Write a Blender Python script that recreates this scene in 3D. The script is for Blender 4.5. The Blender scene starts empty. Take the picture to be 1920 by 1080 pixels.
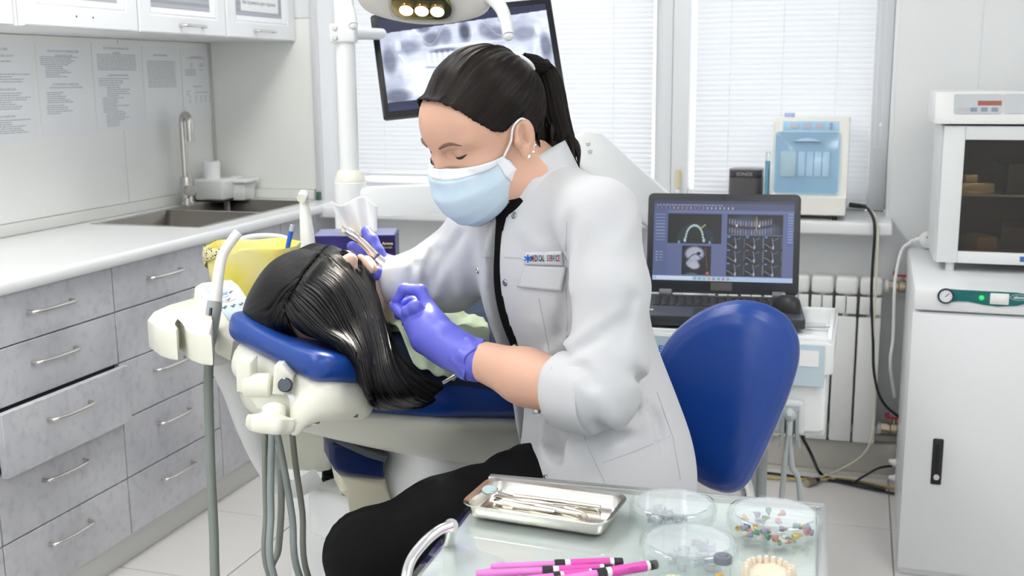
import bpy, bmesh, math, random
import numpy as np
from mathutils import Vector, Matrix, Quaternion
random.seed(7); rng = np.random.default_rng(7)
scene = bpy.context.scene
COL = scene.collection

# ---------------------------------------------------------------- camera
CAM_H = 1.36
F_PX, PITCH, YAW, ROLL = 2064.4685, .189232607, .305601421, -.00852784
_cp, _sp = math.cos(PITCH), math.sin(PITCH)
FW = Vector((-math.sin(YAW)*_cp, math.cos(YAW)*_cp, -_sp))
_r = Vector((math.cos(YAW), math.sin(YAW), 0)); _u = _r.cross(FW)
RT = math.cos(ROLL)*_r + math.sin(ROLL)*_u
UP = -math.sin(ROLL)*_r + math.cos(ROLL)*_u
CAM = Vector((0, 0, CAM_H))
cd = bpy.data.cameras.new('camera'); cam = bpy.data.objects.new('camera', cd); COL.objects.link(cam)
cam.matrix_world = Matrix(((RT.x, UP.x, -FW.x, CAM.x), (RT.y, UP.y, -FW.y, CAM.y), (RT.z, UP.z, -FW.z, CAM.z), (0, 0, 0, 1)))
cd.sensor_width = 36; cd.lens = F_PX/1920*36; cd.clip_start = .02
cd.dof.use_dof = True; cd.dof.focus_distance = 1.72; cd.dof.aperture_fstop = 9.0
scene.camera = cam

# ---------------------------------------------------------------- world and exposure
w = bpy.data.worlds.new('world'); scene.world = w; w.use_nodes = True
w.node_tree.nodes['Background'].inputs[0].default_value = (.93, .965, 1, 1)
w.node_tree.nodes['Background'].inputs[1].default_value = WORLD_E = 1.45
CEIL_E = 12.5            # strength of the ceiling panels' diffusers
vs = scene.view_settings
vs.view_transform = 'Standard'; vs.look = 'None'; vs.gamma = 1; vs.use_curve_mapping = False
vs.exposure = 0.25
cy = scene.cycles; cy.transparent_max_bounces = 32; cy.max_bounces = 8; cy.transmission_bounces = 8; cy.caustics_reflective = False; cy.caustics_refractive = False

# ---------------------------------------------------------------- pixel helpers (a pixel is a direction; distance comes from what a thing touches)
def ray(x, y): return FW + RT*((x-960)/F_PX) - UP*((y-540)/F_PX)
def P(x, y, t): return CAM + ray(x, y)*t
def on(x_, y_, **k):
    d = ray(x_, y_); a, v = list(k.items())[0]; i = 'xyz'.index(a)
    return CAM + d*((v-CAM[i])/d[i])

# ---------------------------------------------------------------- materials
MATS = {}
def mat(name, col=(.8,.8,.8), rough=.5, metal=0, spec=.5, emit=None, es=0, trans=0, ior=1.45, alpha=1, sss=0, sssr=(1,.3,.2), coat=0, sheen=0,
        noise=None, bump=None, bscale=200, aniso=0):
    """noise=(scale, amount, stretch or None, second colour): colour mottling; bump=strength with bscale"""
    if name in MATS: return MATS[name]
    m = bpy.data.materials.new(name); m.use_nodes = True; MATS[name] = m
    nt = m.node_tree; b = nt.nodes['Principled BSDF']
    b.inputs['Base Color'].default_value = (*col, 1); b.inputs['Roughness'].default_value = rough
    b.inputs['Metallic'].default_value = metal; b.inputs['Specular IOR Level'].default_value = spec
    b.inputs['Transmission Weight'].default_value = trans; b.inputs['IOR'].default_value = ior; b.inputs['Alpha'].default_value = alpha
    b.inputs['Coat Weight'].default_value = coat; b.inputs['Sheen Weight'].default_value = sheen; b.inputs['Anisotropic'].default_value = aniso
    if sss:
        b.inputs['Subsurface Weight'].default_value = sss; b.inputs['Subsurface Radius'].default_value = sssr; b.inputs['Subsurface Scale'].default_value = .01
    if emit: b.inputs['Emission Color'].default_value = (*emit, 1); b.inputs['Emission Strength'].default_value = es
    if noise or bump:
        tc = nt.nodes.new('ShaderNodeTexCoord')
    if noise:
        sc, amt, st, c2 = noise
        mp = nt.nodes.new('ShaderNodeMapping'); nt.links.new(tc.outputs['Object'], mp.inputs[0])
        if st: mp.inputs['Scale'].default_value = st
        nz = nt.nodes.new('ShaderNodeTexNoise'); nz.inputs['Scale'].default_value = sc; nz.inputs['Detail'].default_value = 6
        nt.links.new(mp.outputs[0], nz.inputs['Vector'])
        rp = nt.nodes.new('ShaderNodeValToRGB'); rp.color_ramp.elements[0].position = .35; rp.color_ramp.elements[1].position = .7
        rp.color_ramp.elements[0].color = (*col, 1)
        rp.color_ramp.elements[1].color = (*[a*(1-amt)+c*amt for a, c in zip(col, c2)], 1)
        nt.links.new(nz.outputs['Fac'], rp.inputs[0]); nt.links.new(rp.outputs[0], b.inputs['Base Color'])
    if bump:
        nz = nt.nodes.new('ShaderNodeTexNoise'); nz.inputs['Scale'].default_value = bscale; nz.inputs['Detail'].default_value = 3
        nt.links.new(tc.outputs['Object'], nz.inputs['Vector'])
        bp = nt.nodes.new('ShaderNodeBump'); bp.inputs['Strength'].default_value = bump; bp.inputs['Distance'].default_value = .002
        nt.links.new(nz.outputs['Fac'], bp.inputs['Height']); nt.links.new(bp.outputs[0], b.inputs['Normal'])
    return m
def uv_strand_mat(name, c1, c2, rough=.35, across=90, along=2.2, bump=.5, spec=.5):
    """hair: colour and relief run along the strands (UV u across, v along)"""
    m = bpy.data.materials.new(name); m.use_nodes = True; MATS[name] = m
    nt = m.node_tree; b = nt.nodes['Principled BSDF']; b.inputs['Roughness'].default_value = rough; b.inputs['Specular IOR Level'].default_value = spec
    tc = nt.nodes.new('ShaderNodeTexCoord'); mp = nt.nodes.new('ShaderNodeMapping'); nt.links.new(tc.outputs['UV'], mp.inputs[0])
    mp.inputs['Scale'].default_value = (across, along, 1)
    nz = nt.nodes.new('ShaderNodeTexNoise'); nz.inputs['Scale'].default_value = 1; nz.inputs['Detail'].default_value = 5; nz.inputs['Roughness'].default_value = .65
    nt.links.new(mp.outputs[0], nz.inputs['Vector'])
    rp = nt.nodes.new('ShaderNodeValToRGB'); rp.color_ramp.elements[0].position = .35; rp.color_ramp.elements[1].position = .75
    rp.color_ramp.elements[0].color = (*c1, 1); rp.color_ramp.elements[1].color = (*c2, 1)
    nt.links.new(nz.outputs['Fac'], rp.inputs[0]); nt.links.new(rp.outputs[0], b.inputs['Base Color'])
    bp = nt.nodes.new('ShaderNodeBump'); bp.inputs['Strength'].default_value = bump; bp.inputs['Distance'].default_value = .004
    nt.links.new(nz.outputs['Fac'], bp.inputs['Height']); nt.links.new(bp.outputs[0], b.inputs['Normal'])
    return m
def attr_mat(name, strength, rough=.3, spec=.5, emissive=True):
    """a screen or a print: its picture is stored per vertex of a fine grid"""
    m = bpy.data.materials.new(name); m.use_nodes = True; MATS[name] = m
    nt = m.node_tree; b = nt.nodes['Principled BSDF']; b.inputs['Roughness'].default_value = rough; b.inputs['Specular IOR Level'].default_value = spec
    a = nt.nodes.new('ShaderNodeAttribute'); a.attribute_name = 'picture'
    if emissive:
        b.inputs['Base Color'].default_value = (.01, .01, .012, 1)
        nt.links.new(a.outputs['Color'], b.inputs['Emission Color']); b.inputs['Emission Strength'].default_value = strength
    else: nt.links.new(a.outputs['Color'], b.inputs['Base Color'])
    return m

white_paint = mat('white_paint', (.86,.865,.865), .55)
wall_mat = mat('wall_paint', (.84,.855,.86), .6, bump=.05, bscale=300)
glossy_white = mat('glossy_white', (.80,.82,.83), .18)
cream = mat('cream_plastic', (.78,.78,.68), .28)
white_pl = mat('white_plastic', (.82,.83,.82), .3)
chrome = mat('chrome', (.8,.8,.8), .12, 1)
steel = mat('brushed_steel', (.60,.58,.55), .28, 1)
blue_leather = mat('blue_leather', (.010,.055,.29), .28, spec=.55, bump=.12, bscale=900)
black_pl = mat('black_plastic', (.012,.012,.014), .4)
rubber_grey = mat('grey_hose_rubber', (.22,.25,.23), .5)
grey_pl = mat('grey_plastic', (.36,.39,.39), .4)
glass = mat('clear_glass', (.95,1,.98), .02, trans=1, ior=1.45)

def thin_glass(name, tint=(1,1,1), haze=0.0, rough=.02, refl=.9):
    """thin clear glass: lets light straight through, mirrors at grazing angles; haze = share of white scatter"""
    m = bpy.data.materials.new(name); m.use_nodes = True; MATS[name] = m; nt = m.node_tree; nt.nodes.remove(nt.nodes['Principled BSDF']); out = nt.nodes['Material Output']
    tr = nt.nodes.new('ShaderNodeBsdfTransparent'); tr.inputs[0].default_value = (*tint,1)
    gl = nt.nodes.new('ShaderNodeBsdfGlossy'); gl.inputs['Roughness'].default_value = rough; gl.inputs['Color'].default_value = (refl,refl,refl,1)
    fr = nt.nodes.new('ShaderNodeFresnel'); fr.inputs[0].default_value = 1.5
    a = tr
    if haze:
        df = nt.nodes.new('ShaderNodeBsdfDiffuse'); df.inputs[0].default_value = (.9,.92,.95,1); mh = nt.nodes.new('ShaderNodeMixShader'); mh.inputs[0].default_value = haze
        nt.links.new(tr.outputs[0], mh.inputs[1]); nt.links.new(df.outputs[0], mh.inputs[2]); a = mh
    ge = nt.nodes.new('ShaderNodeNewGeometry'); iv = nt.nodes.new('ShaderNodeMath'); iv.operation = 'SUBTRACT'; iv.inputs[0].default_value = 1; nt.links.new(ge.outputs['Backfacing'], iv.inputs[1])
    ml = nt.nodes.new('ShaderNodeMath'); ml.operation = 'MULTIPLY'; nt.links.new(fr.outputs[0], ml.inputs[0]); nt.links.new(iv.outputs[0], ml.inputs[1])
    mx = nt.nodes.new('ShaderNodeMixShader'); nt.links.new(ml.outputs[0], mx.inputs[0]); nt.links.new(a.outputs[0], mx.inputs[1]); nt.links.new(gl.outputs[0], mx.inputs[2]); nt.links.new(mx.outputs[0], out.inputs[0])
    return m

# ---------------------------------------------------------------- object helpers
def thing(name, label, cat, loc=(0,0,0), group=None, kind=None):
    o = bpy.data.objects.new(name, None); COL.objects.link(o); o.location = loc; o.empty_display_size = .05
    return tag(o, label, cat, group, kind)
def tag(o, label=None, cat=None, group=None, kind=None):
    if label: o['label'] = label
    if cat: o['category'] = cat
    if group: o['group'] = group
    if kind: o['kind'] = kind
    return o
def adopt(o, parent):
    o.parent = parent; o.matrix_parent_inverse = parent.matrix_basis.inverted()
def copy_tree(o, parent=None):
    c = o.copy(); COL.objects.link(c)
    if parent is not None: c.parent = parent
    for ch in [x for x in COL.objects if x.parent == o]: copy_tree(ch, c)
    return c
def link(name, me, m, parent=None):
    o = bpy.data.objects.new(name, me); COL.objects.link(o)
    if m is not None and not me.materials: me.materials.append(m)
    if parent is not None: adopt(o, parent)
    return o
def catmull(pts, n=8, closed=False):
    pts = [Vector(p) for p in pts]
    if len(pts) < 3: return pts
    out = []; N = len(pts)
    for i in range(N if closed else N-1):
        p0 = pts[(i-1) % N] if closed or i > 0 else pts[0]*2-pts[1]
        p1 = pts[i]; p2 = pts[(i+1) % N]
        p3 = pts[(i+2) % N] if closed or i+2 < N else pts[-1]*2-pts[-2]
        for k in range(n):
            t = k/n
            out.append(.5*((2*p1)+(p2-p0)*t+(2*p0-5*p1+4*p2-p3)*t*t+(3*p1-p0-3*p2+p3)*t**3))
    if not closed: out.append(pts[-1])
    return out
def frame(z, x=None):
    """matrix whose local Z is z and whose X leans to x"""
    z = Vector(z).normalized(); x = Vector(x) if x is not None else (Vector((1,0,0)) if abs(z.x) < .9 else Vector((0,1,0)))
    x = (x - z*x.dot(z)).normalized(); y = z.cross(x)
    return Matrix(((x.x,y.x,z.x,0),(x.y,y.y,z.y,0),(x.z,y.z,z.z,0),(0,0,0,1)))
def T(v): return Matrix.Translation(Vector(v))
def RZ(a): return Matrix.Rotation(a, 4, 'Z')
class B:
    def __init__(s): s.bm = bmesh.new()
    def _add(s, verts, faces, M=None):
        vv = [s.bm.verts.new(M @ Vector(v) if M is not None else Vector(v)) for v in verts]
        out = []
        for f in faces:
            try: out.append(s.bm.faces.new([vv[i] for i in f]))
            except ValueError: pass
        return vv, out
    def box(s, lo, hi, bev=0, seg=2, M=None, taper=None):
        x0,y0,z0 = lo; x1,y1,z1 = hi
        v = [(x0,y0,z0),(x1,y0,z0),(x1,y1,z0),(x0,y1,z0),(x0,y0,z1),(x1,y0,z1),(x1,y1,z1),(x0,y1,z1)]
        if taper:
            cx, cy = (x0+x1)/2, (y0+y1)/2
            v = [(cx+(a-cx)*taper, cy+(b-cy)*taper, c) if c == z0 else (a,b,c) for a,b,c in v]
        vv, ff = s._add(v, [(3,2,1,0),(4,5,6,7),(0,1,5,4),(1,2,6,5),(2,3,7,6),(3,0,4,7)], M)
        if bev:
            ed = list({e for f in ff for e in f.edges})
            bmesh.ops.bevel(s.bm, geom=ed, offset=bev, segments=seg, profile=.5, affect='EDGES', clamp_overlap=True)
        return s
    def prism(s, poly, depth, M=None, bev=0, seg=2):
        """poly in local XY, extruded along local +Z"""
        n = len(poly)
        v = [(a,b,0) for a,b in poly]+[(a,b,depth) for a,b in poly]
        vv, ff = s._add(v, [tuple(range(n-1,-1,-1)), tuple(range(n,2*n))]+[(i,(i+1)%n,n+(i+1)%n,n+i) for i in range(n)], M)
        if bev:
            ed = [e for f in ff[:2] for e in f.edges]
            bmesh.ops.bevel(s.bm, geom=ed, offset=bev, segments=seg, profile=.5, affect='EDGES', clamp_overlap=True)
        return s
    def lathe(s, prof, M=None, seg=32):
        rings = []; M = M or Matrix()
        for r, z in prof:
            if r < 1e-6: rings.append([s.bm.verts.new(M @ Vector((0,0,z)))])
            else: rings.append([s.bm.verts.new(M @ Vector((r*math.cos(2*math.pi*i/seg), r*math.sin(2*math.pi*i/seg), z))) for i in range(seg)])
        for a, b in zip(rings, rings[1:]):
            for i in range(seg):
                j = (i+1) % seg
                if len(a) == 1 and len(b) == 1: continue
                if len(a) == 1: s.bm.faces.new((a[0], b[j], b[i]))
                elif len(b) == 1: s.bm.faces.new((a[i], a[j], b[0]))
                else: s.bm.faces.new((a[i], a[j], b[j], b[i]))
        return s
    def cyl(s, a, b, r, r2=None, seg=24, bev=0):
        a, b = Vector(a), Vector(b); L = (b-a).length; r2 = r if r2 is None else r2
        M = T(a) @ frame(b-a)
        if bev: prof = [(0,0),(r-bev,0),(r,bev),(r2,L-bev),(r2-bev,L),(0,L)]
        else: prof = [(0,0),(r,0),(r2,L),(0,L)]
        return s.lathe(prof, M, seg)
    def tube(s, path, r, seg=10, n=6, smooth=True, flat=1.0, side=None):
        pts = catmull(path, n) if smooth and len(path) > 2 else [Vector(p) for p in path]
        N = len(pts)
        if isinstance(r, (int, float)): rr = [r]*N
        else:
            rr = [float(q) for q in np.interp(np.linspace(0,1,N), np.linspace(0,1,len(r)), r)]
        t0 = (pts[1]-pts[0]).normalized()
        nrm = t0.orthogonal().normalized() if side is None else (Vector(side)-t0*Vector(side).dot(t0)).normalized()
        rings = []; tp = t0
        for i, p in enumerate(pts):
            t = (pts[min(i+1,N-1)]-pts[max(i-1,0)]).normalized()
            q = tp.rotation_difference(t); nrm = (q @ nrm); nrm = (nrm-t*nrm.dot(t)).normalized(); tp = t
            bn = t.cross(nrm)
            rings.append([s.bm.verts.new(p+rr[i]*(nrm*math.cos(2*math.pi*k/seg)+flat*bn*math.sin(2*math.pi*k/seg))) for k in range(seg)])
        for a, b in zip(rings, rings[1:]):
            for k in range(seg): s.bm.faces.new((a[k], a[(k+1)%seg], b[(k+1)%seg], b[k]))
        s.bm.faces.new(rings[0][::-1]); s.bm.faces.new(rings[-1])
        return s
    def grid(s, fn, nu, nv, closed_u=False):
        g = [[s.bm.verts.new(Vector(fn(i/(nu if closed_u else nu-1), j/(nv-1)))) for j in range(nv)] for i in range(nu)]
        for i in range(nu if closed_u else nu-1):
            for j in range(nv-1):
                s.bm.faces.new((g[i][j], g[(i+1)%nu][j], g[(i+1)%nu][j+1], g[i][j+1]))
        return s
    def mesh(s, name, m=None, ang=40, smooth=True):
        bmesh.ops.recalc_face_normals(s.bm, faces=s.bm.faces)
        me = bpy.data.meshes.new(name); s.bm.to_mesh(me); s.bm.free()
        if smooth:
            me.polygons.foreach_set('use_smooth', [True]*len(me.polygons)); me.set_sharp_from_angle(angle=math.radians(ang))
        if m is not None: me.materials.append(m)
        return me
    def done(s, name, m, parent=None, ang=40, smooth=True): return link(name, s.mesh(name, m, ang, smooth), m, parent)
def struct(o, label=None, cat=None): o['kind'] = 'structure'; return tag(o, label, cat)
def text_obj(s, size, M, m, name, parent=None, align='CENTER', extrude=.0003, shear=0, bold=0, xs=1.0):
    cu = bpy.data.curves.new(name, 'FONT'); cu.body = s; cu.size = size; cu.align_x = align; cu.align_y = 'CENTER'
    cu.extrude = extrude; cu.shear = shear; cu.offset = bold; cu.resolution_u = 3
    tmp = bpy.data.objects.new(name, cu); COL.objects.link(tmp)
    dg = bpy.context.evaluated_depsgraph_get()
    me = bpy.data.meshes.new_from_object(tmp.evaluated_get(dg)); bpy.data.objects.remove(tmp); bpy.data.curves.remove(cu)
    me.transform(M @ Matrix.Diagonal((xs,1,1,1))); me.materials.clear(); me.materials.append(m); me.name = name
    return link(name, me, m, parent)
def picture(name, img, fn, m, parent):
    """img: H x W x 3 (linear); fn(u, v) -> world point, v up; a fine grid carrying the picture"""
    H, W, _ = img.shape
    u, v = np.meshgrid((np.arange(W+1))/W, 1-(np.arange(H+1))/H)
    p00, p10, p01 = [np.array(fn(*a)) for a in ((0,0),(1,0),(0,1))]
    V = p00 + u[...,None]*(p10-p00) + v[...,None]*(p01-p00)
    idx = np.arange((H+1)*(W+1)).reshape(H+1, W+1)
    F = np.stack([idx[1:,:-1], idx[1:,1:], idx[:-1,1:], idx[:-1,:-1]], -1).reshape(-1,4)
    me = bpy.data.meshes.new(name); me.vertices.add(V.size//3); me.vertices.foreach_set('co', V.astype(np.float32).ravel())
    me.loops.add(F.size); me.loops.foreach_set('vertex_index', F.astype(np.int32).ravel())
    me.polygons.add(len(F)); me.polygons.foreach_set('loop_start', np.arange(0, F.size, 4, dtype=np.int32))
    me.update(calc_edges=True)
    at = me.attributes.new('picture', 'FLOAT_COLOR', 'FACE')
    at.data.foreach_set('color', np.concatenate([img.reshape(-1,3), np.ones((H*W,1))], 1).astype(np.float32).ravel())
    return link(name, me, m, parent)

# ---------------------------------------------------------------- implicit bodies: smooth unions of round cones and ellipsoids, meshed by surface nets
def _v(p): return np.array(p, np.float32)
def cone(p, a, b, ra, rb):
    a, b = _v(a), _v(b); ab = b-a; h = np.clip(((p-a)@ab)/max(ab@ab, 1e-9), 0, 1)
    return np.linalg.norm(p-(a+h[:,None]*ab), axis=1)-(ra+(rb-ra)*h)
def ell(p, c, r, R=None):
    q = p-_v(c)
    if R is not None: q = q@np.array(R, np.float32)          # columns of R: the local axes in world
    r = _v(r); k0 = np.linalg.norm(q/r, axis=1); k1 = np.linalg.norm(q/(r*r), axis=1)
    return k0*(k0-1)/np.maximum(k1, 1e-6)
def rbox(p, c, hs, rad, R=None):
    q = p-_v(c)
    if R is not None: q = q@np.array(R, np.float32)
    d = np.abs(q)-(_v(hs)-rad)
    return np.linalg.norm(np.maximum(d, 0), axis=1)+np.minimum(d.max(1), 0)-rad
def chain(p, pts, rad, k=.01):
    d = None
    for i in range(len(pts)-1):
        e = cone(p, pts[i], pts[i+1], rad[i], rad[i+1]); d = e if d is None else smin(d, e, k)
    return d
def smin(a, b, k):
    h = np.clip(.5+.5*(b-a)/k, 0, 1); return b+(a-b)*h-k*h*(1-h)
def smax(a, b, k): return -smin(-a, -b, k)
def surf(name, fn, lo, hi, h, m=None, parent=None, post=None, smooth_it=1):
    lo = np.array(lo, np.float32); hi = np.array(hi, np.float32); n = np.ceil((hi-lo)/h).astype(int)+1
    ax = [lo[i]+h*np.arange(n[i], dtype=np.float32) for i in range(3)]
    # coarse pass first: evaluate only blocks near the surface
    G = np.full(n, 1.0, np.float32); bs = 8
    cs = [np.arange(0, n[i], bs) for i in range(3)]
    cen = np.stack(np.meshgrid(*[lo[i]+h*(cs[i]+bs/2) for i in range(3)], indexing='ij'), -1).reshape(-1,3).astype(np.float32)
    dv = fn(cen); rad = h*(bs*.87+2)
    ci = np.stack(np.meshgrid(*cs, indexing='ij'), -1).reshape(-1,3)
    near = np.abs(dv) < rad*1.9
    for (a,b,c), d in zip(ci[~near], dv[~near]): G[a:a+bs,b:b+bs,c:c+bs] = d
    pts = []; sl = []
    for a,b,c in ci[near]:
        e = (min(a+bs,n[0]), min(b+bs,n[1]), min(c+bs,n[2])); sl.append((a,b,c,e))
        pts.append(np.stack(np.meshgrid(ax[0][a:e[0]], ax[1][b:e[1]], ax[2][c:e[2]], indexing='ij'), -1).reshape(-1,3))
    if pts:
        cnt = [len(q) for q in pts]; vals = fn(np.concatenate(pts)); o = 0
        for (a,b,c,e), k in zip(sl, cnt):
            G[a:e[0],b:e[1],c:e[2]] = vals[o:o+k].reshape(e[0]-a, e[1]-b, e[2]-c); o += k
    ins = G < 0
    s = n-1; acc = np.zeros((*s,3), np.float32); num = np.zeros(s, np.float32)
    offs = [(i,j,k) for i in (0,1) for j in (0,1) for k in (0,1)]
    sub = lambda A,o: A[o[0]:o[0]+s[0], o[1]:o[1]+s[1], o[2]:o[2]+s[2]]
    for d in range(3):
        for o in offs:
            if o[d]: continue
            o2 = list(o); o2[d] = 1
            a, b = sub(G,o), sub(G,o2); cr = (a < 0) != (b < 0)
            t = np.where(cr, a/np.where(cr, a-b, 1), 0)
            for q in range(3):
                acc[...,q] += np.where(cr, o[q]+(t if q == d else 0), 0)
            num += cr
    cells = num > 0; idx = np.full(s, -1, np.int64); idx[cells] = np.arange(cells.sum())
    ijk = np.argwhere(cells); V = (acc[cells]/num[cells][:,None]+ijk)*h+lo
    F = []
    for d in range(3):
        e1, e2 = (d+1)%3, (d+2)%3
        A = [slice(0,n[q]-1) if q == d else slice(1,n[q]-1) for q in range(3)]
        Bq = [slice(1,n[q]) if q == d else slice(1,n[q]-1) for q in range(3)]
        ia, ib = ins[tuple(A)], ins[tuple(Bq)]; cr = np.argwhere(ia != ib); fl = ia[ia != ib]
        base = cr.copy(); base[:,e1] += 1; base[:,e2] += 1
        q4 = []
        for o1, o2 in ((0,0),(-1,0),(-1,-1),(0,-1)):
            c = base.copy(); c[:,e1] += o1; c[:,e2] += o2; q4.append(idx[c[:,0],c[:,1],c[:,2]])
        q4 = np.stack(q4, 1); q4 = np.where(fl[:,None], q4, q4[:,::-1]); F.append(q4)
    F = np.concatenate(F); F = F[(F >= 0).all(1)]
    V = V.astype(np.float64)
    if smooth_it:
        for _ in range(smooth_it):
            S = np.zeros_like(V); Cn = np.zeros(len(V))
            for a, b in ((0,1),(1,2),(2,3),(3,0)):
                np.add.at(S, F[:,a], V[F[:,b]]); np.add.at(Cn, F[:,a], 1); np.add.at(S, F[:,b], V[F[:,a]]); np.add.at(Cn, F[:,b], 1)
            V = V*.5+.5*S/np.maximum(Cn,1)[:,None]
    if post is not None: V = post(V)
    me = bpy.data.meshes.new(name); me.vertices.add(len(V)); me.vertices.foreach_set('co', V.astype(np.float32).ravel())
    me.loops.add(F.size); me.loops.foreach_set('vertex_index', F.astype(np.int32).ravel())
    me.polygons.add(len(F)); me.polygons.foreach_set('loop_start', np.arange(0, F.size, 4, dtype=np.int32))
    me.polygons.foreach_set('use_smooth', [True]*len(F)); me.update(calc_edges=True)
    if m is not None: me.materials.append(m)
    return link(name, me, m, parent)
# ================================================================ the room
XL, YB, XR, YF, ZC = -2.465, 3.87, 1.25, -1.35, 2.72
tile_m = mat('floor_tile', (.70,.68,.66), .32, noise=(3, .5, None, (.77,.75,.735)))
grout_m = mat('grout', (.40,.375,.345), .8)
b = B(); b.box((XL-.1, YF-.1, -.12), (XR+.1, YB+.1, -.004))
floor = struct(b.done('floor', grout_m)); TS = .4435
me = B().box((0,0,-.004), (TS-.004, TS-.004, 0), .0012, 1).mesh('tile', tile_m)
for i in range(-2, 7):
    for j in range(-9, 7):
        x = -1.628+TS*i; y = 2.457+TS*j
        if x < XL-.1 or x+TS > XR+.1 or y < YF-.1 or y+TS > YB+.1: continue
        o = link('tile', me, tile_m); o.location = (x+.002, y+.002, 0); adopt(o, floor)
struct(B().box((XL-.1, YF-.1, ZC), (XR+.1, YB+.5, ZC+.1)).done('ceiling', white_paint))
struct(B().box((XL-.1, YF-.1, -.1), (XL, YB+.5, ZC+.1)).done('wall_left', wall_mat))
struct(B().box((XR, YF-.1, -.1), (XR+.1, YB+.5, ZC+.1)).done('wall_right', wall_mat))
FX0, FX1, FZ0, FZ1 = -2.1, .7, .75, 2.4        # unseen window behind the camera, added for soft front light
b = B(); b.box((XL-.1, YF-.1, -.1), (FX0, YF, ZC+.1)); b.box((FX1, YF-.1, -.1), (XR+.1, YF, ZC+.1)); b.box((FX0, YF-.1, -.1), (FX1, YF, FZ0)); b.box((FX0, YF-.1, FZ1), (FX1, YF, ZC+.1))
struct(b.done('wall_front', wall_mat))
# back wall around one wide window opening
WX0, WX1, WZ0, WZ1, WD = -1.995, .104, .87, 2.45, .17
b = B()
b.box((XL-.1, YB, -.1), (WX0, YB+.45, ZC+.1)); b.box((WX1, YB, -.1), (XR+.1, YB+.45, ZC+.1))
b.box((WX0, YB, -.1), (WX1, YB+.45, WZ0-.02)); b.box((WX0, YB, WZ1), (WX1, YB+.45, ZC+.1))
wall_back = struct(b.done('wall_back', wall_mat))
# shallow pilaster in the right corner, skirting duct under the radiator
struct(B().box((.352, YB-.02, 0), (XR, YB+.01, ZC)).done('trim_1', wall_mat))
skm = mat('skirting_beige', (.60,.585,.53), .5)
b = B(); b.box((-1.9, YB-.09, 0), (.35, YB, .012)); b.box((-1.9, YB-.075, .012), (.35, YB, .12), .004); b.box((-1.9, YB-.05, .12), (.35, YB, .145), .004)
struct(b.done('baseboard_back', skm))
# ceiling light panels (added out of view, spread to even out the light)
diff_m = mat('added_panel_diffuser', (1,1,1), .5, emit=(1,.985,.96), es=CEIL_E)
lp = [(-1.6,-.8), (.75,-.9), (-1.35,.5), (-1.5,1.7), (-1.2,2.75), (.85,1.3)]
lw = ['behind the camera, worktop side', 'behind the camera, right side', 'over the near worktop end', 'over the drawer fronts', 'by the window, sink side', 'over the tall cabinet']
for (x, y), where in zip(lp, lw):
    t = thing('added_ceiling_light', 'added square ceiling light panel '+where, 'light', (x, y, ZC), 'added ceiling light panels')
    b = B()
    for lo, hi in (((-.32,-.32),(.32,-.28)), ((-.32,.28),(.32,.32)), ((-.32,-.28),(-.28,.28)), ((.28,-.28),(.32,.28))):
        b.box((x+lo[0], y+lo[1], ZC-.03), (x+hi[0], y+hi[1], ZC), .003)
    b.done('frame', white_paint, t)
    B().box((x-.28, y-.28, ZC-.022), (x+.28, y+.28, ZC-.012)).done('diffuser', diff_m, t)

# ---------------------------------------------------------------- windows: two sashes of one white frame, reveals, sill, blinds
pvc = mat('white_pvc', (.80,.81,.82), .3)
YW = YB+WD
b = B(); b.box((WX0-.001, YB+.002, WZ0-.02), (WX0+.012, YW+.02, WZ1), .002); b.box((WX1-.012, YB+.002, WZ0-.02), (WX1+.001, YW+.02, WZ1), .002)
b.box((WX0, YB+.002, WZ1-.012), (WX1, YW+.02, WZ1))
struct(b.done('trim_2', mat('reveal_white', (.85,.86,.87), .45)))
struct(B().box((WX0+.0, YB-.17, .848), (.112, YW+.02, .889), .007, 3).done('trim_3', pvc), 'white window sill board', None)
win_glass = thin_glass('window_glass')
panes = ((WX0+.012, -.66), (-.66, WX1-.012))
for n, (x0, x1) in enumerate(panes):
    t = thing('window_%d' % (n+1), None, None, (x0, YW, WZ0), kind='structure')
    b = B(); fw = .062
    b.box((x0, YW, WZ0+.019), (x0+fw, YW+.07, WZ1-.012), .006); b.box((x1-fw, YW, WZ0+.019), (x1, YW+.07, WZ1-.012), .006)
    b.box((x0+fw, YW, WZ0+.019), (x1-fw, YW+.07, WZ0+.019+fw), .006); b.box((x0+fw, YW, WZ1-.012-fw), (x1-fw, YW+.07, WZ1-.012), .006)
    b.done('window_frame', pvc, t)
    B().box((x0+fw-.01, YW+.03, WZ0+.02+fw-.01), (x1-fw+.01, YW+.036, WZ1-fw), 0).done('pane', win_glass, t)
t = thing('window_3', None, None, (FX0, YF-.05, FZ0), kind='structure'); b = B()  # added window: lets in frontal fill light from behind the camera
for x in (FX0, (FX0+FX1)/2-.04, FX1-.08): b.box((x, YF-.08, FZ0), (x+.08, YF-.02, FZ1), .006)
for z in (FZ0, FZ1-.08): b.box((FX0+.08, YF-.079, z), (FX1-.08, YF-.021, z+.08), .006)
b.done('window_frame', pvc, t); B().box((FX0+.07, YF-.053, FZ0+.07), (FX1-.07, YF-.047, FZ1-.07)).done('pane', win_glass, t)
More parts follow.
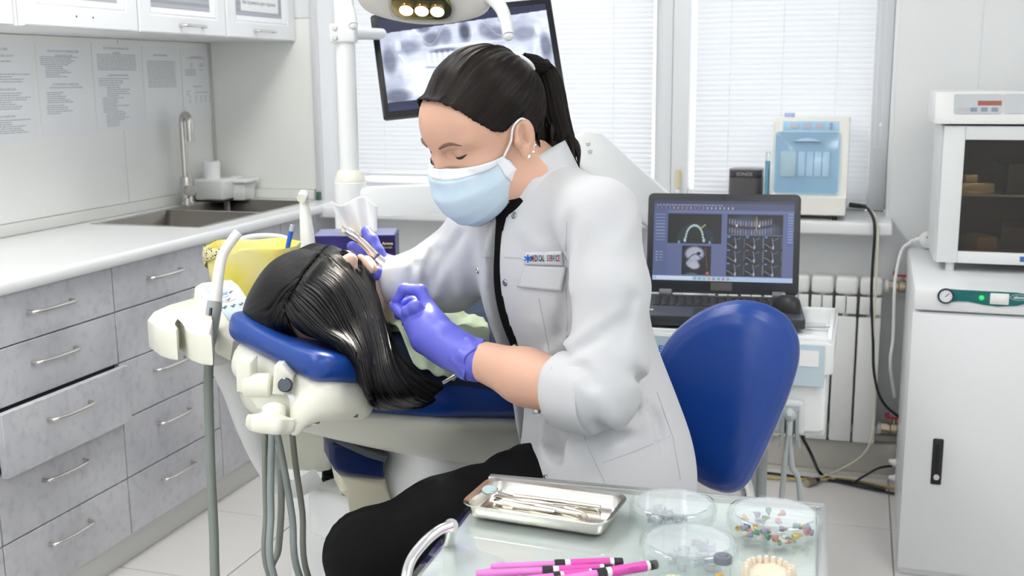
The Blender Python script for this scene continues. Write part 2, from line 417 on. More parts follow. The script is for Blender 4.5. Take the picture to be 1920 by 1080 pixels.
# the yellowed hinge at the mullion
h = on(1271, 350, y=YB+.155)
t = thing('window_hinge', 'small yellowed hinge cover at the foot of the window mullion', 'hinge', (h.x, h.y, .9))
B().cyl((h.x, h.y, .955), (h.x, h.y, 1.022), .0095, bev=.002).done('hinge_cap', mat('aged_plastic', (.72,.62,.38), .45), t)
B().cyl((h.x, h.y, .90), (h.x, h.y, .952), .0085, bev=.001).done('hinge_pin', pvc, t)
slat_m = mat('blind_slat', (.86,.87,.885), .4)
nt = slat_m.node_tree; bs_ = nt.nodes['Principled BSDF']; tr = nt.nodes.new('ShaderNodeBsdfTranslucent'); tr.inputs[0].default_value = (.88,.90,.93,1)
mx = nt.nodes.new('ShaderNodeMixShader'); mx.inputs[0].default_value = .3
nt.links.new(bs_.outputs[0], mx.inputs[1]); nt.links.new(tr.outputs[0], mx.inputs[2]); nt.links.new(mx.outputs[0], nt.nodes['Material Output'].inputs[0])
YS = YB+.125
for n, (x0, x1, zb, nm) in enumerate(((-1.915, -.722, .995, 'left window, behind the tilted monitor'), (-.568, .030, .915, 'right window, behind the blue-fronted device'))):
    t = thing('venetian_blind', 'white horizontal slat blind lowered over the '+nm, 'blind', (x0, YS, WZ1-.05), 'window blinds')
    B().box((x0, YS-.014, WZ1-.05), (x1, YS+.014, WZ1-.015), .003).done('head_rail', pvc, t)
    B().box((x0, YS-.011, zb-.012), (x1, YS+.011, zb), .003).done('bottom_rail', pvc, t)
    def slat_pt(u, v, x0=x0, x1=x1):
        a = (v-.5)*.024; c = .0022*(1-(2*v-1)**2)
        ang = math.radians(56)
        return (x0+(x1-x0)*u, a*math.cos(ang)-c*math.sin(ang), a*math.sin(ang)+c*math.cos(ang))
    me = B().grid(slat_pt, 2, 7).mesh('slat', slat_m, 80)
    k = 0; z = zb+.012
    while z < WZ1-.06:
        o = link('slat', me, slat_m); o.location = (0, YS, z); adopt(o, t); z += .0178
    for q in (.12, .5, .88) if n == 0 else (.2, .5, .8):
        x = x0+(x1-x0)*q
        B().cyl((x, YS-.013, zb), (x, YS-.013, WZ1-.05), .0008, seg=6).done('ladder_cord', pvc, t)
    xc = x1+.02
    pts = [(xc-.006, YS-.02, WZ1-.05), (xc-.006, YS-.02, 1.35), (xc-.004, YS-.02, 1.06+.08*n), (xc+.006, YS-.02, 1.035+.08*n), (xc+.016, YS-.02, 1.07+.08*n), (xc+.014, YS-.02, 1.35), (xc+.008, YS-.02, WZ1-.05)]
    B().tube(pts, .0012, 6).done('pull_cord', pvc, t)
    B().lathe([(0,0),(.005,.002),(.006,.012),(.003,.018),(0,.018)], T((xc+.014, YS-.02, 1.17+.01*n)), 12).done('cord_knob', pvc, t)

# ================================================================ left side: base units, worktop, sink, wall units
XP, XF_ = -1.954, -1.924        # plinth and drawer fronts
lam = mat('grey_concrete_laminate', (.49,.495,.53), .42, noise=(5, .9, (1,1,1), (.63,.635,.665)), bump=.06, bscale=60)
# finer dark specks on the laminate
nt = lam.node_tree; rp0 = [n for n in nt.nodes if n.type == 'VALTORGB'][0]
tc = [n for n in nt.nodes if n.type == 'TEX_COORD'][0]
nz = nt.nodes.new('ShaderNodeTexNoise'); nz.inputs['Scale'].default_value = 38; nz.inputs['Detail'].default_value = 5; nt.links.new(tc.outputs['Object'], nz.inputs['Vector'])
r2 = nt.nodes.new('ShaderNodeValToRGB'); r2.color_ramp.elements[0].position = .28; r2.color_ramp.elements[1].position = .5
r2.color_ramp.elements[0].color = (.84,.84,.86,1); r2.color_ramp.elements[1].color = (1,1,1,1); nt.links.new(nz.outputs['Fac'], r2.inputs[0])
mxc = nt.nodes.new('ShaderNodeMix'); mxc.data_type = 'RGBA'; mxc.blend_type = 'MULTIPLY'; mxc.inputs[0].default_value = 1
nt.links.new(rp0.outputs[0], mxc.inputs[6]); nt.links.new(r2.outputs[0], mxc.inputs[7]); nt.links.new(mxc.outputs[2], nt.nodes['Principled BSDF'].inputs['Base Color'])
dark_m = mat('cabinet_inside', (.05,.05,.055), .7)
edge_m = mat('light_edge_band', (.62,.62,.64), .4)
nickel = mat('satin_nickel', (.62,.60,.57), .3, 1)
def bow_handle(L, parent, y, z, x, flat=False):
    """bow pull along Y; two feet on the front at x"""
    d = .026
    path = [(x, y-L/2, z), (x+d*.75, y-L/2+.004, z), (x+d, y-L*.3, z), (x+d*1.05, y, z), (x+d, y+L*.3, z), (x+d*.75, y+L/2-.004, z), (x, y+L/2, z)]
    return B().tube(path, [.0055,.0050,.0052,.0054,.0052,.0050,.0055], 10, 6, flat=.8).done('handle', nickel, parent)
rows = [.09, .258, .430, .592, .736, .863]
unit_names = {1: 'second from the left, its middle drawer pulled open', 2: 'below the near bowl of the sink, all five drawers shut', 0: 'leftmost, cut by the edge of the photo'}
def drawer_unit(k, y0, y1):
    t = thing('drawer_unit', 'grey concrete-look drawer unit, '+unit_names[k], 'cabinet', (XF_-.25, (y0+y1)/2, .09), 'grey base units under the worktop')
    b = B(); b.box((XL+.005, y0+.0005, .092), (XF_-.019, y1-.0005, .863)); b.done('carcass', dark_m, t)
    for r in range(5):
        off = .032 if (k == 1 and r == 2) else 0
        z0, z1 = rows[r]+.0018, rows[r+1]-.0018
        d = B().box((XF_-.018+off, y0+.002, z0), (XF_+off, y1-.002, z1), .0012, 1).done('drawer', lam, t)
        if off: B().box((XF_-.30, y0+.03, z0+.015), (XF_-.018+off, y1-.03, z1-.035)).done('drawer_box', mat('drawer_box_grey', (.35,.35,.36), .5), d)
        zh = z1-.055 if r < 4 else z1-.055
        bow_handle(.155, d, (y0+y1)/2-.01, zh, XF_+off)
    return t
drawer_unit(0, 1.53, 2.005); drawer_unit(1, 2.005, 2.485); drawer_unit(2, 2.485, 2.965)
t = thing('sink_cabinet', 'grey concrete-look cabinet below the far bowl of the sink, beside the window', 'cabinet', (XF_-.25, 3.4, .09), 'grey base units under the worktop')
B().box((XL+.005, 2.966, .085), (XF_-.019, 3.86, .60)).done('carcass', dark_m, t)
for y0, y1 in ((2.965, 3.41), (3.41, 3.86)):
    d = B().box((XF_-.018, y0+.002, .092), (XF_, y1-.002, .861), .0012, 1).done('door', lam, t)
    bow_handle(.13, d, (y0+y1)/2+.0, .80, XF_)
plm = mat('plinth_white', (.66,.66,.64), .4)
tag(B().box((XP-.018, 1.5, 0), (XP, 3.86, .09), .001, 1).done('plinth', plm), 'long pale plinth board under the grey drawer fronts', 'plinth')
# worktop: a slab with a cut-out for the sink
SX0, SX1, SY0, SY1 = -2.40, -1.985, 3.01, 3.80
wt = mat('white_worktop', (.80,.815,.82), .22)
XC = -1.905; z0, z1 = .8635, .8975
b = B(); cut = .014
b.box((XL+.001, 1.3, z0), (SX0+cut, 3.868, z1)); b.box((SX1-cut, 1.3, z0), (XC-.012, 3.868, z1))
b.box((SX0+cut, 1.3, z0), (SX1-cut, SY0+cut, z1)); b.box((SX0+cut, SY1-cut, z0), (SX1-cut, 3.868, z1))
M = Matrix(((1,0,0,XC-.012),(0,0,1,1.3),(0,1,0,z0),(0,0,0,1)))
n = 10; prof = [(0,0)]+[(.012*math.sin(math.pi*i/n)**.6 if 0 < i < n else 0, (z1-z0)*(1-math.cos(math.pi*i/n))/2) for i in range(n+1)]+[(0,z1-z0)]
b.prism([(a,c) for a,c in prof[1:-1]], 2.568, M)
tag(b.done('worktop', wt), 'long white worktop with rounded front edge along the left wall', 'worktop')
# upstands along the wall
um = mat('cream_upstand', (.76,.77,.73), .35)
tag(B().box((XL+.0005, 1.3, .898), (XL+.018, 3.849, .935), .004).done('upstand_strip', um), 'low cream strip closing the worktop against the left wall', 'trim strip')
tag(B().box((XL+.019, 3.852, .898), (-2.02, 3.8695, .935), .004).done('upstand_strip', um), 'short cream strip closing the worktop below the end panel', 'trim strip')
# backsplash panels
pm = mat('cream_panel', (.91,.915,.89), .3)
bp = thing('backsplash', 'glossy cream wall panels behind the sink and under the wall cabinets', 'wall panel', (XL, 3, .93))
for y0, y1 in ((1.3, 2.27), (2.272, 3.30), (3.302, 3.864)):
    B().box((XL+.0005, y0, .936), (XL+.006, y1, 1.50), .0008, 1).done('panel', pm, bp)
pm2 = mat('greenish_panel', (.87,.885,.84), .3)
bp2 = thing('end_panel', 'greenish cream wall panel between the sink corner and the window', 'wall panel', (-2.2, 3.867, .93))
B().box((XL+.006, 3.864, .936), (-2.013, 3.8695, 1.585), .0008, 1).done('panel', pm2, bp2)
B().box((XL+.006, 3.864, 1.587), (-2.013, 3.8695, 2.6), .0008, 1).done('panel', mat('pale_grey_panel', (.80,.82,.835), .35), bp2)
# corner profile strips
tag(B().box((XL+.0065, 3.852, .937), (XL+.016, 3.8635, 1.5), .002).done('corner_profile', mat('grey_profile', (.6,.62,.6), .4)), 'thin grey profile in the corner beside the sink', 'profile')
tag(B().box((-2.012, 3.855, .898), (-1.985, 3.8695, 2.6), .003).done('edge_profile', mat('pale_profile', (.70,.71,.73), .35)), 'tall pale profile where the sink wall meets the window', 'profile')

# sink
sm = mat('sink_steel', (.24,.22,.20), .3, 1, aniso=.5, bump=.02, bscale=700)
t = thing('sink', 'double-bowl stainless steel sink set into the white worktop', 'sink', ((SX0+SX1)/2, (SY0+SY1)/2, .88))
def bowl(b, x0, x1, y0, y1, zt, zb, rad=.02):
    def rr(x0, x1, y0, y1, r, n=5):
        out = []
        for cx, cy, a0 in ((x1-r,y1-r,0),(x0+r,y1-r,90),(x0+r,y0+r,180),(x1-r,y0+r,270)):
            out += [(cx+r*math.cos(math.radians(a0+90*i/n)), cy+r*math.sin(math.radians(a0+90*i/n))) for i in range(n+1)]
        return out
    rings = [[b.bm.verts.new((*p, z)) for p in rr(x0+d, x1-d, y0+d, y1-d, rad)] for d, z in ((0,zt),(.003,zt-.004),(.004,zb+.02),(.012,zb+.004),(.03,zb))]
    for A, C in zip(rings, rings[1:]):
        for i in range(len(A)): b.bm.faces.new((A[i], A[(i+1)%len(A)], C[(i+1)%len(A)], C[i]))
    b.bm.faces.new(rings[-1])
ym = 3.41; zt = .8995
for (ya, yb_) in ((SY0+.018, ym-.012), (ym+.012, SY1-.018)):
    b = B(); bowl(b, SX0+.03, SX1-.02, ya, yb_, zt, .74); o = b.done('bowl', sm, t)
    cx, cy = (SX0+SX1)/2, (ya+yb_)/2
    B().lathe([(0,.742),(.018,.741),(.03,.745),(.036,.7415)], T((cx,cy,0)), 20).done('drain', chrome, o)
    if ya < 3.1:
        for i in range(4):
            xx = SX0+.09+.014*i
            B().box((xx, ya+.0005, .868), (xx+.007, ya+.0045, .888), .001, 1, None).done('overflow_slot', black_pl, o)
b = B()
b.box((SX0, SY0, .8975), (SX0+.03, SY1, zt)); b.box((SX1-.02, SY0, .8975), (SX1, SY1, zt))
b.box((SX0+.03, SY0, .8975), (SX1-.02, SY0+.018, zt)); b.box((SX0+.03, SY1-.018, .8975), (SX1-.02, SY1, zt)); b.box((SX0+.03, ym-.012, .8975), (SX1-.02, ym+.012, zt))
b.done('rim', steel, t)
# tap
tp = on(352, 383, z=.90); tx, ty = tp.x, tp.y
t = thing('tap', 'tall brushed steel tap with a curved spout and a side lever at the sink', 'tap', (tx, ty, .8995))
B().lathe([(0,.8995),(.028,.8995),(.028,.905),(.024,.909),(.0215,.912),(.0215,1.0),(.019,1.003),(0,1.003)], T((tx,ty,0)), 24).done('body', nickel, t)
zt2 = on(345, 212, y=ty).z
sp = [(tx, ty, 1.0), (tx, ty, zt2-.06), (tx+.004, ty-.004, zt2-.02), (tx+.022, ty-.012, zt2-.006), (tx+.042, ty-.022, zt2-.02), (tx+.046, ty-.024, zt2-.05), (tx+.046, ty-.024, zt2-.10)]
B().tube(sp, [.013,.013,.013,.013,.013,.0135,.0135], 14).done('spout', nickel, t)
d = Vector((.75,-.66,0)); c = Vector((tx,ty,.955))
o = B().cyl(c+d*.005, c+d*.066, .020, bev=.002).done('valve', nickel, t)
B().cyl(c+d*.058, c+d*.062+Vector((-.004,0,.075)), .0045, .0055, 12, .001).done('lever', nickel, o)
B().cyl((tx+.02,ty-.03,.8995), (tx+.02,ty-.03,.93), .012, .010, 16, .002).done('side_nozzle', nickel, t)

# things behind the tap
def on_top(x, y): return on(x, y, z=.8975)
a = on(333, 374, z=.90)
t = thing('open_tray', 'small white plastic bin left of the tap, against the wall', 'container', (a.x, a.y, .8975))
B().box((a.x-.05, a.y-.04, .8975), (a.x+.045, a.y+.05, .962), .006, 3, taper=.85).done('bin', white_pl, t)
a = on(415, 375, z=.90)+Vector((.02,-.01,0))
t = thing('soap_holder', 'white square plastic holder with a white roll standing in it beside the tap', 'container', (a.x, a.y, .8975))
B().box((a.x-.10, a.y-.06, .904), (a.x+.035, a.y+.06, .985), .01, 3, taper=.93).done('holder', white_pl, t)
B().box((a.x-.09, a.y-.05, .8975), (a.x+.025, a.y+.05, .904)).done('foot', black_pl, t)
B().lathe([(0,.94),(.03,.94),(.034,1.045),(.032,1.05),(.014,1.05),(.014,1.03),(0,1.03)], T((a.x-.05, a.y, 0)), 28).done('roll', white_paint, t)
a = on(462, 372, z=.90)+Vector((.012,-.02,0))
t = thing('lidded_box', 'white plastic box with an overhanging lid in the corner behind the sink', 'container', (a.x, a.y, .8975))
b0 = B().box((a.x-.11, a.y-.045, .8975), (a.x+.02, a.y+.045, .965), .006, 3, taper=.9).done('box_body', white_pl, t)
o = B().box((a.x-.12, a.y-.055, .965), (a.x+.032, a.y+.055, .980), .005, 3).done('lid', white_pl, t)
B().box((a.x-.07, a.y-.02, .980), (a.x-.02, a.y+.02, .988), .003).done('lid_grip', white_pl, o)
a = on(598, 366, y=3.84)
t = tag(B().box((a.x-.008, 3.83, .8975), (a.x+.006, 3.85, .93), .002).done('strip_end_cap', mat('dark_green_plastic', (.05,.12,.09), .4)), 'small dark end cap of the wall strip by the window', 'end cap')

# ---------------------------------------------------------------- wall units
door_w = mat('white_gloss_door', (.84,.855,.875), .15)
ribbed = mat('reeded_glass', (.66,.68,.74), .18, trans=.35, ior=1.2)
nt = ribbed.node_tree; tc = nt.nodes.new('ShaderNodeTexCoord'); wv = nt.nodes.new('ShaderNodeTexWave'); wv.bands_direction = 'Z'; wv.inputs['Scale'].default_value = 14; wv.inputs['Distortion'].default_value = .4
nt.links.new(tc.outputs['Object'], wv.inputs['Vector']); bp_ = nt.nodes.new('ShaderNodeBump'); bp_.inputs['Strength'].default_value = .6; bp_.inputs['Distance'].default_value = .004
nt.links.new(wv.outputs['Fac'], bp_.inputs['Height']); nt.links.new(bp_.outputs[0], nt.nodes['Principled BSDF'].inputs['Normal'])
XU = -2.075; ZU0, ZU1 = 1.502, 2.22
lab3 = ['leftmost, with two drilled holes instead of a handle', 'middle, with a bow handle', 'right, with a paper label on its glass']
for k, (y0, y1) in enumerate(((2.41, 2.893), (2.895, 3.378), (3.380, 3.862))):
    t = thing('wall_cabinet', 'white glass-door wall cabinet, '+lab3[k], 'cabinet', (XU-.2, (y0+y1)/2, ZU0), 'white wall cabinets above the sink')
    b = B()
    b.box((XL, y0, ZU0), (XU-.022, y0+.016, ZU1)); b.box((XL, y1-.016, ZU0), (XU-.022, y1, ZU1)); b.box((XL, y0+.016, ZU0), (XU-.022, y1-.016, ZU0+.016))
    b.box((XL, y0+.016, ZU1-.016), (XU-.022, y1-.016, ZU1)); b.box((XL, y0+.016, ZU0+.016), (XL+.005, y1-.016, ZU1-.016)); b.box((XL+.005, y0+.016, 1.84), (XU-.06, y1-.016, 1.856))
    b.done('carcass', white_paint, t)
    # door with a raised bevelled frame
    fr = .075; d = thing('door', None, None); bpy.data.objects.remove(d)
    b = B()
    def framering(x0, x1, i0, i1):
        def R4(x, i): return [b.bm.verts.new(p) for p in ((x,y0+.002+i,ZU0+i),(x,y1-.002-i,ZU0+i),(x,y1-.002-i,ZU1-i),(x,y0+.002+i,ZU1-i))]
        A, C = R4(x0, i0), R4(x1, i1)
        for i in range(4): b.bm.faces.new((A[i], A[(i+1)%4], C[(i+1)%4], C[i]))
    X = XU
    for (xa, ia), (xb, ib) in zip([(X-.02,0),(X-.004,0),(X,.004),(X,.052),(X-.003,.056),(X-.001,.062),(X-.012,.078),(X-.018,.078),(X-.02,.078)], [(X-.004,0),(X,.004),(X,.052),(X-.003,.056),(X-.001,.062),(X-.012,.078),(X-.018,.078),(X-.02,.078),(X-.02,0)]):
        framering(xa, xb, ia, ib)
    bmesh.ops.remove_doubles(b.bm, verts=b.bm.verts, dist=.0001)
    dr = b.done('door', door_w, t, 30)
    B().box((X-.0155, y0+.074, ZU0+.072), (X-.0125, y1-.074, ZU1-.072)).done('glass', ribbed, dr)
    if k == 0:
        for yy in (y0+.205, y0+.275):
            B().cyl((X-.001, yy, ZU0+.032), (X+.0006, yy, ZU0+.032), .0028, seg=12).done('drilled_hole', black_pl, dr)
    else: bow_handle(.125, dr, (y0+y1)/2-.0+.03*(k == 1), ZU0+.028, X)
    if k == 2:
        lb = B().box((X-.0124, y0+.115, ZU0+.095), (X-.0115, y1-.105, ZU0+.155)).done('paper_label', white_paint, dr)
        text_obj('Инструменты для терапии', .018, T((X-.0112, (y0+y1)/2, ZU0+.125)) @ Matrix(((0,0,1,0),(1,0,0,0),(0,1,0,0),(0,0,0,1))), mat('pale_ink', (.35,.37,.42), .6), 'label_text', dr)
    # dim contents behind the glass
    rr = random.Random(k)
    for q in range(4):
        yy = y0+.08+q*.095
        c = rr.choice([(.55,.58,.62), (.62,.45,.45), (.5,.52,.6), (.7,.7,.7)])
        o = tag(B().box((XL+.06, yy, ZU0+.017), (XL+.2, yy+.075, ZU0+.017+rr.uniform(.12,.26)), .004).done('stored_box', mat('stored_box_%d' % rr.randrange(4), c, .6)),
            '%s box dimly seen behind the reeded glass of the %s wall cabinet' % (['leftmost','second','third','rightmost'][q], ['leftmost','middle','right'][k]), 'box', 'boxes inside the wall cabinets')
t = thing('wall_panel_cabinet', 'plain pale wall cabinet end at the upper left edge of the photo', 'cabinet', (XU-.2, 2.2, 1.5))
B().box((XL, 1.6, 1.505), (XU-.03, 2.408, 2.22), .001, 1).done('carcass', pm2, t)

# papers in clear pockets on the wall
paper_m = mat('paper', (.89,.90,.915), .35)
ink = mat('print_ink', (.42,.43,.46), .7)
Mw = Matrix(((0,0,1,0),(1,0,0,0),(0,1,0,0),(0,0,0,1)))     # text plane on the left wall: x->Y, y->Z, normal +X
def sheet(y0, y1, zt, zb, skew, label, heads, blocks):
    t = thing('notice_sheet', label, 'notice', (XL+.007, (y0+y1)/2, zb), 'printed sheets pinned under the wall cabinets')
    X = XL+.0068
    B().prism([(y0,zb),(y1,zb+skew),(y1,zt+skew),(y0,zt)], .0006, T((X,0,0)) @ Mw).done('sheet', paper_m, t)
    for s, f, sz in heads:
        text_obj(s, sz, T((X+.0008, (y0+y1)/2, zt-(zt-zb)*f)) @ Mw, ink, 'heading', t, extrude=.0001)
    b = B(); r = random.Random(label); W = (y1-y0)
    for f0, f1, ind, wid, den in blocks:
        n = max(1, int((f1-f0)/.021))
        for i in range(n):
            z = zt-(zt-zb)*(f0+(f1-f0)*i/n); y = y0+W*ind; end = y0+W*(ind+wid*(1 if den else r.uniform(.45, 1)))
            while y < end:
                l = r.uniform(.006, .022); e = min(y+l, end)
                b.bm.faces.new([b.bm.verts.new(p) for p in ((X+.0009,y,z),(X+.0009,e,z),(X+.0009,e,z+.0023),(X+.0009,y,z+.0023))]); y += l+.0022
    b.done('print', ink, t, smooth=False)['kind'] = 'stuff'
yy = [on(x, 150, x=XL).y for x in (-70, 60, 67, 168, 172, 262, 266, 332, 338, 394)]
sheet(yy[0], yy[1], 1.475, 1.178, 0, 'leftmost printed notice sheet, cut by the edge of the photo', [('ПОМОЩЬ ПРИ',.07,.0105),('АСТМАТИЧЕСКИЙ СТАТУС',.135,.009),('АНАФИЛАКТИЧЕСКИЙ ШОК',.47,.0085),('КАРДИОГЕННЫЙ ШОК',.74,.0085)],
      [(.19,.22,.3,.5,0),(.32,.42,.25,.7,0),(.51,.69,.3,.62,0),(.78,.93,.3,.62,0)])
sheet(yy[2], yy[3], 1.476, 1.187, 0, 'printed notice sheet second from the left, two numbered lists', [('НЕОТЛОЖНАЯ ПОМОЩЬ ПРИ',.08,.010),('СЕРДЕЧНОЙ АСТМЕ',.125,.0085),('ОСТРЫЙ ИНФАРКТ МИОКАРДА',.44,.008),('АНГИНОЗНЫЙ ПРИСТУП (СТЕНОКАРДИЯ)',.475,.0075)],
      [(.145,.25,.07,.75,0),(.25,.38,.15,.5,0),(.53,.66,.14,.55,0),(.67,.78,.12,.5,0)])
sheet(yy[4], yy[5], 1.484, 1.187, 0, 'densely printed notice sheet third from the left, filled to the bottom', [('НЕОТЛОЖНАЯ ПОМОЩЬ ПРИ',.055,.0095),('ОБМОРОК',.105,.0085),('АНАФИЛАКТИЧЕСКИЙ ШОК',.36,.008)],
      [(.13,.32,.1,.8,1),(.40,.50,.1,.82,0),(.50,.62,.25,.5,0),(.62,.80,.15,.6,0),(.80,.96,.2,.5,0)])
sheet(yy[6], yy[7], 1.482, 1.186, 0, 'notice sheet with one solid block of text, fourth from the left', [('Памятка персоналу',.11,.009)], [(.19,.52,.12,.8,1)])
sheet(yy[8], yy[9], 1.478, 1.185, 0, 'notice sheet with small tables, rightmost beside the corner', [('СОСТАВ АПТЕЧКИ',.11,.0075),('ГРАФИК УБОРКИ',.49,.0075)],
      [(.13,.15,.2,.6,1),(.2,.27,.3,.12,0),(.2,.25,.6,.3,0),(.28,.37,.12,.35,1),(.28,.31,.6,.2,0),(.55,.62,.12,.15,0),(.57,.58,.4,.45,1),(.62,.72,.2,.05,1),(.62,.72,.4,.05,1),(.62,.72,.57,.05,1),(.62,.72,.72,.05,1),(.62,.72,.87,.05,1)])
# ================================================================ window side and right side
# ---------------------------------------------------------------- radiator
rad_m = mat('radiator_enamel', (.80,.81,.80), .3)
t = thing('radiator', 'white sectional radiator on the wall below the window sill', 'radiator', (-.3, 3.80, .13))
YR = 3.755; RP = .0778
b = B()
w2 = RP/2-.003
b.box((-w2, 0, .640), (w2, .085, .699), .012, 3)                    # rounded head of the section
b.box((-.012, .02, .135), (.012, .075, .66), .004)                  # water channel
for s in (-1, 1): b.box((s*w2/2-w2/2+.0015, .004, .575), (s*w2/2+w2/2-.0015, .02, .634), .004)
b.box((-w2, .0, .131), (w2, .014, .566), .006, 2)                   # long front plate
b.box((-w2, .07, .131), (w2, .085, .63), .005)
me = b.mesh('section', rad_m)
for k in range(13):
    o = link('section', me, rad_m); o.location = (.097-RP/2-k*RP, YR, 0); adopt(o, t)
B().cyl((-1.0, YR+.045, .668), (.10, YR+.045, .668), .016).done('header_pipe', rad_m, t)
B().cyl((-1.0, YR+.045, .17), (.10, YR+.045, .17), .016).done('header_pipe', rad_m, t)
brass = mat('nickel_brass', (.56,.47,.35), .3, 1); red_m = mat('red_handle', (.55,.03,.06), .4)
for z, nm in ((.668, 'upper'), (.178, 'lower')):
    t = thing('ball_valve', 'brass ball valve with red wing handle at the radiator, %s one' % nm, 'valve', (.14, YR+.045, z), 'radiator valves')
    y = YR+.045
    B().cyl((.099, y, z), (.114, y, z), .022, seg=20, bev=.003).done('union_nut', white_pl, t)
    B().cyl((.114, y, z), (.136, y, z), .021, seg=6).done('hex_nut', brass, t)
    B().lathe([(0,0),(.017,0),(.017,.008),(.021,.012),(.021,.03),(.017,.034),(.017,.045),(0,.045)], T((.134,y,z)) @ frame((1,0,0)), 20).done('valve_body', brass, t)
    B().cyl((.155, y, z+.018), (.155, y, z+.034), .006).done('stem', brass, t)
    B().box((.128, y-.006, z+.034), (.182, y+.006, z+.040), .002).box((.124, y-.007, z+.036), (.138, y+.007, z+.052), .003).box((.172, y-.007, z+.036), (.186, y+.007, z+.052), .003).done('wing_handle', red_m, t)
t = thing('heating_pipe', 'white vertical heating pipe beside the radiator, mostly hidden by the tall cabinet', 'pipe', (.19, YR+.045, 0))
B().cyl((.196, YR+.045, 0), (.196, YR+.045, .70), .017).done('riser', white_pl, t)
for z in (.668, .178): B().cyl((.178, YR+.045, z), (.196, YR+.045, z), .014).done('branch', white_pl, t)

# ---------------------------------------------------------------- on the sill
ZS = .889
yd = 3.725
def fp(x, y, yy=yd): q = on(x, y, y=yy); return (q.x, q.z)
oil_w = mat('ivory_plastic', (.83,.825,.77), .3)
pale_blue = thin_glass('frosted_blue_door', (.66,.84,.96), .16, .15)
x0, zb = fp(1443, 407); x1, _ = fp(1585, 410); _, zt = fp(1515, 222)
t = thing('handpiece_cleaner', 'ivory bench device with a pale blue see-through door on the window sill', 'machine', ((x0+x1)/2, yd+.12, ZS))
prof = [(yd+.02, ZS+.014), (yd, ZS+.02), (yd, ZS+.075), (yd+.018, ZS+.085), (yd+.040, zt-.012), (yd+.052, zt), (yd+.22, zt), (yd+.24, zt-.02), (yd+.24, ZS+.014)]
My = Matrix(((0,0,1,x0),(1,0,0,0),(0,1,0,0),(0,0,0,1)))
B().prism(prof, x1-x0, My, .007, 3).done('housing', oil_w, t)
for xx in (x0+.02, x1-.035):
    for yy in (yd+.03, yd+.2): B().cyl((xx, yy, ZS), (xx, yy, ZS+.015), .009).done('foot', black_pl, t)
# door: slightly leaning plate
def dp(u, v, off): # u across, v up the slanted front
    ya = yd+.014+(.044-.018)*v; return Vector((x0+.008+(x1-x0-.036)*u, ya-off, ZS+.088+(zt-.045-ZS-.088)*v))
d0, d1, d2 = dp(0,0,.004), dp(1,0,.004), dp(0,1,.004)
Md = Matrix.Translation(d0) @ frame((d1-d0).cross(d2-d0).normalized(), d1-d0)
Wd, Hd = (d1-d0).length, (d2-d0).length
def rrect(x0, y0, x1, y1, r, n=5):
    out = []
    for cx, cy, a0 in ((x1-r,y1-r,0),(x0+r,y1-r,90),(x0+r,y0+r,180),(x1-r,y0+r,270)):
        out += [(cx+r*math.cos(math.radians(a0+90*i/n)), cy+r*math.sin(math.radians(a0+90*i/n))) for i in range(n+1)]
    return out
dr = B().prism(rrect(0,0,Wd,Hd,.010), .007, Md, .002).done('door', pale_blue, t)
B().prism([(Wd*.28+Wd*.44*i/12, Hd*.84+Hd*.055*math.sin(math.pi*i/12)) for i in range(13)], .012, Md, .002).done('door_grip', mat('blue_grip', (.50,.66,.84), .25), dr)
B().prism(rrect(Wd*.09,Hd*.27,Wd*.33,Hd*.68,.004), .004, T((0,0,0)) @ Md @ T((0,0,-.003)), .001).done('inner_bottle', mat('inner_cream', (.72,.73,.66), .4), dr)
for i in range(4):
    B().prism(rrect(Wd*(.37+.125*i),Hd*.28,Wd*(.475+.125*i),Hd*.68,.003), .003, Md @ T((0,0,-.002)), .001).done('inner_tube', mat('inner_pale', (.70,.78,.85), .4), dr)
c0 = Vector((x0+.028, yd+.044, zt-.040)); 
pl = B().prism(rrect(0,0,(x1-x0)*.74,.031,.002), .004, T((x0+.030, yd+.040, zt-.042)) @ frame((0,-1,.13),(1,0,0)), .001).done('control_strip', mat('blue_strip', (.40,.64,.86), .35), t)
for i in range(3):
    B().prism(rrect(0,0,.023,.014,.001), .0015, T((x0+.055+.040*i, yd+.0355, zt-.032)) @ frame((0,-1,.13),(1,0,0))).done('display', mat('display_grey', (.55,.52,.58), .3), pl)
for i in range(2):
    B().cyl((x0+.183, yd+.037, zt-.032+.012*i), (x0+.183, yd+.0335, zt-.032+.012*i), .005, seg=14).done('button', mat('button_violet', (.36,.36,.55), .4), pl)
B().lathe([(0,0),(.017,0),(.017,.012),(.015,.014),(0,.014)], T((x0+.045, yd+.12, zt)), 20).done('filler_cap', mat('filler_cap_blue', (.45,.55,.85), .4), t)
a = on(1441, 330, y=yd+.03)
t = thing('glass_tube', 'clear blue-tinted tube standing on the sill beside the ivory device', 'tube', (a.x, yd+.03, ZS))
B().lathe([(0,ZS),(.0085,ZS),(.0085,on(1441,302,y=yd+.03).z),(0,on(1441,302,y=yd+.03).z)], T((a.x-.004, yd+.03, 0)), 16).done('liquid', mat('blue_liquid', (.25,.55,.72), .08, trans=.6), t)
B().lathe([(0,0),(.0085,0),(.0085,.022),(.006,.03),(0,.03)], T((a.x-.004, yd+.03, on(1441,302,y=yd+.03).z)), 16).done('glass_cap', glass, t)
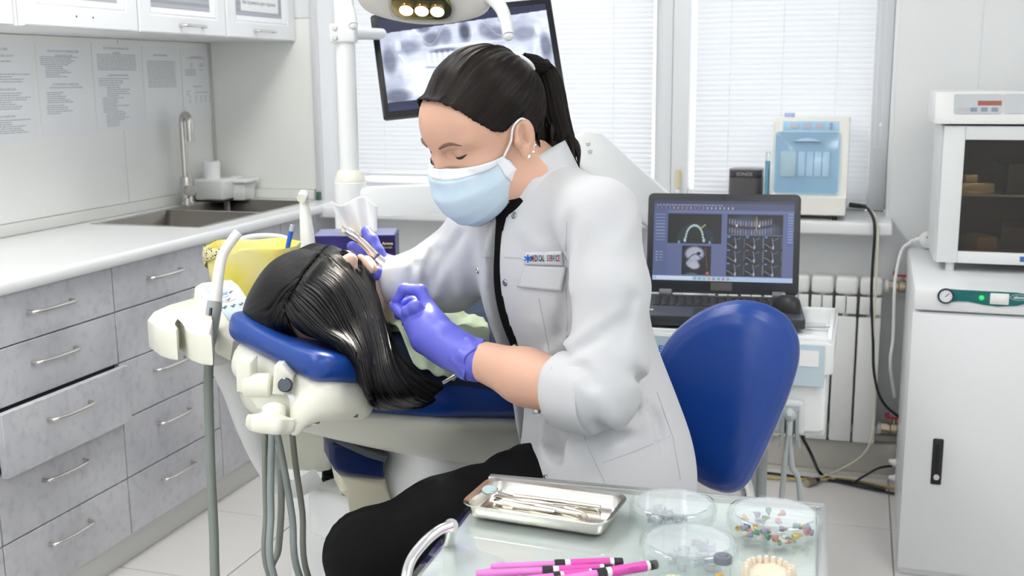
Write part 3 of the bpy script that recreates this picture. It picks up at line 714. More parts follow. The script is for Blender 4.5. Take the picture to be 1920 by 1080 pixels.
# speaker
a = on(1365, 340, y=3.80); c = on(1428, 340, y=3.80); zt_ = on(1396, 318, y=3.80).z; cx = (a.x+c.x)/2; hw = (c.x-a.x)/2
t = thing('loudspeaker', 'dark grey rounded loudspeaker standing on the window sill', 'speaker', (cx, 3.86, ZS))
spk = mat('speaker_mesh', (.085,.08,.085), .35, bump=.4, bscale=1500)
B().prism(rrect(-hw,-hw,hw,hw,.03,8), zt_-ZS-.028, T((cx,3.80+hw,ZS)), .002).done('grille', spk, t)
tp = B().prism(rrect(-hw,-hw,hw,hw,.03,8), .026, T((cx,3.80+hw,zt_-.027)), .004).done('top_band', mat('speaker_top', (.06,.055,.065), .25), t)
text_obj('SONOS', .016, T((cx-.002, 3.7995, zt_-.016)) @ frame((0,-1,0),(1,0,0)), mat('speaker_logo', (.35,.33,.34), .4), 'logo', tp, bold=.0003)

# ---------------------------------------------------------------- tall cabinet (quiet compressor) and the incubator on it
ZCB, YCF, XC0 = .806, 3.028, .153
t = thing('compressor_cabinet', 'tall white steel cabinet with green gauge panel at the right edge', 'cabinet', (.45, 3.4, 0))
cabm = mat('cabinet_white', (.80,.815,.83), .3)
Mc = T((XC0, YCF, 0)) @ RZ(-.012)
def cb(b, lo, hi, bev=0): return b.box(lo, hi, bev, 2, Mc)
b = B(); cb(b, (.003,.012,0), (.62,.735,.742), .003); b.done('body', cabm, t)
o = cb(B(), (0,0,.746), (.625,.74,ZCB), .012).done('lid', cabm, t)
door = cb(B(), (.0,0,.02), (.62,.014,.740), .004).done('door', cabm, t)
def cf(x, y):
    q = on(x, y, y=YCF); return (q.x-XC0, q.z)
poly = [cf(*p) for p in ((1762,545),(1775,541),(1800,543),(1860,546),(1905,548),(1935,552),(1950,560),(1935,566),(1905,573),(1870,574),(1845,571),(1815,564),(1795,564),(1780,566),(1765,564),(1760,555))]
pn = B().prism(poly, .004, Mc @ frame((0,-1,0),(1,0,0)), .001).done('gauge_panel', mat('panel_green', (.0,.13,.13), .25), t)
tr_poly = poly
gx, gz = cf(1773, 554)
g = B().cyl(Mc @ Vector((gx, -.003, gz)), Mc @ Vector((gx, -.010, gz)), .0205, seg=32, bev=.002).done('pressure_gauge', mat('gauge_rim', (.02,.04,.05), .3), t)
B().cyl(Mc @ Vector((gx, -.009, gz)), Mc @ Vector((gx, -.0112, gz)), .0155, seg=32).done('gauge_dial', mat('dial_white', (.75,.77,.80), .4), g)
b = B(); b.box((-.0008,-.002,0), (.0008,.011,.0006), 0, 1, Mc @ T((gx,-.0115,gz)) @ frame((0,-1,0),(.7,0,-.7)))
for i in range(9):
    an = math.radians(-30+30*i)
    b.box((.0105,-.0004,0), (.0135,.0004,.0004), 0, 1, Mc @ T((gx,-.0114,gz)) @ frame((0,-1,0),(math.cos(an),0,math.sin(an))))
b.done('needle_and_ticks', black_pl, g, smooth=False)['kind'] = 'stuff'
lx, lz = cf(1840, 557.5)
B().lathe([(0,.004),(.003,.0035),(.0065,.001),(.0065,-.003),(0,-.003)], Mc @ T((lx,-.005,lz)) @ frame((0,-1,0)), 16).done('green_lamp', mat('green_led', (.0,.35,.08), .3, emit=(.05,1,.2), es=.5), pn)
s0, s1 = cf(1855, 569), cf(1892, 550)
sw = cb(B(), (s0[0],-.008,s0[1]), (s1[0],-.003,s1[1]), .002).done('switch_frame', white_pl, pn)
cb(B(), (s0[0]+.009,-.011,s0[1]+.006), (s1[0]-.008,-.007,s1[1]-.006), .002).done('rocker', white_pl, pn)
ex, ez = cf(1910, 557)
text_obj('ekom', .011, Mc @ T((ex,-.0046,ez)) @ frame((0,-1,0),(1,0,0)), mat('logo_white', (.6,.7,.7), .4), 'logo', pn, bold=.0003)
B().tube([Mc @ Vector((ex+.021*math.cos(a_)*(1 if abs(math.cos(a_))<.99 else 1), -.0046, ez+.0075*math.sin(a_))) for a_ in [2*math.pi*i/20 for i in range(21)]], .0005, 5, 1).done('logo_ring', mat('logo_white'), pn)
l0, l1 = cf(1744, 907), cf(1770, 823)
lk = cb(B(), (l0[0],-.006,l0[1]), (l1[0],.002,l1[1]), .004).done('lock_plate', black_pl, door)
cb(B(), (l0[0]+.010,-.012,l0[1]+.035), (l1[0]-.010,-.005,l1[1]-.014), .005).done('lock_handle', black_pl, door)
B().cyl(Mc @ Vector(((l0[0]+l1[0])/2, -.005, l0[1]+.024)), Mc @ Vector(((l0[0]+l1[0])/2, -.013, l0[1]+.024)), .008, seg=20, bev=.001).done('key_cylinder', nickel, door)

YI = 3.315
t = thing('incubator', 'white steel cabinet with dark glass door, standing on the tall cabinet', 'cabinet', (.4, 3.5, ZCB))
inc = mat('hammered_white', (.76,.79,.79), .38, bump=.25, bscale=160)
z0 = .832; z1 = on(1772, 236, y=YI).z; xi0 = .2215; xi1 = .66
for xx in (xi0+.04, xi1-.06):
    for yy in (YI+.03, YI+.3): B().cyl((xx,yy,ZCB), (xx,yy,z0), .012).done('foot', white_pl, t)
# hollow body with shelf
b = B(); b.box((xi0-.004,YI+.02,z0), (xi0+.03,YI+.36,z1)); b.box((xi1-.03,YI+.02,z0), (xi1,YI+.36,z1)); b.box((xi0+.03,YI+.02,z0), (xi1-.03,YI+.36,z0+.03)); b.box((xi0+.03,YI+.02,z1-.03), (xi1-.03,YI+.36,z1)); b.box((xi0+.03,YI+.33,z0+.03), (xi1-.03,YI+.36,z1-.03))
b.done('body', inc, t)
dk = mat('incubator_inside', (.36,.29,.20), .5, noise=(6, .6, None, (.16,.13,.10)))
b = B(); b.box((xi0+.031,YI+.30,z0+.031), (xi1-.031,YI+.329,z1-.031)); b.box((xi0+.031,YI+.02,z0+.031), (xi0+.034,YI+.30,z1-.031)); b.box((xi0+.034,YI+.02,z0+.031), (xi1-.031,YI+.30,z0+.034)); b.done('lining', dk, t)
zs = on(1830, 366, y=YI).z
B().box((xi0+.034,YI+.03,zs-.006), (xi1-.031,YI+.30,zs)).done('shelf', steel, t)
# door ring and smoked pane
gx0, gz1 = [on(1810, 262, y=YI)[i] for i in (0,2)]; gz0 = on(1796, 471, y=YI).z
b = B(); b.box((xi0,YI,z0), (gx0,YI+.019,z1), .002); b.box((.60,YI,z0), (xi1,YI+.019,z1), .002); b.box((gx0,YI,z0), (.60,YI+.019,gz0), .002); b.box((gx0,YI,gz1), (.60,YI+.019,z1), .002)
dr = b.done('door', inc, t)
smoke = thin_glass('smoked_glass', (.62,.58,.52), .01)
B().box((gx0,YI+.006,gz0), (.60,YI+.010,gz1)).done('smoked_pane', smoke, dr)
B().box((on(1912,487,y=YI).x,YI-.0012,on(1912,491,y=YI).z), (.47,YI,on(1912,481,y=YI).z)).done('blue_sticker', mat('sticker_blue', (.07,.16,.45), .4), dr)
# header
hx0 = on(1753, 205, y=YI-.005).x; zh1 = on(1790, 172, y=YI).z; zh0 = z1+.006
prof = [(YI-.012, zh0), (YI-.014, zh0+.012), (YI+.008, zh1-.008), (YI+.016, zh1), (YI+.36, zh1), (YI+.36, zh0)]
hd = B().prism(prof, xi1-hx0+.012, Matrix(((0,0,1,hx0),(1,0,0,0),(0,1,0,0),(0,0,0,1))), .004).done('header', mat('header_white', (.80,.81,.80), .35), t)
Mh0 = frame((0,-1,.29),(1,0,0))
def hp(x, y, off=.001):
    q = on(x, y, y=YI-.003); f = (q.z-zh0-.012)/(zh1-.008-zh0-.012); return Vector((q.x, YI-.014+.022*f-off, q.z))
p0, p1 = hp(1788,213), hp(1879,178)
silver = mat('panel_silver', (.50,.53,.56), .35)
pn = B().prism(rrect(0,0,p1.x-p0.x,.055,.003), .002, T(p0) @ Mh0).done('control_panel', silver, hd)
p2 = hp(1882,213); pn2 = B().prism(rrect(0,0,.16,.055,.003), .002, T(p2) @ Mh0).done('name_panel', silver, hd)
q = hp(1833,198,.003); B().prism(rrect(0,0,.061,.0135,.001), .001, T(q) @ Mh0).done('red_display', mat('display_red', (.30,.06,.03), .3), pn)
for x in (1819, 1838.5, 1858): B().prism(rrect(0,0,.017,.011,.002), .002, T(hp(x,209,.003)) @ Mh0, .0006).done('button', mat('button_slate', (.24,.30,.37), .4), pn)
text_obj('ТЕКУЩЕЕ ВРЕМЯ', .0075, T(hp(1852,184.5,.0035)) @ Mh0, ink, 'panel_text', pn, bold=.0002)
text_obj('режим термостата\nавтоматический', .0042, T(hp(1809,205,.0035)) @ Mh0, ink, 'panel_text', pn)
text_obj('стерилизация\nинструмента', .0042, T(hp(1809,187,.0035)) @ Mh0, ink, 'panel_text', pn)
b = B()
b.box((0,0,0), (p1.x-p0.x,.0006,.0005), 0, 1, T(hp(1788,197,.0026)) @ Mh0); b.done('panel_line', ink, pn, smooth=False)
text_obj('Ультра', .030, T(hp(1922,186,.0035)) @ Mh0, black_pl, 'name_text', pn2, shear=.4)
b = B(); b.box((0,0,0), (.16,.0006,.0005), 0, 1, T(hp(1882,197,.0026)) @ Mh0); b.done('panel_line', ink, pn2, smooth=False)
# things inside
def inside(name, label, cat, m, lo, hi, rot=0):
    cx, cy = (lo[0]+hi[0])/2, (lo[1]+hi[1])/2
    B().box((lo[0]-cx,lo[1]-cy,lo[2]), (hi[0]-cx,hi[1]-cy,hi[2]), .003, 2, T((cx,cy,0)) @ RZ(rot)); 
    return tag(B().box((lo[0]-cx,lo[1]-cy,lo[2]), (hi[0]-cx,hi[1]-cy,hi[2]), .003, 2, T((cx,cy,0)) @ RZ(rot)).done(name, m), label, cat)
kraft = mat('kraft_paper', (.42,.30,.16), .6); tray_m = mat('tin_tray', (.75,.66,.45), .25, 1)
inside('metal_tray', 'shiny metal tray on the shelf behind the smoked glass door', 'tray', tray_m, (.27,3.36,zs), (.36,3.52,zs+.03), .1)
inside('metal_tray', 'small pale tray lying on the stacked tray behind the smoked glass', 'tray', tray_m, (.275,3.38,zs+.031), (.33,3.50,zs+.052), -.1)
inside('instrument_case', 'dark case on the shelf at the right behind the smoked glass', 'case', mat('dark_case', (.09,.07,.06), .5), (.385,3.37,zs), (.52,3.55,zs+.085), .15)
inside('kraft_bag', 'folded brown kraft bag on the floor of the incubator', 'bag', kraft, (.305,3.36,z0+.034), (.37,3.45,z0+.07), .5)
inside('instrument_roll', 'dark instrument roll on the floor of the incubator behind smoked glass', 'roll', mat('dark_case'), (.40,3.37,z0+.034), (.57,3.5,z0+.10), -.1)
# white plug with its cable lying on the cabinet's back corner
a = on(1722, 446, y=3.77)
t = thing('mains_plug', 'white two-pin mains plug lying on the tall cabinet, its cable hanging down', 'plug', (a.x, 3.74, ZCB))
wp = mat('plug_white', (.84,.85,.86), .35)
B().lathe([(0,-.020),(.014,-.019),(.026,-.012),(.029,0),(.026,.012),(.014,.019),(0,.020)], T((.222, 3.735, ZCB+.0295)) @ frame((.25,-.95,.1)), 24).done('plug_body', wp, t)
for dz in (-.011, .011): B().cyl((.217, 3.7165, ZCB+.03+dz), (.217, 3.7145, ZCB+.03+dz), .0022, seg=10).done('socket_hole', black_pl, t)
B().lathe([(.010,0),(.008,.006),(.0095,.010),(.007,.014),(.0085,.018),(.006,.022),(.0075,.026),(.004,.032),(0,.032)], T((.198,3.737,ZCB+.030)) @ frame((-1,0,-.25)), 14).done('strain_relief', wp, t)
B().tube([(.172,3.737,ZCB+.022), (.145,3.73,ZCB-.005), (.130,3.70,ZCB-.08), (.128,3.69,.66), (.132,3.69,.52), (.128,3.69,.43), (.150,3.76,.3)], .0052, 10).done('cable', wp, t)

# ---------------------------------------------------------------- cables from the device, on the floor
blk = mat('cable_black', (.012,.014,.016), .4); ylw = mat('cable_yellow', (.50,.38,.12), .5); clr = mat('tube_clear', (.68,.66,.52), .3)
a = on(1592, 384, y=3.80)
t = thing('power_cable', 'black power cable hanging from the ivory device over the sill edge', 'cable', (a.x, 3.80, ZS))
B().cyl((a.x,3.80,a.z), (a.x+.055,3.79,a.z-.004), .0085, .0075, 12, .002).done('connector', blk, t)
def cpath(pts, y): return [on(px_, py_, y=(y if not isinstance(y, (list,tuple)) else y[i])) for i, (px_, py_) in enumerate(pts)]
B().tube(cpath(((1613,385),(1628,392),(1638,412),(1640,440),(1636,500),(1634,560),(1637,640),(1638,690),(1645,730),(1660,760),(1690,785)), [3.79,3.75,3.69,3.685,3.685,3.69,3.69,3.69,3.69,3.70,3.72]), .0048, 10).done('cable', blk, t)
t = tag(B().tube(cpath(((1625,388),(1640,405),(1646,440),(1644,500),(1640,580),(1637,660),(1640,730),(1638,790),(1632,830),(1610,860),(1560,888),(1535,895)), [3.78,3.72,3.685,3.685,3.69,3.69,3.69,3.69,3.69,3.72,3.74,3.74]), .0038, 8).done('clear_tube', clr), 'thin yellowish clear tube hanging beside the black power cable', 'tube')
def fl(*pts, z=.008): return [on(a_, b_, z=z) for a_, b_ in pts]
tag(B().tube([on(1502,816,y=3.60), on(1520,850,y=3.62)]+fl((1537,886),(1560,898),(1610,905),(1660,918)), .0055, 8).done('floor_cable', blk), 'black cable dropping from the cart to the floor by the skirting', 'cable')
tag(B().tube(fl((1400,884),(1450,888),(1510,896),(1560,901),(1620,914),(1680,926)), .0045, 8).done('floor_cable', blk), 'thin black cable running along the skirting on the tiles', 'cable')
tag(B().tube(fl((1420,893),(1480,898),(1540,899),(1580,898),(1640,908),(1690,918), z=.010), .005, 8).done('floor_cable', ylw), 'yellow cable running along the skirting beside the black ones', 'cable')
tag(B().tube(fl((1600,905))+[on(1625,890,y=3.72), on(1650,877,y=3.74), on(1682,873,y=3.78)], .004, 8).done('floor_cable', blk), 'short black cable curving up from the floor to behind the tall cabinet', 'cable')
a = on(1512, 906, z=.014); c = on(1535, 899, z=.014)
t = thing('hose_coupling', 'brass hose coupling lying on the floor tiles by the skirting', 'coupling', (a.x, a.y, 0))
B().cyl(a, a.lerp(c, .6), .014, seg=6).done('nut', brass, t); B().cyl(a.lerp(c,.6), c, .012, .007, 14).done('sleeve', blk, t)
for z_, nm in ((.03,'lower'),(.085,'upper')):
    a = on(1672, 899 if nm == 'upper' else 912, y=3.70)
    tag(B().tube([(a.x-.012,3.70,z_+.012), (a.x+.01,3.70,z_+.006), (a.x+.04,3.70,z_+.01)], [.006,.016,.016], 14).tube([(a.x+.04,3.70,z_+.01),(a.x+.08,3.72,z_+.01),(a.x+.12,3.8,z_+.02)], .014, 12).done('pipe_elbow', wp), 'white plastic pipe fitting beside the tall cabinet near the floor, %s one' % nm, 'pipe fitting', 'pipe fittings near the floor')
# ================================================================ instrument cart with the laptop
ZT, YT0, YT1, XT0, XT1 = .80, 2.392, 2.735, -.50, -.032
t = thing('instrument_cart', 'white dental instrument cart with pale blue front panel behind the blue stool', 'cart', ((XT0+XT1)/2, 2.55, 0))
cw = mat('cart_white', (.80,.82,.82), .25)
zp = on(1559, 706, y=YT0).z
cart_body = B().prism(rrect(XT0, YT0, XT1, YT1, .018), ZT-.006-zp, T((0,0,zp)), .006, 3).done('head', cw, t)
# tray rim on the top
b = B()
for lo, hi in (((XT0+.006,YT0+.004),(XT1-.006,YT0+.014)), ((XT0+.006,YT1-.014),(XT1-.006,YT1-.004)), ((XT0+.006,YT0+.014),(XT0+.016,YT1-.014)), ((XT1-.016,YT0+.014),(XT1-.006,YT1-.014))):
    b.box((*lo, ZT-.008), (*hi, ZT+.003), .002)
b.done('rim', cw, t)
def cq(x, y, off=0): q = on(x, y, y=YT0-off); return q
a, c = cq(1205, 697), cq(1548, 651)
pbm = mat('pale_blue_panel', (.52,.62,.69), .3)
pnl = B().box((XT0+.02, YT0-.003, a.z-.006), (c.x, YT0+.001, c.z+.004), .001, 1).done('front_panel', pbm, t)
a, c = cq(1470, 683), cq(1536, 658)
B().box((a.x, YT0-.0045, a.z), (c.x, YT0-.003, c.z)).done('label_field', white_paint, pnl)
text_obj('SIGER', .021, T(cq(1231,654,.0035)) @ frame((0,-1,0),(1,0,0)), mat('siger_blue', (.05,.22,.6), .4), 'logo', pnl, bold=.0006)
a = cq(1548, 814)
b = B().prism(rrect(XT0+.02, YT0+.012, on(1547,760,y=YT0+.01).x, YT1-.02, .012), zp-a.z, T((0,0,a.z)), .006, 3)
b.done('lower_box', cw, t)
B().box((XT0+.01, YT0+.03, a.z-.02), (XT1-.012, YT1-.02, zp), .01, 3).done('inner_box', mat('cart_grey', (.66,.68,.68), .35), t)
B().box((XT0-.02, YT0+.10, a.z-.045), (XT1-.1, YT0+.2, a.z-.02), .008).done('carrier', mat('cart_grey'), t)
# pedestal pole and foot
for x in (1411, 1428):
    q = on(x, 900, y=2.52); B().cyl((q.x, 2.52, .09), (q.x, 2.52, a.z-.02), .012).done('pole', grey_pl, t)
B().box((on(1411,900,y=2.52).x-.14, 2.34, .05), (on(1428,900,y=2.52).x+.14, 2.72, .09), .02, 3).done('foot', mat('cart_grey'), t)
for dx in (-.1,.1):
    for y in (2.38, 2.68):
        xx = on(1420,900,y=2.52).x+dx; B().cyl((xx-.012, y, .025), (xx+.012, y, .025), .025, seg=20, bev=.004).done('castor', black_pl, t)
# syringe holder with the air-water syringe
h = on(1483, 770, y=YT0)
hb = B().box((h.x-.030, YT0-.004, h.z-.055), (h.x+.030, YT0+.014, h.z+.025), .01, 3).done('holder_recess', mat('cart_grey'), t)
B().prism([(-.016,-.075),(-.012,-.05),(-.012,.008),(.012,.008),(.012,-.05),(.018,-.075),(.024,-.075),(.018,-.05),(.018,.012),(-.018,.012),(-.018,-.05),(-.022,-.075)], .03, T((h.x, YT0-.002, h.z)) @ frame((0,-1,0),(1,0,0)), .002).done('holder_fork', grey_pl, t)
s = thing('air_water_syringe', 'grey air and water syringe hanging in the holder on the cart front', 'syringe', (h.x, YT0-.03, h.z))
B().lathe([(0,0),(.0145,0),(.0145,.010),(.009,.020),(.0085,.030),(.005,.034),(0,.034)], T((h.x, YT0-.02, h.z-.004)) @ frame((0,-.9,.35)), 20).done('nozzle', mat('syringe_grey', (.55,.60,.61), .35), s)
B().cyl((h.x, YT0-.022, h.z-.05), (h.x, YT0-.02, h.z+.006), .007, .011, 16, .002).done('grip', mat('syringe_grey'), s)
for sg, ex in ((-1, 1466), (1, 1500)):
    e = on(ex, 930, y=YT0-.01)
    B().tube([(h.x+.002*sg, YT0-.022, h.z-.045), (h.x+.008*sg, YT0-.02, h.z-.12), (e.x, YT0-.01, e.z), (e.x+.02*sg, YT0+.02, .06), (e.x, YT0+.10, .02)], .0062, 10).done('hose', mat('hose_pale_grey', (.42,.46,.46), .45), s)
# box-section lift arm running behind the laptop up to the left
A_, C_ = P(1088, 268, 2.95), P(1300, 452, 2.95)
t2 = thing('lift_arm', 'thick white box-section lift arm sloping down behind the laptop', 'arm', C_)
d = (C_-A_).normalized(); nrm = (CAM-A_).normalized(); M = T(A_) @ frame(nrm, d)
L = (C_-A_).length
B().prism([(0-.012,-.052),(L,-.056),(L,.056),(0.03,.056),(0,.052),(-.018,.034),(-.022,-.03)], .07, M @ T((0,0,-.07)), .010, 3).done('arm_cover', cw, t2)
for (u_, v_) in ((.035,.0),(.018,.012)):
    B().cyl(M @ Vector((u_,v_,-.002)), M @ Vector((u_,v_,.002)), .0055, seg=16, bev=.001).done('screw', nickel, t2)
# forearm continues down into the cart
B().tube([C_+Vector((0,0,-.01)), C_+Vector((.01,-.02,-.16)), (C_.x, 2.6, .62)], .035, 16).done('lower_joint', cw, t2)

# ---------------------------------------------------------------- laptop
lap_k = mat('laptop_black', (.03,.032,.038), .42, bump=.05, bscale=1200); lap_d = mat('laptop_deck', (.055,.06,.075), .38)
Ml = T((-.468, 2.421, ZT+.004)) @ RZ(math.radians(6.2)); LW, LD = .374, .262
t = thing('laptop', 'open black laptop showing dental scans on its screen, on the cart', 'laptop', Ml @ Vector((LW/2, LD/2, 0)))
base = B().prism(rrect(0,0,LW,LD,.012), .021, Ml, .004, 2).done('base', lap_k, t)
deck = B().prism(rrect(.004,.004,LW-.004,LD-.018,.010), .0012, Ml @ T((0,0,.0205)), .0004).done('deck', lap_d, t)
key_m = mat('key_black', (.018,.019,.022), .45); me = B().box((-.0075,-.0072,0), (.0075,.0072,.0025), .0012, 1).mesh('key', key_m)
kx0, ky0 = .028, .128
for r in range(6):
    n = 15 if r < 5 else 8
    x = kx0
    for k in range(15 if r > 0 else 11):
        w = .0195
        if r == 0 and k == 4: w = .098
        o = link('key', me, key_m); o.matrix_basis = Ml @ T((x+w/2-.001, ky0+.0185*r, .0216)) @ Matrix.Diagonal(((w-.003)/.015,1,1,1)); o['_k'] = 1; del o['_k']
        adopt(o, deck); x += w
B().prism(rrect(.125,.022,.225,.096,.004), .0006, Ml @ T((0,0,.0216))).done('touchpad', mat('touchpad_black', (.025,.026,.03), .3), deck)
B().box((.010,.060,.0216), (.034,.074,.0219), 0, 1, Ml).done('sticker', mat('sticker_pale', (.5,.62,.75), .4), deck)
for xx in (.035, LW-.065):
    B().cyl(Ml @ Vector((xx, LD-.006, .026)), Ml @ Vector((xx+.032, LD-.006, .026)), .010, seg=16, bev=.002).done('hinge', mat('hinge_grey', (.16,.165,.18), .35), t)
tilt = math.radians(11); Ms = Ml @ T((.0, LD-.004, .026)) @ Matrix.Rotation(-tilt, 4, 'X') @ Matrix.Rotation(math.radians(90), 4, 'X')   # local x across, y up, z toward the viewer
SH = .247
lid = B().prism(rrect(.002,0,LW-.002,SH,.012), .008, Ms @ T((0,0,-.008)), .003).done('screen_lid', lap_k, t)
B().cyl(Ms @ Vector((LW/2,SH-.009,-.001)), Ms @ Vector((LW/2,SH-.009,.0008)), .0035, seg=16).done('webcam', mat('lens_dark', (.01,.01,.012), .1), lid)
B().prism(rrect(LW/2-.026,.008,LW/2+.026,.028,.001), .0006, Ms).done('sticker', mat('sticker_dark', (.09,.085,.085), .5), lid)
# the picture on the screen
W_, H_ = 300, 172
im = np.zeros((H_,W_,3)); im[:] = (.115,.145,.30)
yy, xx = np.mgrid[0:H_,0:W_]; U, Vv = xx/W_, yy/H_
def rect(x0,y0,x1,y1,c): im[int(y0*H_):int(y1*H_), int(x0*W_):int(x1*W_)] = c
rect(0,0,1,.035,(.05,.06,.13)); rect(0,.035,1,.115,(.085,.10,.20)); rect(0,.945,1,1,(.42,.55,.80)); rect(0,.115,.1,.945,(.10,.13,.27)); rect(.95,.13,1,.55,(.09,.12,.28))
rect(.1,.13,1,.15,(.16,.19,.36))
rl = np.random.default_rng(3)
for i in range(22): rect(.02+.022*i,.052,.02+.022*i+.014,.068,(.25,.28,.42))
for i in range(19): rect(.02+.03*i,.08,.02+.03*i+.013,.106, tuple(rl.uniform(.1,.45,3)) if i < 12 else (.4,.43,.55))
for i in range(9): rect(.015,.17+.04*i,.085,.185+.04*i,(.22,.27,.48))
for i in range(4): rect(.02,.64+.035*i,.035,.655+.035*i,(.4,.45,.6)); rect(.045,.645+.035*i,.07,.652+.035*i,(.25,.3,.45))
for i in range(11): rect(.958,.15+.034*i,.995,.172+.034*i,(.20,.27,.52))
for i in range(8): rect(.3+.034*i,.955,.318+.034*i,.99, tuple(rl.uniform(.1,.5,3)))
rect(.03,.953,.29,.993,(.62,.72,.86))
def blob(cx,cy,rx,ry,c,soft=.25):
    d = np.sqrt(((U-cx)/rx)**2+((Vv-cy)/ry)**2); a = np.clip((1-d)/soft,0,1)[...,None]; im[:] = im*(1-a)+np.array(c)*a
def within(x0,y0,x1,y1,base,fn):
    global im
    keep = im.copy(); rect(x0,y0,x1,y1,base); fn(); m_ = np.zeros((H_,W_),bool); m_[int(y0*H_):int(y1*H_), int(x0*W_):int(x1*W_)] = True
    im = np.where(m_[...,None], im, keep)
def pan1():
    blob(.30,.50,.145,.24,(.014,.030,.040),.15); blob(.30,.53,.10,.22,(.008,.012,.012),.2)
    for i in range(15):
        a_ = math.pi*(.04+.92*i/14); blob(.295-.062*math.cos(a_),.47-.165*math.sin(a_),.0095,.021,(.55,.72,.74),.7)
    for s in (-1,1): blob(.295+.068*s,.44+.05,.012,.035,(.5,.66,.68),.6); blob(.295+.11*s,.52,.010,.03,(.25,.36,.38),.6)
    for k in range(9): blob(.335+.0045*k,.345-.006*k,.006,.010,(.42,.38,.05),.5)
within(.105,.165,.49,.535,(.007,.009,.008),pan1)
def pan2():
    blob(.66,.30,.13,.16,(.05,.06,.11),.6); blob(.80,.35,.13,.12,(.06,.075,.13),.6)
    for i in range(16):
        x = .545+.0195*i; c_ = .15+.12*rl.random(); dy = .03*((i-7.5)/7.5)**2
        blob(x,.275+(-dy),.008,.05,(c_,c_,c_*1.35),.6); blob(x,.385-dy,.0075,.055,(c_*.9,c_*.9,c_*1.25),.6)
    for i in range(60):
        x = .54+.31*i/60; blob(x,.325-.03*((i-30)/30)**2,.006,.012,(.008,.008,.016),.6)
    for x in (.595,.755): blob(x,.30,.008,.02,(.75,.75,.8),.5)
    blob(.735,.28,.008,.12,(.30,.27,.12),.5)
within(.53,.165,.925,.415,(.008,.009,.016),pan2)
def pan3():
    blob(.30,.66,.075,.10,(.40,.43,.55),.3); blob(.285,.78,.05,.06,(.38,.41,.52),.3); blob(.33,.655,.02,.025,(.01,.01,.015),.4)
    for k in range(40): blob(.215+.0045*k,.765-.10*math.sin(math.pi*k/40)**2,.006,.008,(.02,.022,.012),.6)
    blob(.30,.81,.045,.05,(.45,.47,.56),.4); blob(.395,.90,.014,.022,(.55,.13,.02),.4); blob(.28,.92,.05,.03,(.06,.12,.10),.4)
    for k in range(30): blob(.375+.0006*k,.58+.009*k,.003,.006,(.22,.07,.03),.6)
within(.21,.565,.42,.925,(.010,.010,.014),pan3)
for r_ in range(3):
    for c_ in range(3):
        x0 = .53+.132*c_; y0 = .43+.168*r_
        def pc(x0=x0,y0=y0):
            blob(x0+.10,y0+.08,.024,.10,(.018,.025,.036),.15); blob(x0+.03,y0+.14,.045,.07,(.003,.004,.006),.25)
            for k in range(22):
                blob(x0+.004+.0022*k,y0+.095+.0022*k-.0035*math.sin(k*.2),.0045,.008,(.16,.18,.24),.7); blob(x0+.055+.0005*k,y0+.02+.005*k,.004,.008,(.22,.24,.32),.7)
            blob(x0+.062,y0+.135,.009,.03,(.4,.43,.52),.5); 
            for k in range(10): blob(x0+.07+.003*k,y0+.045-.003*k,.003,.006,(.18,.2,.26),.7)
        within(x0,y0,x0+.13,y0+.166,(.012,.018,.026),pc)
        rect(x0+.006,y0+.004,x0+.024,y0+.024,(.45,.04,.05) if (r_ == 1 and c_ == 1) else (.12,.25,.62)); rect(x0+.124,y0+.02,x0+.128,y0+.15,(.16,.15,.14))
picture('screen_picture', im, lambda u,v: Ms @ Vector((.017+(LW-.034)*u, .031+(SH-.031-.018)*v, .0006)), attr_mat('laptop_picture', .72, .25), lid)
# mouse and vial on the cart
t = thing('computer_mouse', 'black computer mouse resting on the right side of the laptop deck', 'mouse', Ml @ Vector((.338,.12,.024)))
Mm = Ml @ T((.338,.115,.022)) @ RZ(.35)
def mouse(u, v):
    a_ = 2*math.pi*u; h_ = math.sin(v*math.pi/2); r_ = math.cos(v*math.pi/2)**.6
    return Mm @ Vector((.029*math.cos(a_)*r_, .052*math.sin(a_)*r_, .034*h_*(1-.25*math.sin(a_)*r_)))
mo = B().grid(mouse, 28, 10, True).done('mouse_shell', mat('mouse_black', (.02,.02,.023), .45), t)
B().box((-.002,.012,.030), (.002,.026,.034), .001, 1, Mm).done('wheel', grey_pl, mo)
a, c = on(1500, 610, z=ZT+.006), on(1549, 611, z=ZT+.006)
t = thing('glass_ampoule', 'thin clear tube with a white cap lying on the cart tray', 'tube', a)
B().cyl(a, c, .0055, seg=14, bev=.001).done('tube', mat('frosted_tube', (.72,.74,.78), .2, trans=.4), t)
B().cyl(c, c+(c-a).normalized()*.008, .0035, seg=12).done('cap', steel, t)
# ================================================================ dental unit, patient chair, lamp, monitor
def hit(x, y, o, n):
    d = ray(x, y); n = Vector(n); return CAM + d*((Vector(o)-CAM).dot(n)/d.dot(n))
def plane_prism(pxs, o, n, depth, bev=.004, seg=3, smooth_n=0):
    """outline seen in the photograph, laid on the plane through o facing n, given real thickness away from the viewer"""
    pts = [hit(x, y, o, n) for x, y in pxs]
    if smooth_n: pts = catmull(pts, smooth_n, True)
    M = T(o) @ frame(n); Mi = M.inverted(); poly = [(q.x, q.y) for q in (Mi @ p for p in pts)]
    return B().prism(poly, depth, M @ T((0,0,-depth)), bev, seg)
TOC = Vector((-FW.x, -FW.y, 0)).normalized()          # horizontal direction towards the camera
R0 = Vector((math.cos(YAW), math.sin(YAW), 0))

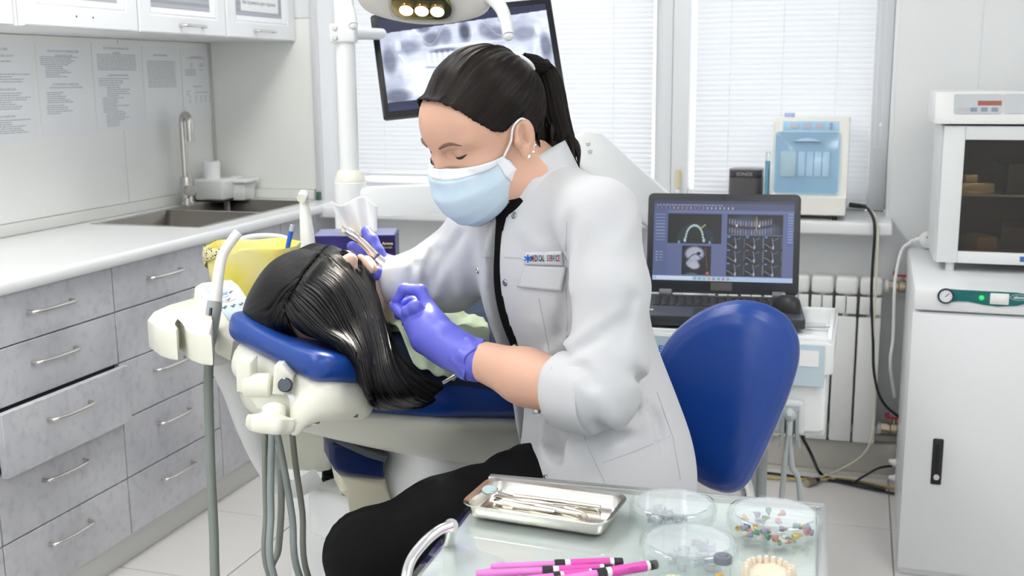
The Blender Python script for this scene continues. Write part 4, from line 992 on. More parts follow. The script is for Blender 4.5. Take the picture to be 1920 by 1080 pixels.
# ---------------------------------------------------------------- unit body, pole, arms
PT = 2.85; pp = P(653, 250, PT); px_, py_ = pp.x, pp.y
unit_w = mat('unit_white', (.80,.82,.82), .22)
t = thing('dental_unit', 'white dental unit column with a tall pole beside the patient chair', 'dental unit', (px_, py_, 0))
zc0, zc1 = P(658, 342, PT).z, P(658, 320, PT).z
B().lathe([(0,zc1-.002),(.0255,zc1-.002),(.0255,2.3),(.022,2.31),(0,2.31)], T((px_,py_,0)), 32).done('pole', unit_w, t)
B().lathe([(0,zc0),(.0405,zc0),(.0405,zc0+.004),(.033,zc1-.004),(.030,zc1),(0,zc1)], T((px_,py_,0)), 32).done('collar', cream, t)
B().lathe([(0,.80),(.042,.80),(.042,zc0-.002),(.040,zc0),(0,zc0)], T((px_,py_,0)), 32).done('hub', unit_w, t)
ub = P(690, 500, 2.55)
B().box((-.19,-.12,0), (.095,.16,.92), .03, 4, T((ub.x-.02, ub.y+.03, 0)) @ RZ(YAW)).done('unit_body', unit_w, t)
# long arm to the right behind the dentist
a0 = P(672, 378, PT); d = R0*.97+TOC*.12; d.normalize()
M = T((px_,py_,0)) @ frame(TOC, d)
def zy(y, t_=2.85): return P(760, y, t_).z
B().prism([(.02,zy(408)),(.10,zy(406)),(.30,zy(400)),(.52,zy(396)),(.54,zy(392)),(.54,zy(356)),(.52,zy(350)),(.25,zy(348)),(.04,zy(352)),(.02,zy(354))], .06, M @ T((0,0,-.03)), .012, 4).done('long_arm', unit_w, t)
B().cyl(P(940,375,2.85)+Vector((0,0,-.05)), P(940,375,2.85)+Vector((0,0,.05)), .045, seg=28, bev=.01).done('elbow_joint', unit_w, t)
# monitor bracket
cz = P(655, 64, PT).z
br = B().box((-.034,-.032,cz-.024), (.030,.032,cz+.024), .006, 3, T((px_,py_,0)) @ RZ(YAW)).done('bracket', unit_w, t)
for dz in (-.012, .012): B().cyl(Vector((px_,py_,cz+dz))-R0*.020+TOC*.028, Vector((px_,py_,cz+dz))-R0*.020+TOC*.036, .006, seg=14, bev=.001).done('bolt', nickel, br)
B().cyl(Vector((px_,py_,cz)), P(716, 64, 2.95), .017, .015, 20).done('monitor_arm', unit_w, t)

# ---------------------------------------------------------------- monitor
TLm, TRm, BLm = P(694, 29, 2.95), P(1032, -4, 3.0), P(719, 222, 2.90)
ex_ = (TRm-TLm); ey_ = (TLm-BLm); nz_ = ex_.cross(ey_).normalized(); Mm = T(BLm) @ frame(nz_, ex_); MW, MH = ex_.length, ey_.length
t = thing('monitor', 'tilted black monitor showing a panoramic dental x-ray', 'monitor', (TLm+TRm)/2)
shk = (Mm.inverted() @ TLm).x/MH
Mk = Mm @ Matrix(((1,shk,0,0),(0,1,0,0),(0,0,1,0),(0,0,0,1)))
Hm = (Mm.inverted() @ TLm).y
B().prism(rrect(0,0,MW,Hm,.006), .022, Mk @ T((0,0,-.022)), .004).done('housing', mat('monitor_black', (.008,.009,.012), .25), t)
B().cyl(Mk @ Vector((.02,Hm*.8,-.03)), Mk @ Vector((MW*.5,Hm*.55,-.03)), .012).done('mount', unit_w, t)
W_, H_ = 330, 184
U, Vv = np.meshgrid((np.arange(W_)+.5)/W_, (np.arange(H_)+.5)/H_)
def fbm(sx, sy, seed, oct=4):
    r = np.random.default_rng(seed); out = np.zeros((H_,W_)); am = 1; tot = 0
    for o in range(oct):
        gx, gy = int(sx*2**o)+2, int(sy*2**o)+2; g = r.random((gy,gx)); fx, fy = U*(gx-1.001), Vv*(gy-1.001); ix, iy = fx.astype(int), fy.astype(int); fx -= ix; fy -= iy
        fx = fx*fx*(3-2*fx); fy = fy*fy*(3-2*fy)
        out += am*((g[iy,ix]*(1-fx)+g[iy,ix+1]*fx)*(1-fy)+(g[iy+1,ix]*(1-fx)+g[iy+1,ix+1]*fx)*fy); tot += am; am *= .55
    return out/tot
L_ = .74+.20*(fbm(5,4,1)-.5)*2
def bl(cx,cy,rx,ry,val,k=.8,soft=.5):
    global L_
    d = np.sqrt(((U-cx)/rx)**2+((Vv-cy)/ry)**2); a_ = np.clip((1-d)/soft,0,1)*k; L_ = L_*(1-a_)+val*a_
bl(.5,.62,.42,.40,.86,.75,.7); bl(.22,.60,.12,.30,.88,.8,.8); bl(.80,.60,.12,.30,.88,.8,.8)
bl(.04,.45,.05,.2,.38,.8); bl(.965,.47,.045,.18,.38,.8); bl(.15,.33,.10,.10,.46,.7); bl(.85,.30,.10,.10,.46,.7)
bl(.06,.85,.10,.10,.30,.8); bl(.30,.27,.06,.10,.34,.7); bl(.68,.27,.07,.10,.36,.7); bl(.50,.22,.045,.15,.22,.85,.6); bl(.44,.25,.025,.14,.80,.7); bl(.56,.25,.025,.14,.78,.7)
bl(.38,.24,.05,.12,.40,.6); bl(.62,.22,.05,.11,.42,.6); bl(.74,.12,.04,.06,.25,.7); bl(.26,.14,.05,.06,.30,.7)
bl(.36,.40,.10,.03,.25,.7); bl(.5,.355,.30,.022,.92,.6); bl(.10,.30,.025,.09,.85,.8); bl(.93,.27,.022,.09,.85,.8); bl(.12,.52,.035,.20,.84,.6); bl(.91,.5,.035,.20,.84,.6)
for i in range(40):
    s_ = i/39; bl(.10+.10*s_,.40+.52*s_**1.4,.006,.012,.95,.5)
    bl(.93-.10*s_,.38+.52*s_**1.4,.006,.012,.95,.5); bl(.18+.22*s_,.12+.2*math.sin(s_*3.1)**2,.004,.01,.93,.35); bl(.58+.26*s_,.10+.2*math.sin(s_*3.1)**2,.004,.01,.93,.35)
for i in range(15): bl(.27+.033*i,.47+.0*i,.012,.085,.95,.55); bl(.27+.033*i,.66,.011,.08,.92,.5)
for i in range(60): bl(.25+.5*i/59,.565+.03*math.sin(i/59*math.pi),.008,.010,.45,.6)
L_ += .10*(fbm(14,10,4)-.5)+.05*(fbm(3,40,6)-.5)
L_ = np.clip(L_,0.02,1)
im = np.stack([L_**2.3*.86, L_**2.2*.90, L_**1.9*1.0], -1)
tlt = (U-.5)*0
top = Vv < .155-.085*U; bot = Vv > .875+.0*U+.03*(1-U)
bandc = np.array((.010,.014,.045)); im[top | bot] = bandc
im[(Vv > .955)] = (.012,.018,.06)
picture('screen_picture', im, lambda u,v: Mk @ Vector((.017+(MW-.034)*u, .016+(Hm-.032)*v, .0008)), attr_mat('monitor_picture', 1.35, .3), t)

# ---------------------------------------------------------------- operating lamp
LT = 2.12; lc = P(792, -4, LT); mouth = P(722, 515, 1.80)
t = thing('operating_lamp', 'cream dental operating lamp with three glowing bulbs above the patient', 'lamp', lc)
ld = (mouth-lc).normalized(); lx_ = (R0-ld*R0.dot(ld)).normalized(); Ml_ = T(lc) @ frame(ld, lx_)          # local z: towards the mouth, x: right, y: up/back
def lampfn(p):
    Rm = np.array(Ml_.to_3x3()); c = np.array(lc)
    d = ell(p, lc-ld*.010, (.128,.066,.052), Rm)
    d = smin(d, rbox(p, lc+lx_*.075-ld*.02, (.05,.035,.028), .02, Rm), .03)
    d = smin(d, rbox(p, lc-lx_*.065-ld*.02, (.05,.035,.028), .02, Rm), .03)
    q = (p-np.array(lc, np.float32))@Rm.astype(np.float32)
    return smax(d, q[:,2]-.020, .012)
lampsh = mat('lamp_shell', (.80,.79,.73), .25)
c = np.array(lc); surf('lamp_head', lampfn, c-.16, c+.16, .005, lampsh, t)
wz = .0205
bz = B().prism(rrect(-.058,-.036,.058,.030,.026,7), .003, Ml_ @ T((0,0,wz-.003)), .001).done('reflector', mat('reflector_amber', (.55,.46,.22), .12, 1), t)
bulb_m = mat('bulb_glow', (1,.95,.8), .3, emit=(1,.90,.62), es=9)
for sx in (-.030, 0, .030):
    for sy in (-.012,): B().lathe([(0,.004),(.008,.003),(.0125,0),(.0125,-.002),(0,-.002)], Ml_ @ T((sx,sy,wz+.001)), 18).done('bulb', bulb_m, t)
    B().lathe([(.013,0),(.0145,.003),(.0135,.003),(.0125,0)], Ml_ @ T((sx,-.012,wz)), 18).done('bulb_ring', mat('reflector_amber'), t)
B().prism(rrect(-.060,-.038,.060,.032,.027,7), .0012, Ml_ @ T((0,0,wz+.0075))).done('cover_pane', mat('lamp_cover', (1,.98,.92), .02, trans=1, ior=1.1), t)
for pts, rr in (([(872,-6),(905,-12),(925,-2),(941,18),(950,45),(953,66)], [.014,.014,.014,.0125,.012,.011]), ([(705,-10),(675,-22),(652,-18),(650,0),(657,25),(662,47)], [.013,.013,.012,.0105,.010,.009])):
    B().tube([P(x,y,LT-.01*i) for i,(x,y) in enumerate(pts)], rr, 16).lathe([(0,0)]+[(rr[-1]*math.cos(a_),rr[-1]*math.sin(a_)) for a_ in [math.pi*k/12 for k in range(1,6)]]+[(0,rr[-1])], T(P(*pts[-1],LT-.05)) @ frame(P(*pts[-1],LT-.05)-P(*pts[-2],LT-.04)), 16).done('handle', unit_w, t)
B().tube([lc-ld*.04, lc-ld*.10+Vector((0,.03,.06)), Vector((-.98,2.35,1.95)), Vector((px_,py_,2.25))], .018, 14).done('lamp_arm', unit_w, t)
sl = bpy.data.lights.new('lamp_beam', 'SPOT'); sl.energy = 75; sl.color = (1,.93,.80); sl.spot_size = math.radians(15); sl.spot_blend = .45; sl.shadow_soft_size = .04
so = bpy.data.objects.new('lamp_beam', sl); COL.objects.link(so); so.matrix_world = T(lc+ld*.05) @ frame(-ld)
adopt(so, t)

# ---------------------------------------------------------------- patient chair
CA = Vector((.383,.924,0)).normalized(); CN = Vector((CA.y,-CA.x,0)); REC = math.radians(15)
AX = CA*math.cos(REC)-Vector((0,0,1))*math.sin(REC); NU = CA*math.sin(REC)+Vector((0,0,1))*math.cos(REC)
RC = np.array([[CN.x,AX.x,NU.x],[CN.y,AX.y,NU.y],[CN.z,AX.z,NU.z]])           # local: x patient's right, y towards the feet, z up from the cushion
t = chair = thing('dental_chair', 'blue and cream reclined dental chair the patient lies on', 'dental chair', P(760, 1000, 2.15)*1)
chair.location.z = 0; bpy.context.view_layer.update()
HR = P(517, 650, 1.705)
def loc(o, x, y, z): return Vector(o)+CN*x+AX*y+NU*z
HRr = Matrix.Rotation(math.radians(9), 3, AX); CNh = HRr @ CN; NUh = HRr @ NU
RH = np.array([[CNh.x,AX.x,NUh.x],[CNh.y,AX.y,NUh.y],[CNh.z,AX.z,NUh.z]])
def loch(x, y, z): return Vector(HR)+CNh*x+AX*y+NUh*z
def hrf(p):
    d = rbox(p, loch(-.008,.062,.006), (.130,.078,.030), .029, RH)
    q = (p-_v(HR))@RH.astype(np.float32)
    d = smax(d, (np.sqrt((q[:,0]/1.45)**2+(q[:,1]-.075)**2)-.118), .02)
    return smax(d, -(np.sqrt(q[:,0]**2*.5+(q[:,1]-.09)**2*.3+(q[:,2]-.36)**2)-.345), .02)     # dished for the head
c = np.array(loch(0,.062,0)); surf('headrest_cushion', hrf, c-.20, c+.20, .005, blue_leather, t)
def hsf(p):
    d = rbox(p, loch(.004,.066,-.050), (.124,.070,.034), .032, RH)
    q = (p-_v(HR))@RH.astype(np.float32)
    d = smax(d, (np.sqrt((q[:,0]/1.35)**2+(q[:,1]-.075)**2)-.108), .02)
    return smin(d, cone(p, loch(.088,.01,-.072), loch(.098,-.005,-.100), .020, .010), .022)
surf('headrest_shell', hsf, c-.20, c+.20, .005, cream, t)
# headrest joint seen from the head end
def px3(x, y, tt): return P(x, y, tt)
jt = 1.66
o = plane_prism([(441,676),(452,672),(470,680),(470,735),(458,738),(443,735)], px3(455,700,jt), TOC, .05, .004).done('hinge_lug', cream, t)
o = plane_prism([(513,688),(528,684),(549,706),(545,730),(530,743),(510,740)], px3(530,710,jt-.01), TOC, .05, .004).done('hinge_lug', cream, t)
B().cyl(px3(536,722,jt-.012), px3(534,722,jt-.022), .011, seg=20, bev=.002).done('hinge_bolt', mat('dark_steel', (.10,.11,.13), .3, 1), t)
B().cyl(px3(458,722,jt+.015), px3(510,722,jt+.015), .0185, seg=24, bev=.003).done('hinge_barrel', cream, t)
plane_prism([(452,715),(515,722),(545,732),(560,748),(582,768),(586,786),(572,803),(548,795),(535,778),(495,776),(482,765),(462,748)], px3(520,760,jt+.012), (TOC+Vector((0,0,.25))).normalized(), .055, .012, 4).done('headrest_joint', cream, t)
plane_prism([(538,738),(552,742),(580,768),(584,784),(574,800),(556,782),(545,760)], px3(560,770,jt-.004), (TOC+R0*.3).normalized(), .05, .010, 4).done('joint_arm', unit_w, t)
B().cyl(px3(514,788,jt-.012), px3(513,762,jt+.0), .018, seg=24, bev=.003).done('knob_neck', cream, t)
kc = px3(507, 797, jt-.03); Mk_ = T(kc) @ frame((TOC*.25+Vector((0,0,-1))-R0*.12).normalized(), R0)
def knob(u, v):
    a_ = 2*math.pi*u; r_ = .035*(1+.06*math.cos(6*a_)); prof = [(0,.012),(.55,.012),(.85,.010),(.98,.004),(1,-.006),(.95,-.012),(.55,-.015),(.3,-.02),(0,-.02)]
    k = v*(len(prof)-1); i = min(int(k), len(prof)-2); f = k-i; rr_ = prof[i][0]*(1-f)+prof[i+1][0]*f; zz = prof[i][1]*(1-f)+prof[i+1][1]*f
    return Mk_ @ Vector((r_*rr_*math.cos(a_), r_*rr_*math.sin(a_), zz))
B().grid(knob, 60, 17, True).done('adjusting_knob', cream, t, 60)
B().cyl(px3(570,782,jt+.0), px3(596,786,jt+.02), .0095, seg=20, bev=.002).done('chrome_pin', chrome, t)
B().box((-.03,-.006,-.004), (.05,.006,.004), .001, 1, T(px3(610,770,jt+.03)) @ frame(NU, R0+TOC*-.3)).done('slide_rail', mat('dark_steel'), t)
# backrest: cushion and shell
E0, E1 = P(648, 750, 1.72), P(996, 758, 2.02)
ax2 = (E1-E0).normalized(); nn = (CN-ax2*CN.dot(ax2)).normalized(); nu2 = nn.cross(ax2)
if nu2.z < 0: nu2 = -nu2
R2 = np.array([[nn.x,ax2.x,nu2.x],[nn.y,ax2.y,nu2.y],[nn.z,ax2.z,nu2.z]])
BC = E0+ax2*.34-nn*.22
def q2(p): return (p-_v(BC))@R2.astype(np.float32)
def backf(p):
    q = q2(p); wd = .235+.0*q[:,1]
    yy_ = q[:,1]; side = .225-.115*np.clip((-yy_-.11)/.23,0,1)**1.5
    d2 = np.stack([np.abs(q[:,0])-side+.028, np.abs(yy_)-.34+.028, np.abs(q[:,2]-.004-.0*yy_)-.034+.028],1)
    return np.linalg.norm(np.maximum(d2,0),axis=1)+np.minimum(d2.max(1),0)-.028
c = np.array(BC); surf('backrest_cushion', backf, c-.46, c+.46, .008, blue_leather, t)
def shellf(p):
    q = q2(p); yy_ = q[:,1]
    th = .035+.085*np.clip((yy_+.36)/.55,0,1)**.7
    side = .222-.115*np.clip((-yy_-.09)/.25,0,1)**1.5
    belly = np.clip((-q[:,2]-.028)/th,0,1)
    sd = side*(1-.35*belly**2)
    d2 = np.stack([np.abs(q[:,0])-sd+.02, np.abs(yy_-.01)-.345+.02, np.abs(q[:,2]+.028+th*.5)-th*.5+.02],1)
    return np.linalg.norm(np.maximum(d2,0),axis=1)+np.minimum(d2.max(1),0)-.02
surf('backrest_shell', shellf, c-.46, c+.46, .008, cream, t)
# seat and leg part beyond the dentist
SC = BC+ax2*.35-Vector((.05,0,0)); SD = Vector((-.42,.907,0)).normalized()
B().box((-.19,0,-.05), (.19,.95,.02), .03, 4, T((SC.x,SC.y,SC.z)) @ frame((0,0,1), (SD.y,-SD.x,0))).done('seat_cushion', blue_leather, t)
B().box((-.16,.0,-.14), (.16,.85,-.052), .04, 4, T((SC.x,SC.y,SC.z)) @ frame((0,0,1), (SD.y,-SD.x,0))).done('seat_shell', cream, t)
# armrest, its bracket, the lift column and foot box
AP = P(672, 868, 2.0)
o = plane_prism([(618,840),(626,830),(645,832),(722,860),(724,900),(650,893),(628,884),(619,868)], AP, (TOC*.9+R0*.3).normalized(), .08, .010, 4).done('armrest_pad', mat('navy_pad', (.006,.018,.085), .35), t)
plane_prism([(626,829),(640,827),(728,857),(722,868),(690,858),(645,838)], P(672,850,1.99), (TOC*.9+R0*.3).normalized(), .08, .003).done('armrest_top', mat('pad_grey', (.12,.13,.15), .5), t)
plane_prism([(632,888),(724,900),(732,935),(735,990),(690,985),(668,950),(640,925)], P(685,920,2.03), (TOC*.9+R0*.3).normalized(), .09, .015, 4).done('armrest_bracket', mat('cream_dark', (.70,.66,.52), .35), t)
col_c = P(850, 900, 2.25)
def colf(p):
    d = rbox(p, (col_c.x,col_c.y,.50), (.15,.20,.26), .05, np.array(frame((0,0,1),CN).to_3x3()))
    return d
surf('lift_column', colf, (col_c.x-.32,col_c.y-.32,.2), (col_c.x+.32,col_c.y+.32,.82), .01, unit_w, t)
B().box((-.26,-.40,0), (.22,.40,.10), .04, 4, T((col_c.x,col_c.y,0)) @ frame((0,0,1), CN)).done('base_plate', unit_w, t)
fb = P(648, 955, 2.22)
B().box((-.062,-.05,fb.z-.055), (.16,.35,fb.z+.05), .014, 3, T((fb.x,fb.y,0)) @ frame((0,0,1), CN)).done('foot_box', unit_w, t)
B().box((-.05,-.03,.05), (.14,.33,fb.z-.052), .01, 2, T((fb.x,fb.y,0)) @ frame((0,0,1), CN)).done('foot_box_post', unit_w, t)

# ---------------------------------------------------------------- assistant's console
KT = 1.95; zk = P(340, 585, KT).z
t = thing('assistant_console', 'cream holder tray with a pale blue keypad left of the patient', 'console', P(380, 640, KT))
out = [(276,598),(287,584),(316,571),(366,557),(392,560),(398,600),(396,628),(372,626),(352,619),(346,613),(345,604),(336,596),(328,598),(328,606),(334,613),(330,620),(312,617),(296,612)]
pts = [on(x,y,z=zk) for x,y in out]
M = T((0,0,zk)); b = B().prism([(p.x,p.y) for p in pts], .052, T((0,0,zk-.052)), .010, 3)
b.done('holder_tray', cream, t)
fl_ = [P(379,530,2.03), P(432,523,2.06), P(486,600,1.99), P(441,617,1.95)]
nf = (fl_[1]-fl_[0]).cross(fl_[3]-fl_[0]).normalized(); 
if nf.dot(CAM-fl_[0]) < 0: nf = -nf
of = fl_[0]; 
def kp(pxs, d, off, name, m, par, bev=.002): return plane_prism(pxs, of+nf*off, nf, d, bev).done(name, m, par)
body = kp([(366,534),(378,527),(434,521),(450,533),(500,608),(470,628),(437,640),(412,628),(398,605),(378,580)], .05, -.001, 'keypad_body', cream, t, .008)
face = kp([(380,531),(431,524.5),(492,606),(440,615)], .004, .0015, 'keypad_face', mat('keypad_blue', (.50,.60,.66), .35), t, .001)
ring = [(398,549),(404,538),(420,534),(434,538),(443,550),(442,560),(428,566),(412,564),(401,558)]
kp(ring, .002, .0026, 'button_ring', mat('keypad_white', (.72,.75,.78), .4), face, .0005)
kp([(410,548),(414,544),(424,543),(429,548),(429,554),(420,558),(411,555)], .002, .0034, 'centre_disc', mat('keypad_blue'), face, .0004)
kp([(413,549),(426,546.5),(427,551),(414,553.5)], .001, .004, 'display_window', mat('keypad_display', (.10,.28,.62), .3), face, .0002)
for x, y in ((421,575),(437,572),(452,569),(440,589),(455,586),(432,547),(428,561)):
    b = B(); c = hit(x, y, of+nf*.0030, nf); e1 = (hit(x+5,y-1,of+nf*.003,nf)-c); e2 = (hit(x+1,y+2.5,of+nf*.003,nf)-c)
    b.tube([c-e1, c-e1*.2+e2*.5, c+e1*.3-e2*.4, c+e1], .0007, 5, 4).tube([c-e1*.4+e2, c+e1*.4+e2*.6], .0006, 5, smooth=False)
    b.done('button_symbol', mat('symbol_grey', (.10,.12,.14), .5), face)['kind'] = 'stuff'
B().tube([P(420,650,2.0), P(450,700,2.05), P(480,815,2.1), P(513,893,2.15), P(540,916,2.17), P(566,912,2.17), P(598,893,2.18)], [.045,.045,.030,.020,.018,.018,.018], 18).done('console_arm', mat('arm_pale', (.66,.68,.68), .35), t)
plane_prism([(500,800),(560,800),(627,824),(628,838),(618,884),(600,888),(520,882),(500,860)], P(570,850,2.2), TOC, .12, .012).done('junction_box', cream, t)
# suction handpiece in the holder, with its tip and hose
s = thing('suction_handpiece', 'grey suction handpiece with a long white bent tip in the console holder', 'suction', P(395, 640, 1.93))
St = 1.93
B().tube([P(395,644,St), P(397,610,St), P(401,580,St), P(403,564,St)], [.0085,.0125,.0135,.0125], 20).done('suction_grip', mat('suction_grey', (.33,.36,.36), .4), s)
B().cyl(P(394,595,St-.0125), P(396,577,St-.0125), .0028, seg=10).done('slider_slot', mat('dark_steel'), s)
B().lathe([(0,.002),(.005,.001),(.0055,-.004),(0,-.004)], T(P(393,598,St-.013)) @ frame(TOC), 14).done('slider', mat('dark_steel'), s)
B().tube([P(404,566,St), P(408,530,St), P(412,500,St+.005), P(419,475,St+.01), P(434,452,St+.015), P(447,436,St+.02)], [.0115,.010,.0095,.009,.0088,.0088], 16).done('suction_tip', mat('translucent_white', (.82,.84,.82), .3), s)
B().tube([P(394,644,St), P(391,700,St), P(392,780,St), P(396,900,St), P(401,1000,St), P(404,1100,St), P(420,1400,2.0), Vector((-.95,1.9,.06))], .0085, 12).done('suction_hose', rubber_grey, s)

# ---------------------------------------------------------------- hoses hanging below the chair head
hm = [('first', ((497,812),(497,870),(499,960),(505,1080)), 1.80, .0052, (.20,.215,.19)), ('second', ((510,812),(508,870),(508,960),(515,1085)), 1.78, .006, (.25,.30,.29)),
      ('third', ((527,880),(527,960),(522,1030),(514,1090)), 1.83, .006, (.25,.27,.25)), ('fourth', ((520,815),(533,880),(548,970),(563,1085)), 1.78, .0058, (.20,.23,.22)), ('fifth', ((547,805),(554,870),(567,960),(579,1085)), 1.82, .0052, (.19,.20,.17))]
desc = ['thin olive-grey hose hanging below the headrest knob, leftmost of the bundle', 'thicker blue-grey hose hanging next to the leftmost one below the headrest knob', 'grey hose looping up short, middle of the hanging bundle', 'grey-green hose slanting right below the headrest knob', 'thin dark olive hose, rightmost of the bundle below the headrest']
for (nm, pts, tt, r_, col_), de in zip(hm, desc):
    p = [P(x, y, tt) for x, y in pts]; e = p[-1]
    p += [Vector((e.x+.02, e.y+.12, .35)), Vector((e.x+.05, e.y+.3, .07)), Vector((e.x+.1, e.y+.45, .05))]
    tag(B().tube(p, r_, 10).done('instrument_hose', mat('hose_'+nm, col_, .5)), de, 'hose', 'hoses hanging under the chair head')
ribm = mat('ribbed_black', (.022,.027,.030), .45)
for k, (pts, tt, r_, de) in enumerate(((((599,880),(597,930),(590,985),(578,1040),(566,1090)), 2.12, .0105, 'black ribbed hose running down left of the white foot box'), (((622,868),(620,900),(616,930)), 2.3, .020, 'thick black ribbed hose stub behind the navy armrest'))):
    p = catmull([P(x,y,tt) for x,y in pts]+([Vector((P(566,1090,tt).x-.02, P(566,1090,tt).y+.05, .05))] if k == 0 else [P(614,990,2.4)]), 40)
    L = sum((p[i+1]-p[i]).length for i in range(len(p)-1)); n = int(L/.0028)
    q = [p[min(int(i/n*(len(p)-1)), len(p)-1)] for i in range(n)]
    o = tag(B().tube(q, [r_*(1 if i % 2 else .82) for i in range(n)], 14, smooth=False).done('ribbed_hose', ribm), de, 'hose')

# ---------------------------------------------------------------- on the unit: tissue box, bin with yellow bag, cup filler, saliva ejector
t = thing('tissue_box', 'dark blue tissue box with a sunset print and a white tissue pulled up', 'tissue box', P(670, 520, 2.45))
tb0 = P(587, 453, 2.47)
TBt = [hit(x, y, (0,0,1.0), (0,0,1)) for x, y in ((586,442),(740,440),(752,425),(598,425))]
zt_ = P(660, 442, 2.45).z
fl = on(586, 443, z=zt_); fr = on(741, 441, z=zt_); ex_ = (fr-fl); ex_.z = 0; Wb = ex_.length; ex_.normalize()
Mb = T((fl.x, fl.y, .92)) @ frame((0,0,1), ex_)
Hb = zt_-.92
b = B().box((0,0,0), (Wb,.115,Hb), .0015, 1, Mb); bx_ = b.done('carton', mat('carton_blue', (.035,.045,.19), .3), t)
tm = attr_mat('carton_print', 1, .3, emissive=False)
Wp, Hp = 80, 40
uu, vv2 = np.meshgrid(np.linspace(0,1,Wp), np.linspace(1,0,Hp))
im = np.zeros((Hp,Wp,3)); im[:] = (.012,.012,.09)
glow = np.exp(-((uu-.25)**2/.05+(vv2-.75)**2/.12))[...,None]; im = im+glow*np.array((.03,.02,.12))
sun = np.exp(-((vv2-.12)**2/.04))[...,None]*np.clip((uu-.45)*2,0,1)[...,None]; im = im*(1-sun)+sun*np.array((.75,.30,.03))
red = np.exp(-((vv2-.42)**2/.012))[...,None]*np.clip((uu-.6)*3,0,1)[...,None]; im = im+red*np.array((.22,.03,.01))
picture('front_print', im, lambda u,v: Mb @ Vector((Wb*(.01+.98*u), -.0006, Hb*(.02+.96*v))), tm, bx_)
B().box((.004,.002,Hb), (Wb-.004,.113,Hb+.0006), 0, 1, Mb).done('top_face', mat('carton_top', (.19,.21,.42), .3), bx_)
text_obj('Aroma', .0085, Mb @ T((Wb*.905,-.0012,Hb*.81)) @ frame((0,-1,0),(1,0,0)), mat('gold_ink', (.75,.60,.25), .4), 'carton_text', bx_, bold=.0004)
text_obj('Sandal', .0078, Mb @ T((Wb*.905,-.0012,Hb*.72)) @ frame((0,-1,0),(1,0,0)), mat('pale_ink2', (.55,.50,.45), .4), 'carton_text', bx_)
B().prism([(Wb*(.5+.22*math.cos(2*math.pi*i/24)), .057+.03*math.sin(2*math.pi*i/24)) for i in range(24)], .0008, Mb @ T((0,0,Hb+.0004))).done('opening', mat('opening_gold', (.55,.38,.12), .4), bx_)
def tissue(u, v):
    w_ = .038+.016*v; z_ = Hb+.075*v*(1-.16*math.sin(2.5*math.pi*u)+.05*math.sin(9*u))
    return Mb @ Vector((Wb*.54+(u-.5)*2*w_-.012*v, .057+.014*math.sin(u*8+v*2)*(.4+.6*v)+.004*math.sin(u*19), z_-.004))
tsm = mat('tissue_paper', (.88,.89,.90), .8); b = B().grid(tissue, 50, 22); o = b.done('tissue', tsm, t, 180)
sm_ = o.modifiers.new('thickness', 'SOLIDIFY'); sm_.thickness = .0008
# bin with the yellow bag
YT_ = 2.2; bc = P(478, 505, YT_); zr = P(470, 462, YT_).z; zb_ = P(470, 560, YT_).z
t = thing('waste_bin', 'small bin lined with a crumpled yellow bag behind the keypad', 'bin', (bc.x, bc.y, zb_))
r1 = np.random.default_rng(5); ph = r1.uniform(0,6.28,8)
def bag(u, v):
    a_ = 2*math.pi*u; e = 3.2; ca, sa = math.cos(a_), math.sin(a_); r_ = 1/(abs(ca)**e+abs(sa)**e)**(1/e)
    rx, ry = .090, .070
    if v < .75: k = .86+.14*(v/.75); z_ = zb_+(zr-zb_)*(v/.75); k += .012*math.sin(7*a_+ph[0]+5*v)+.006*math.sin(17*a_+ph[1]-7*v)
    else: f = (v-.75)/.25; k = 1.0+.03*math.sin(f*math.pi)-.10*f+.012*math.sin(9*a_+ph[2]); z_ = zr+.010*math.sin(f*math.pi)-.02*f*f+.004*f*math.sin(5*a_+ph[3])
    return Vector((bc.x,bc.y,0))+R0*(rx*k*r_*ca)-TOC*(ry*k*r_*sa)+Vector((0,0,z_))
bagm = mat('yellow_bag', (.80,.70,.12), .28, noise=(14, .9, None, (.78,.74,.38)))
bagm.node_tree.nodes['Principled BSDF'].inputs['Subsurface Weight'].default_value = 0
B().grid(bag, 90, 28, True).done('bag_liner', bagm, t, 70)
def inner(u, v):
    a_ = 2*math.pi*u; e = 3.2; ca, sa = math.cos(a_), math.sin(a_); r_ = 1/(abs(ca)**e+abs(sa)**e)**(1/e); k = .9*(1-v); return Vector((bc.x,bc.y,0))+R0*(.09*k*r_*ca)-TOC*(.07*k*r_*sa)+Vector((0,0,zr-.02-.05*min(1,v*3)))
B().grid(inner, 60, 8, True).done('bag_inside', bagm, t, 70)
lpm = mat('leopard_trim', (.62,.54,.30), .5)
nt = lpm.node_tree; tc = nt.nodes.new('ShaderNodeTexCoord'); vo = nt.nodes.new('ShaderNodeTexVoronoi'); vo.inputs['Scale'].default_value = 170; nt.links.new(tc.outputs['Object'], vo.inputs['Vector'])
rp = nt.nodes.new('ShaderNodeValToRGB'); rp.color_ramp.elements[0].color = (.03,.025,.02,1); rp.color_ramp.elements[1].color = (.72,.66,.36,1); rp.color_ramp.elements[0].position = .28; rp.color_ramp.elements[1].position = .36
nt.links.new(vo.outputs['Distance'], rp.inputs[0]); nt.links.new(rp.outputs[0], nt.nodes['Principled BSDF'].inputs['Base Color'])
def trim(u, v):
    a_ = math.pi*(.72+.62*u); e = 3.2; ca, sa = math.cos(a_), math.sin(a_); r_ = 1/(abs(ca)**e+abs(sa)**e)**(1/e); k = 1.03+.03*math.sin(math.pi*v)+.01*math.sin(13*a_)
    return Vector((bc.x,bc.y,0))+R0*(.09*k*r_*ca)-TOC*(.07*k*r_*sa)+Vector((0,0,zr+.008-.055*v*(1-.75*max(0,u-.45)/.55)))
B().grid(trim, 30, 8).done('patterned_trim', lpm, t, 80)
t = thing('saliva_ejector', 'blue saliva ejector tube with a clear tip standing behind the yellow bag', 'tube', P(536, 480, 2.17))
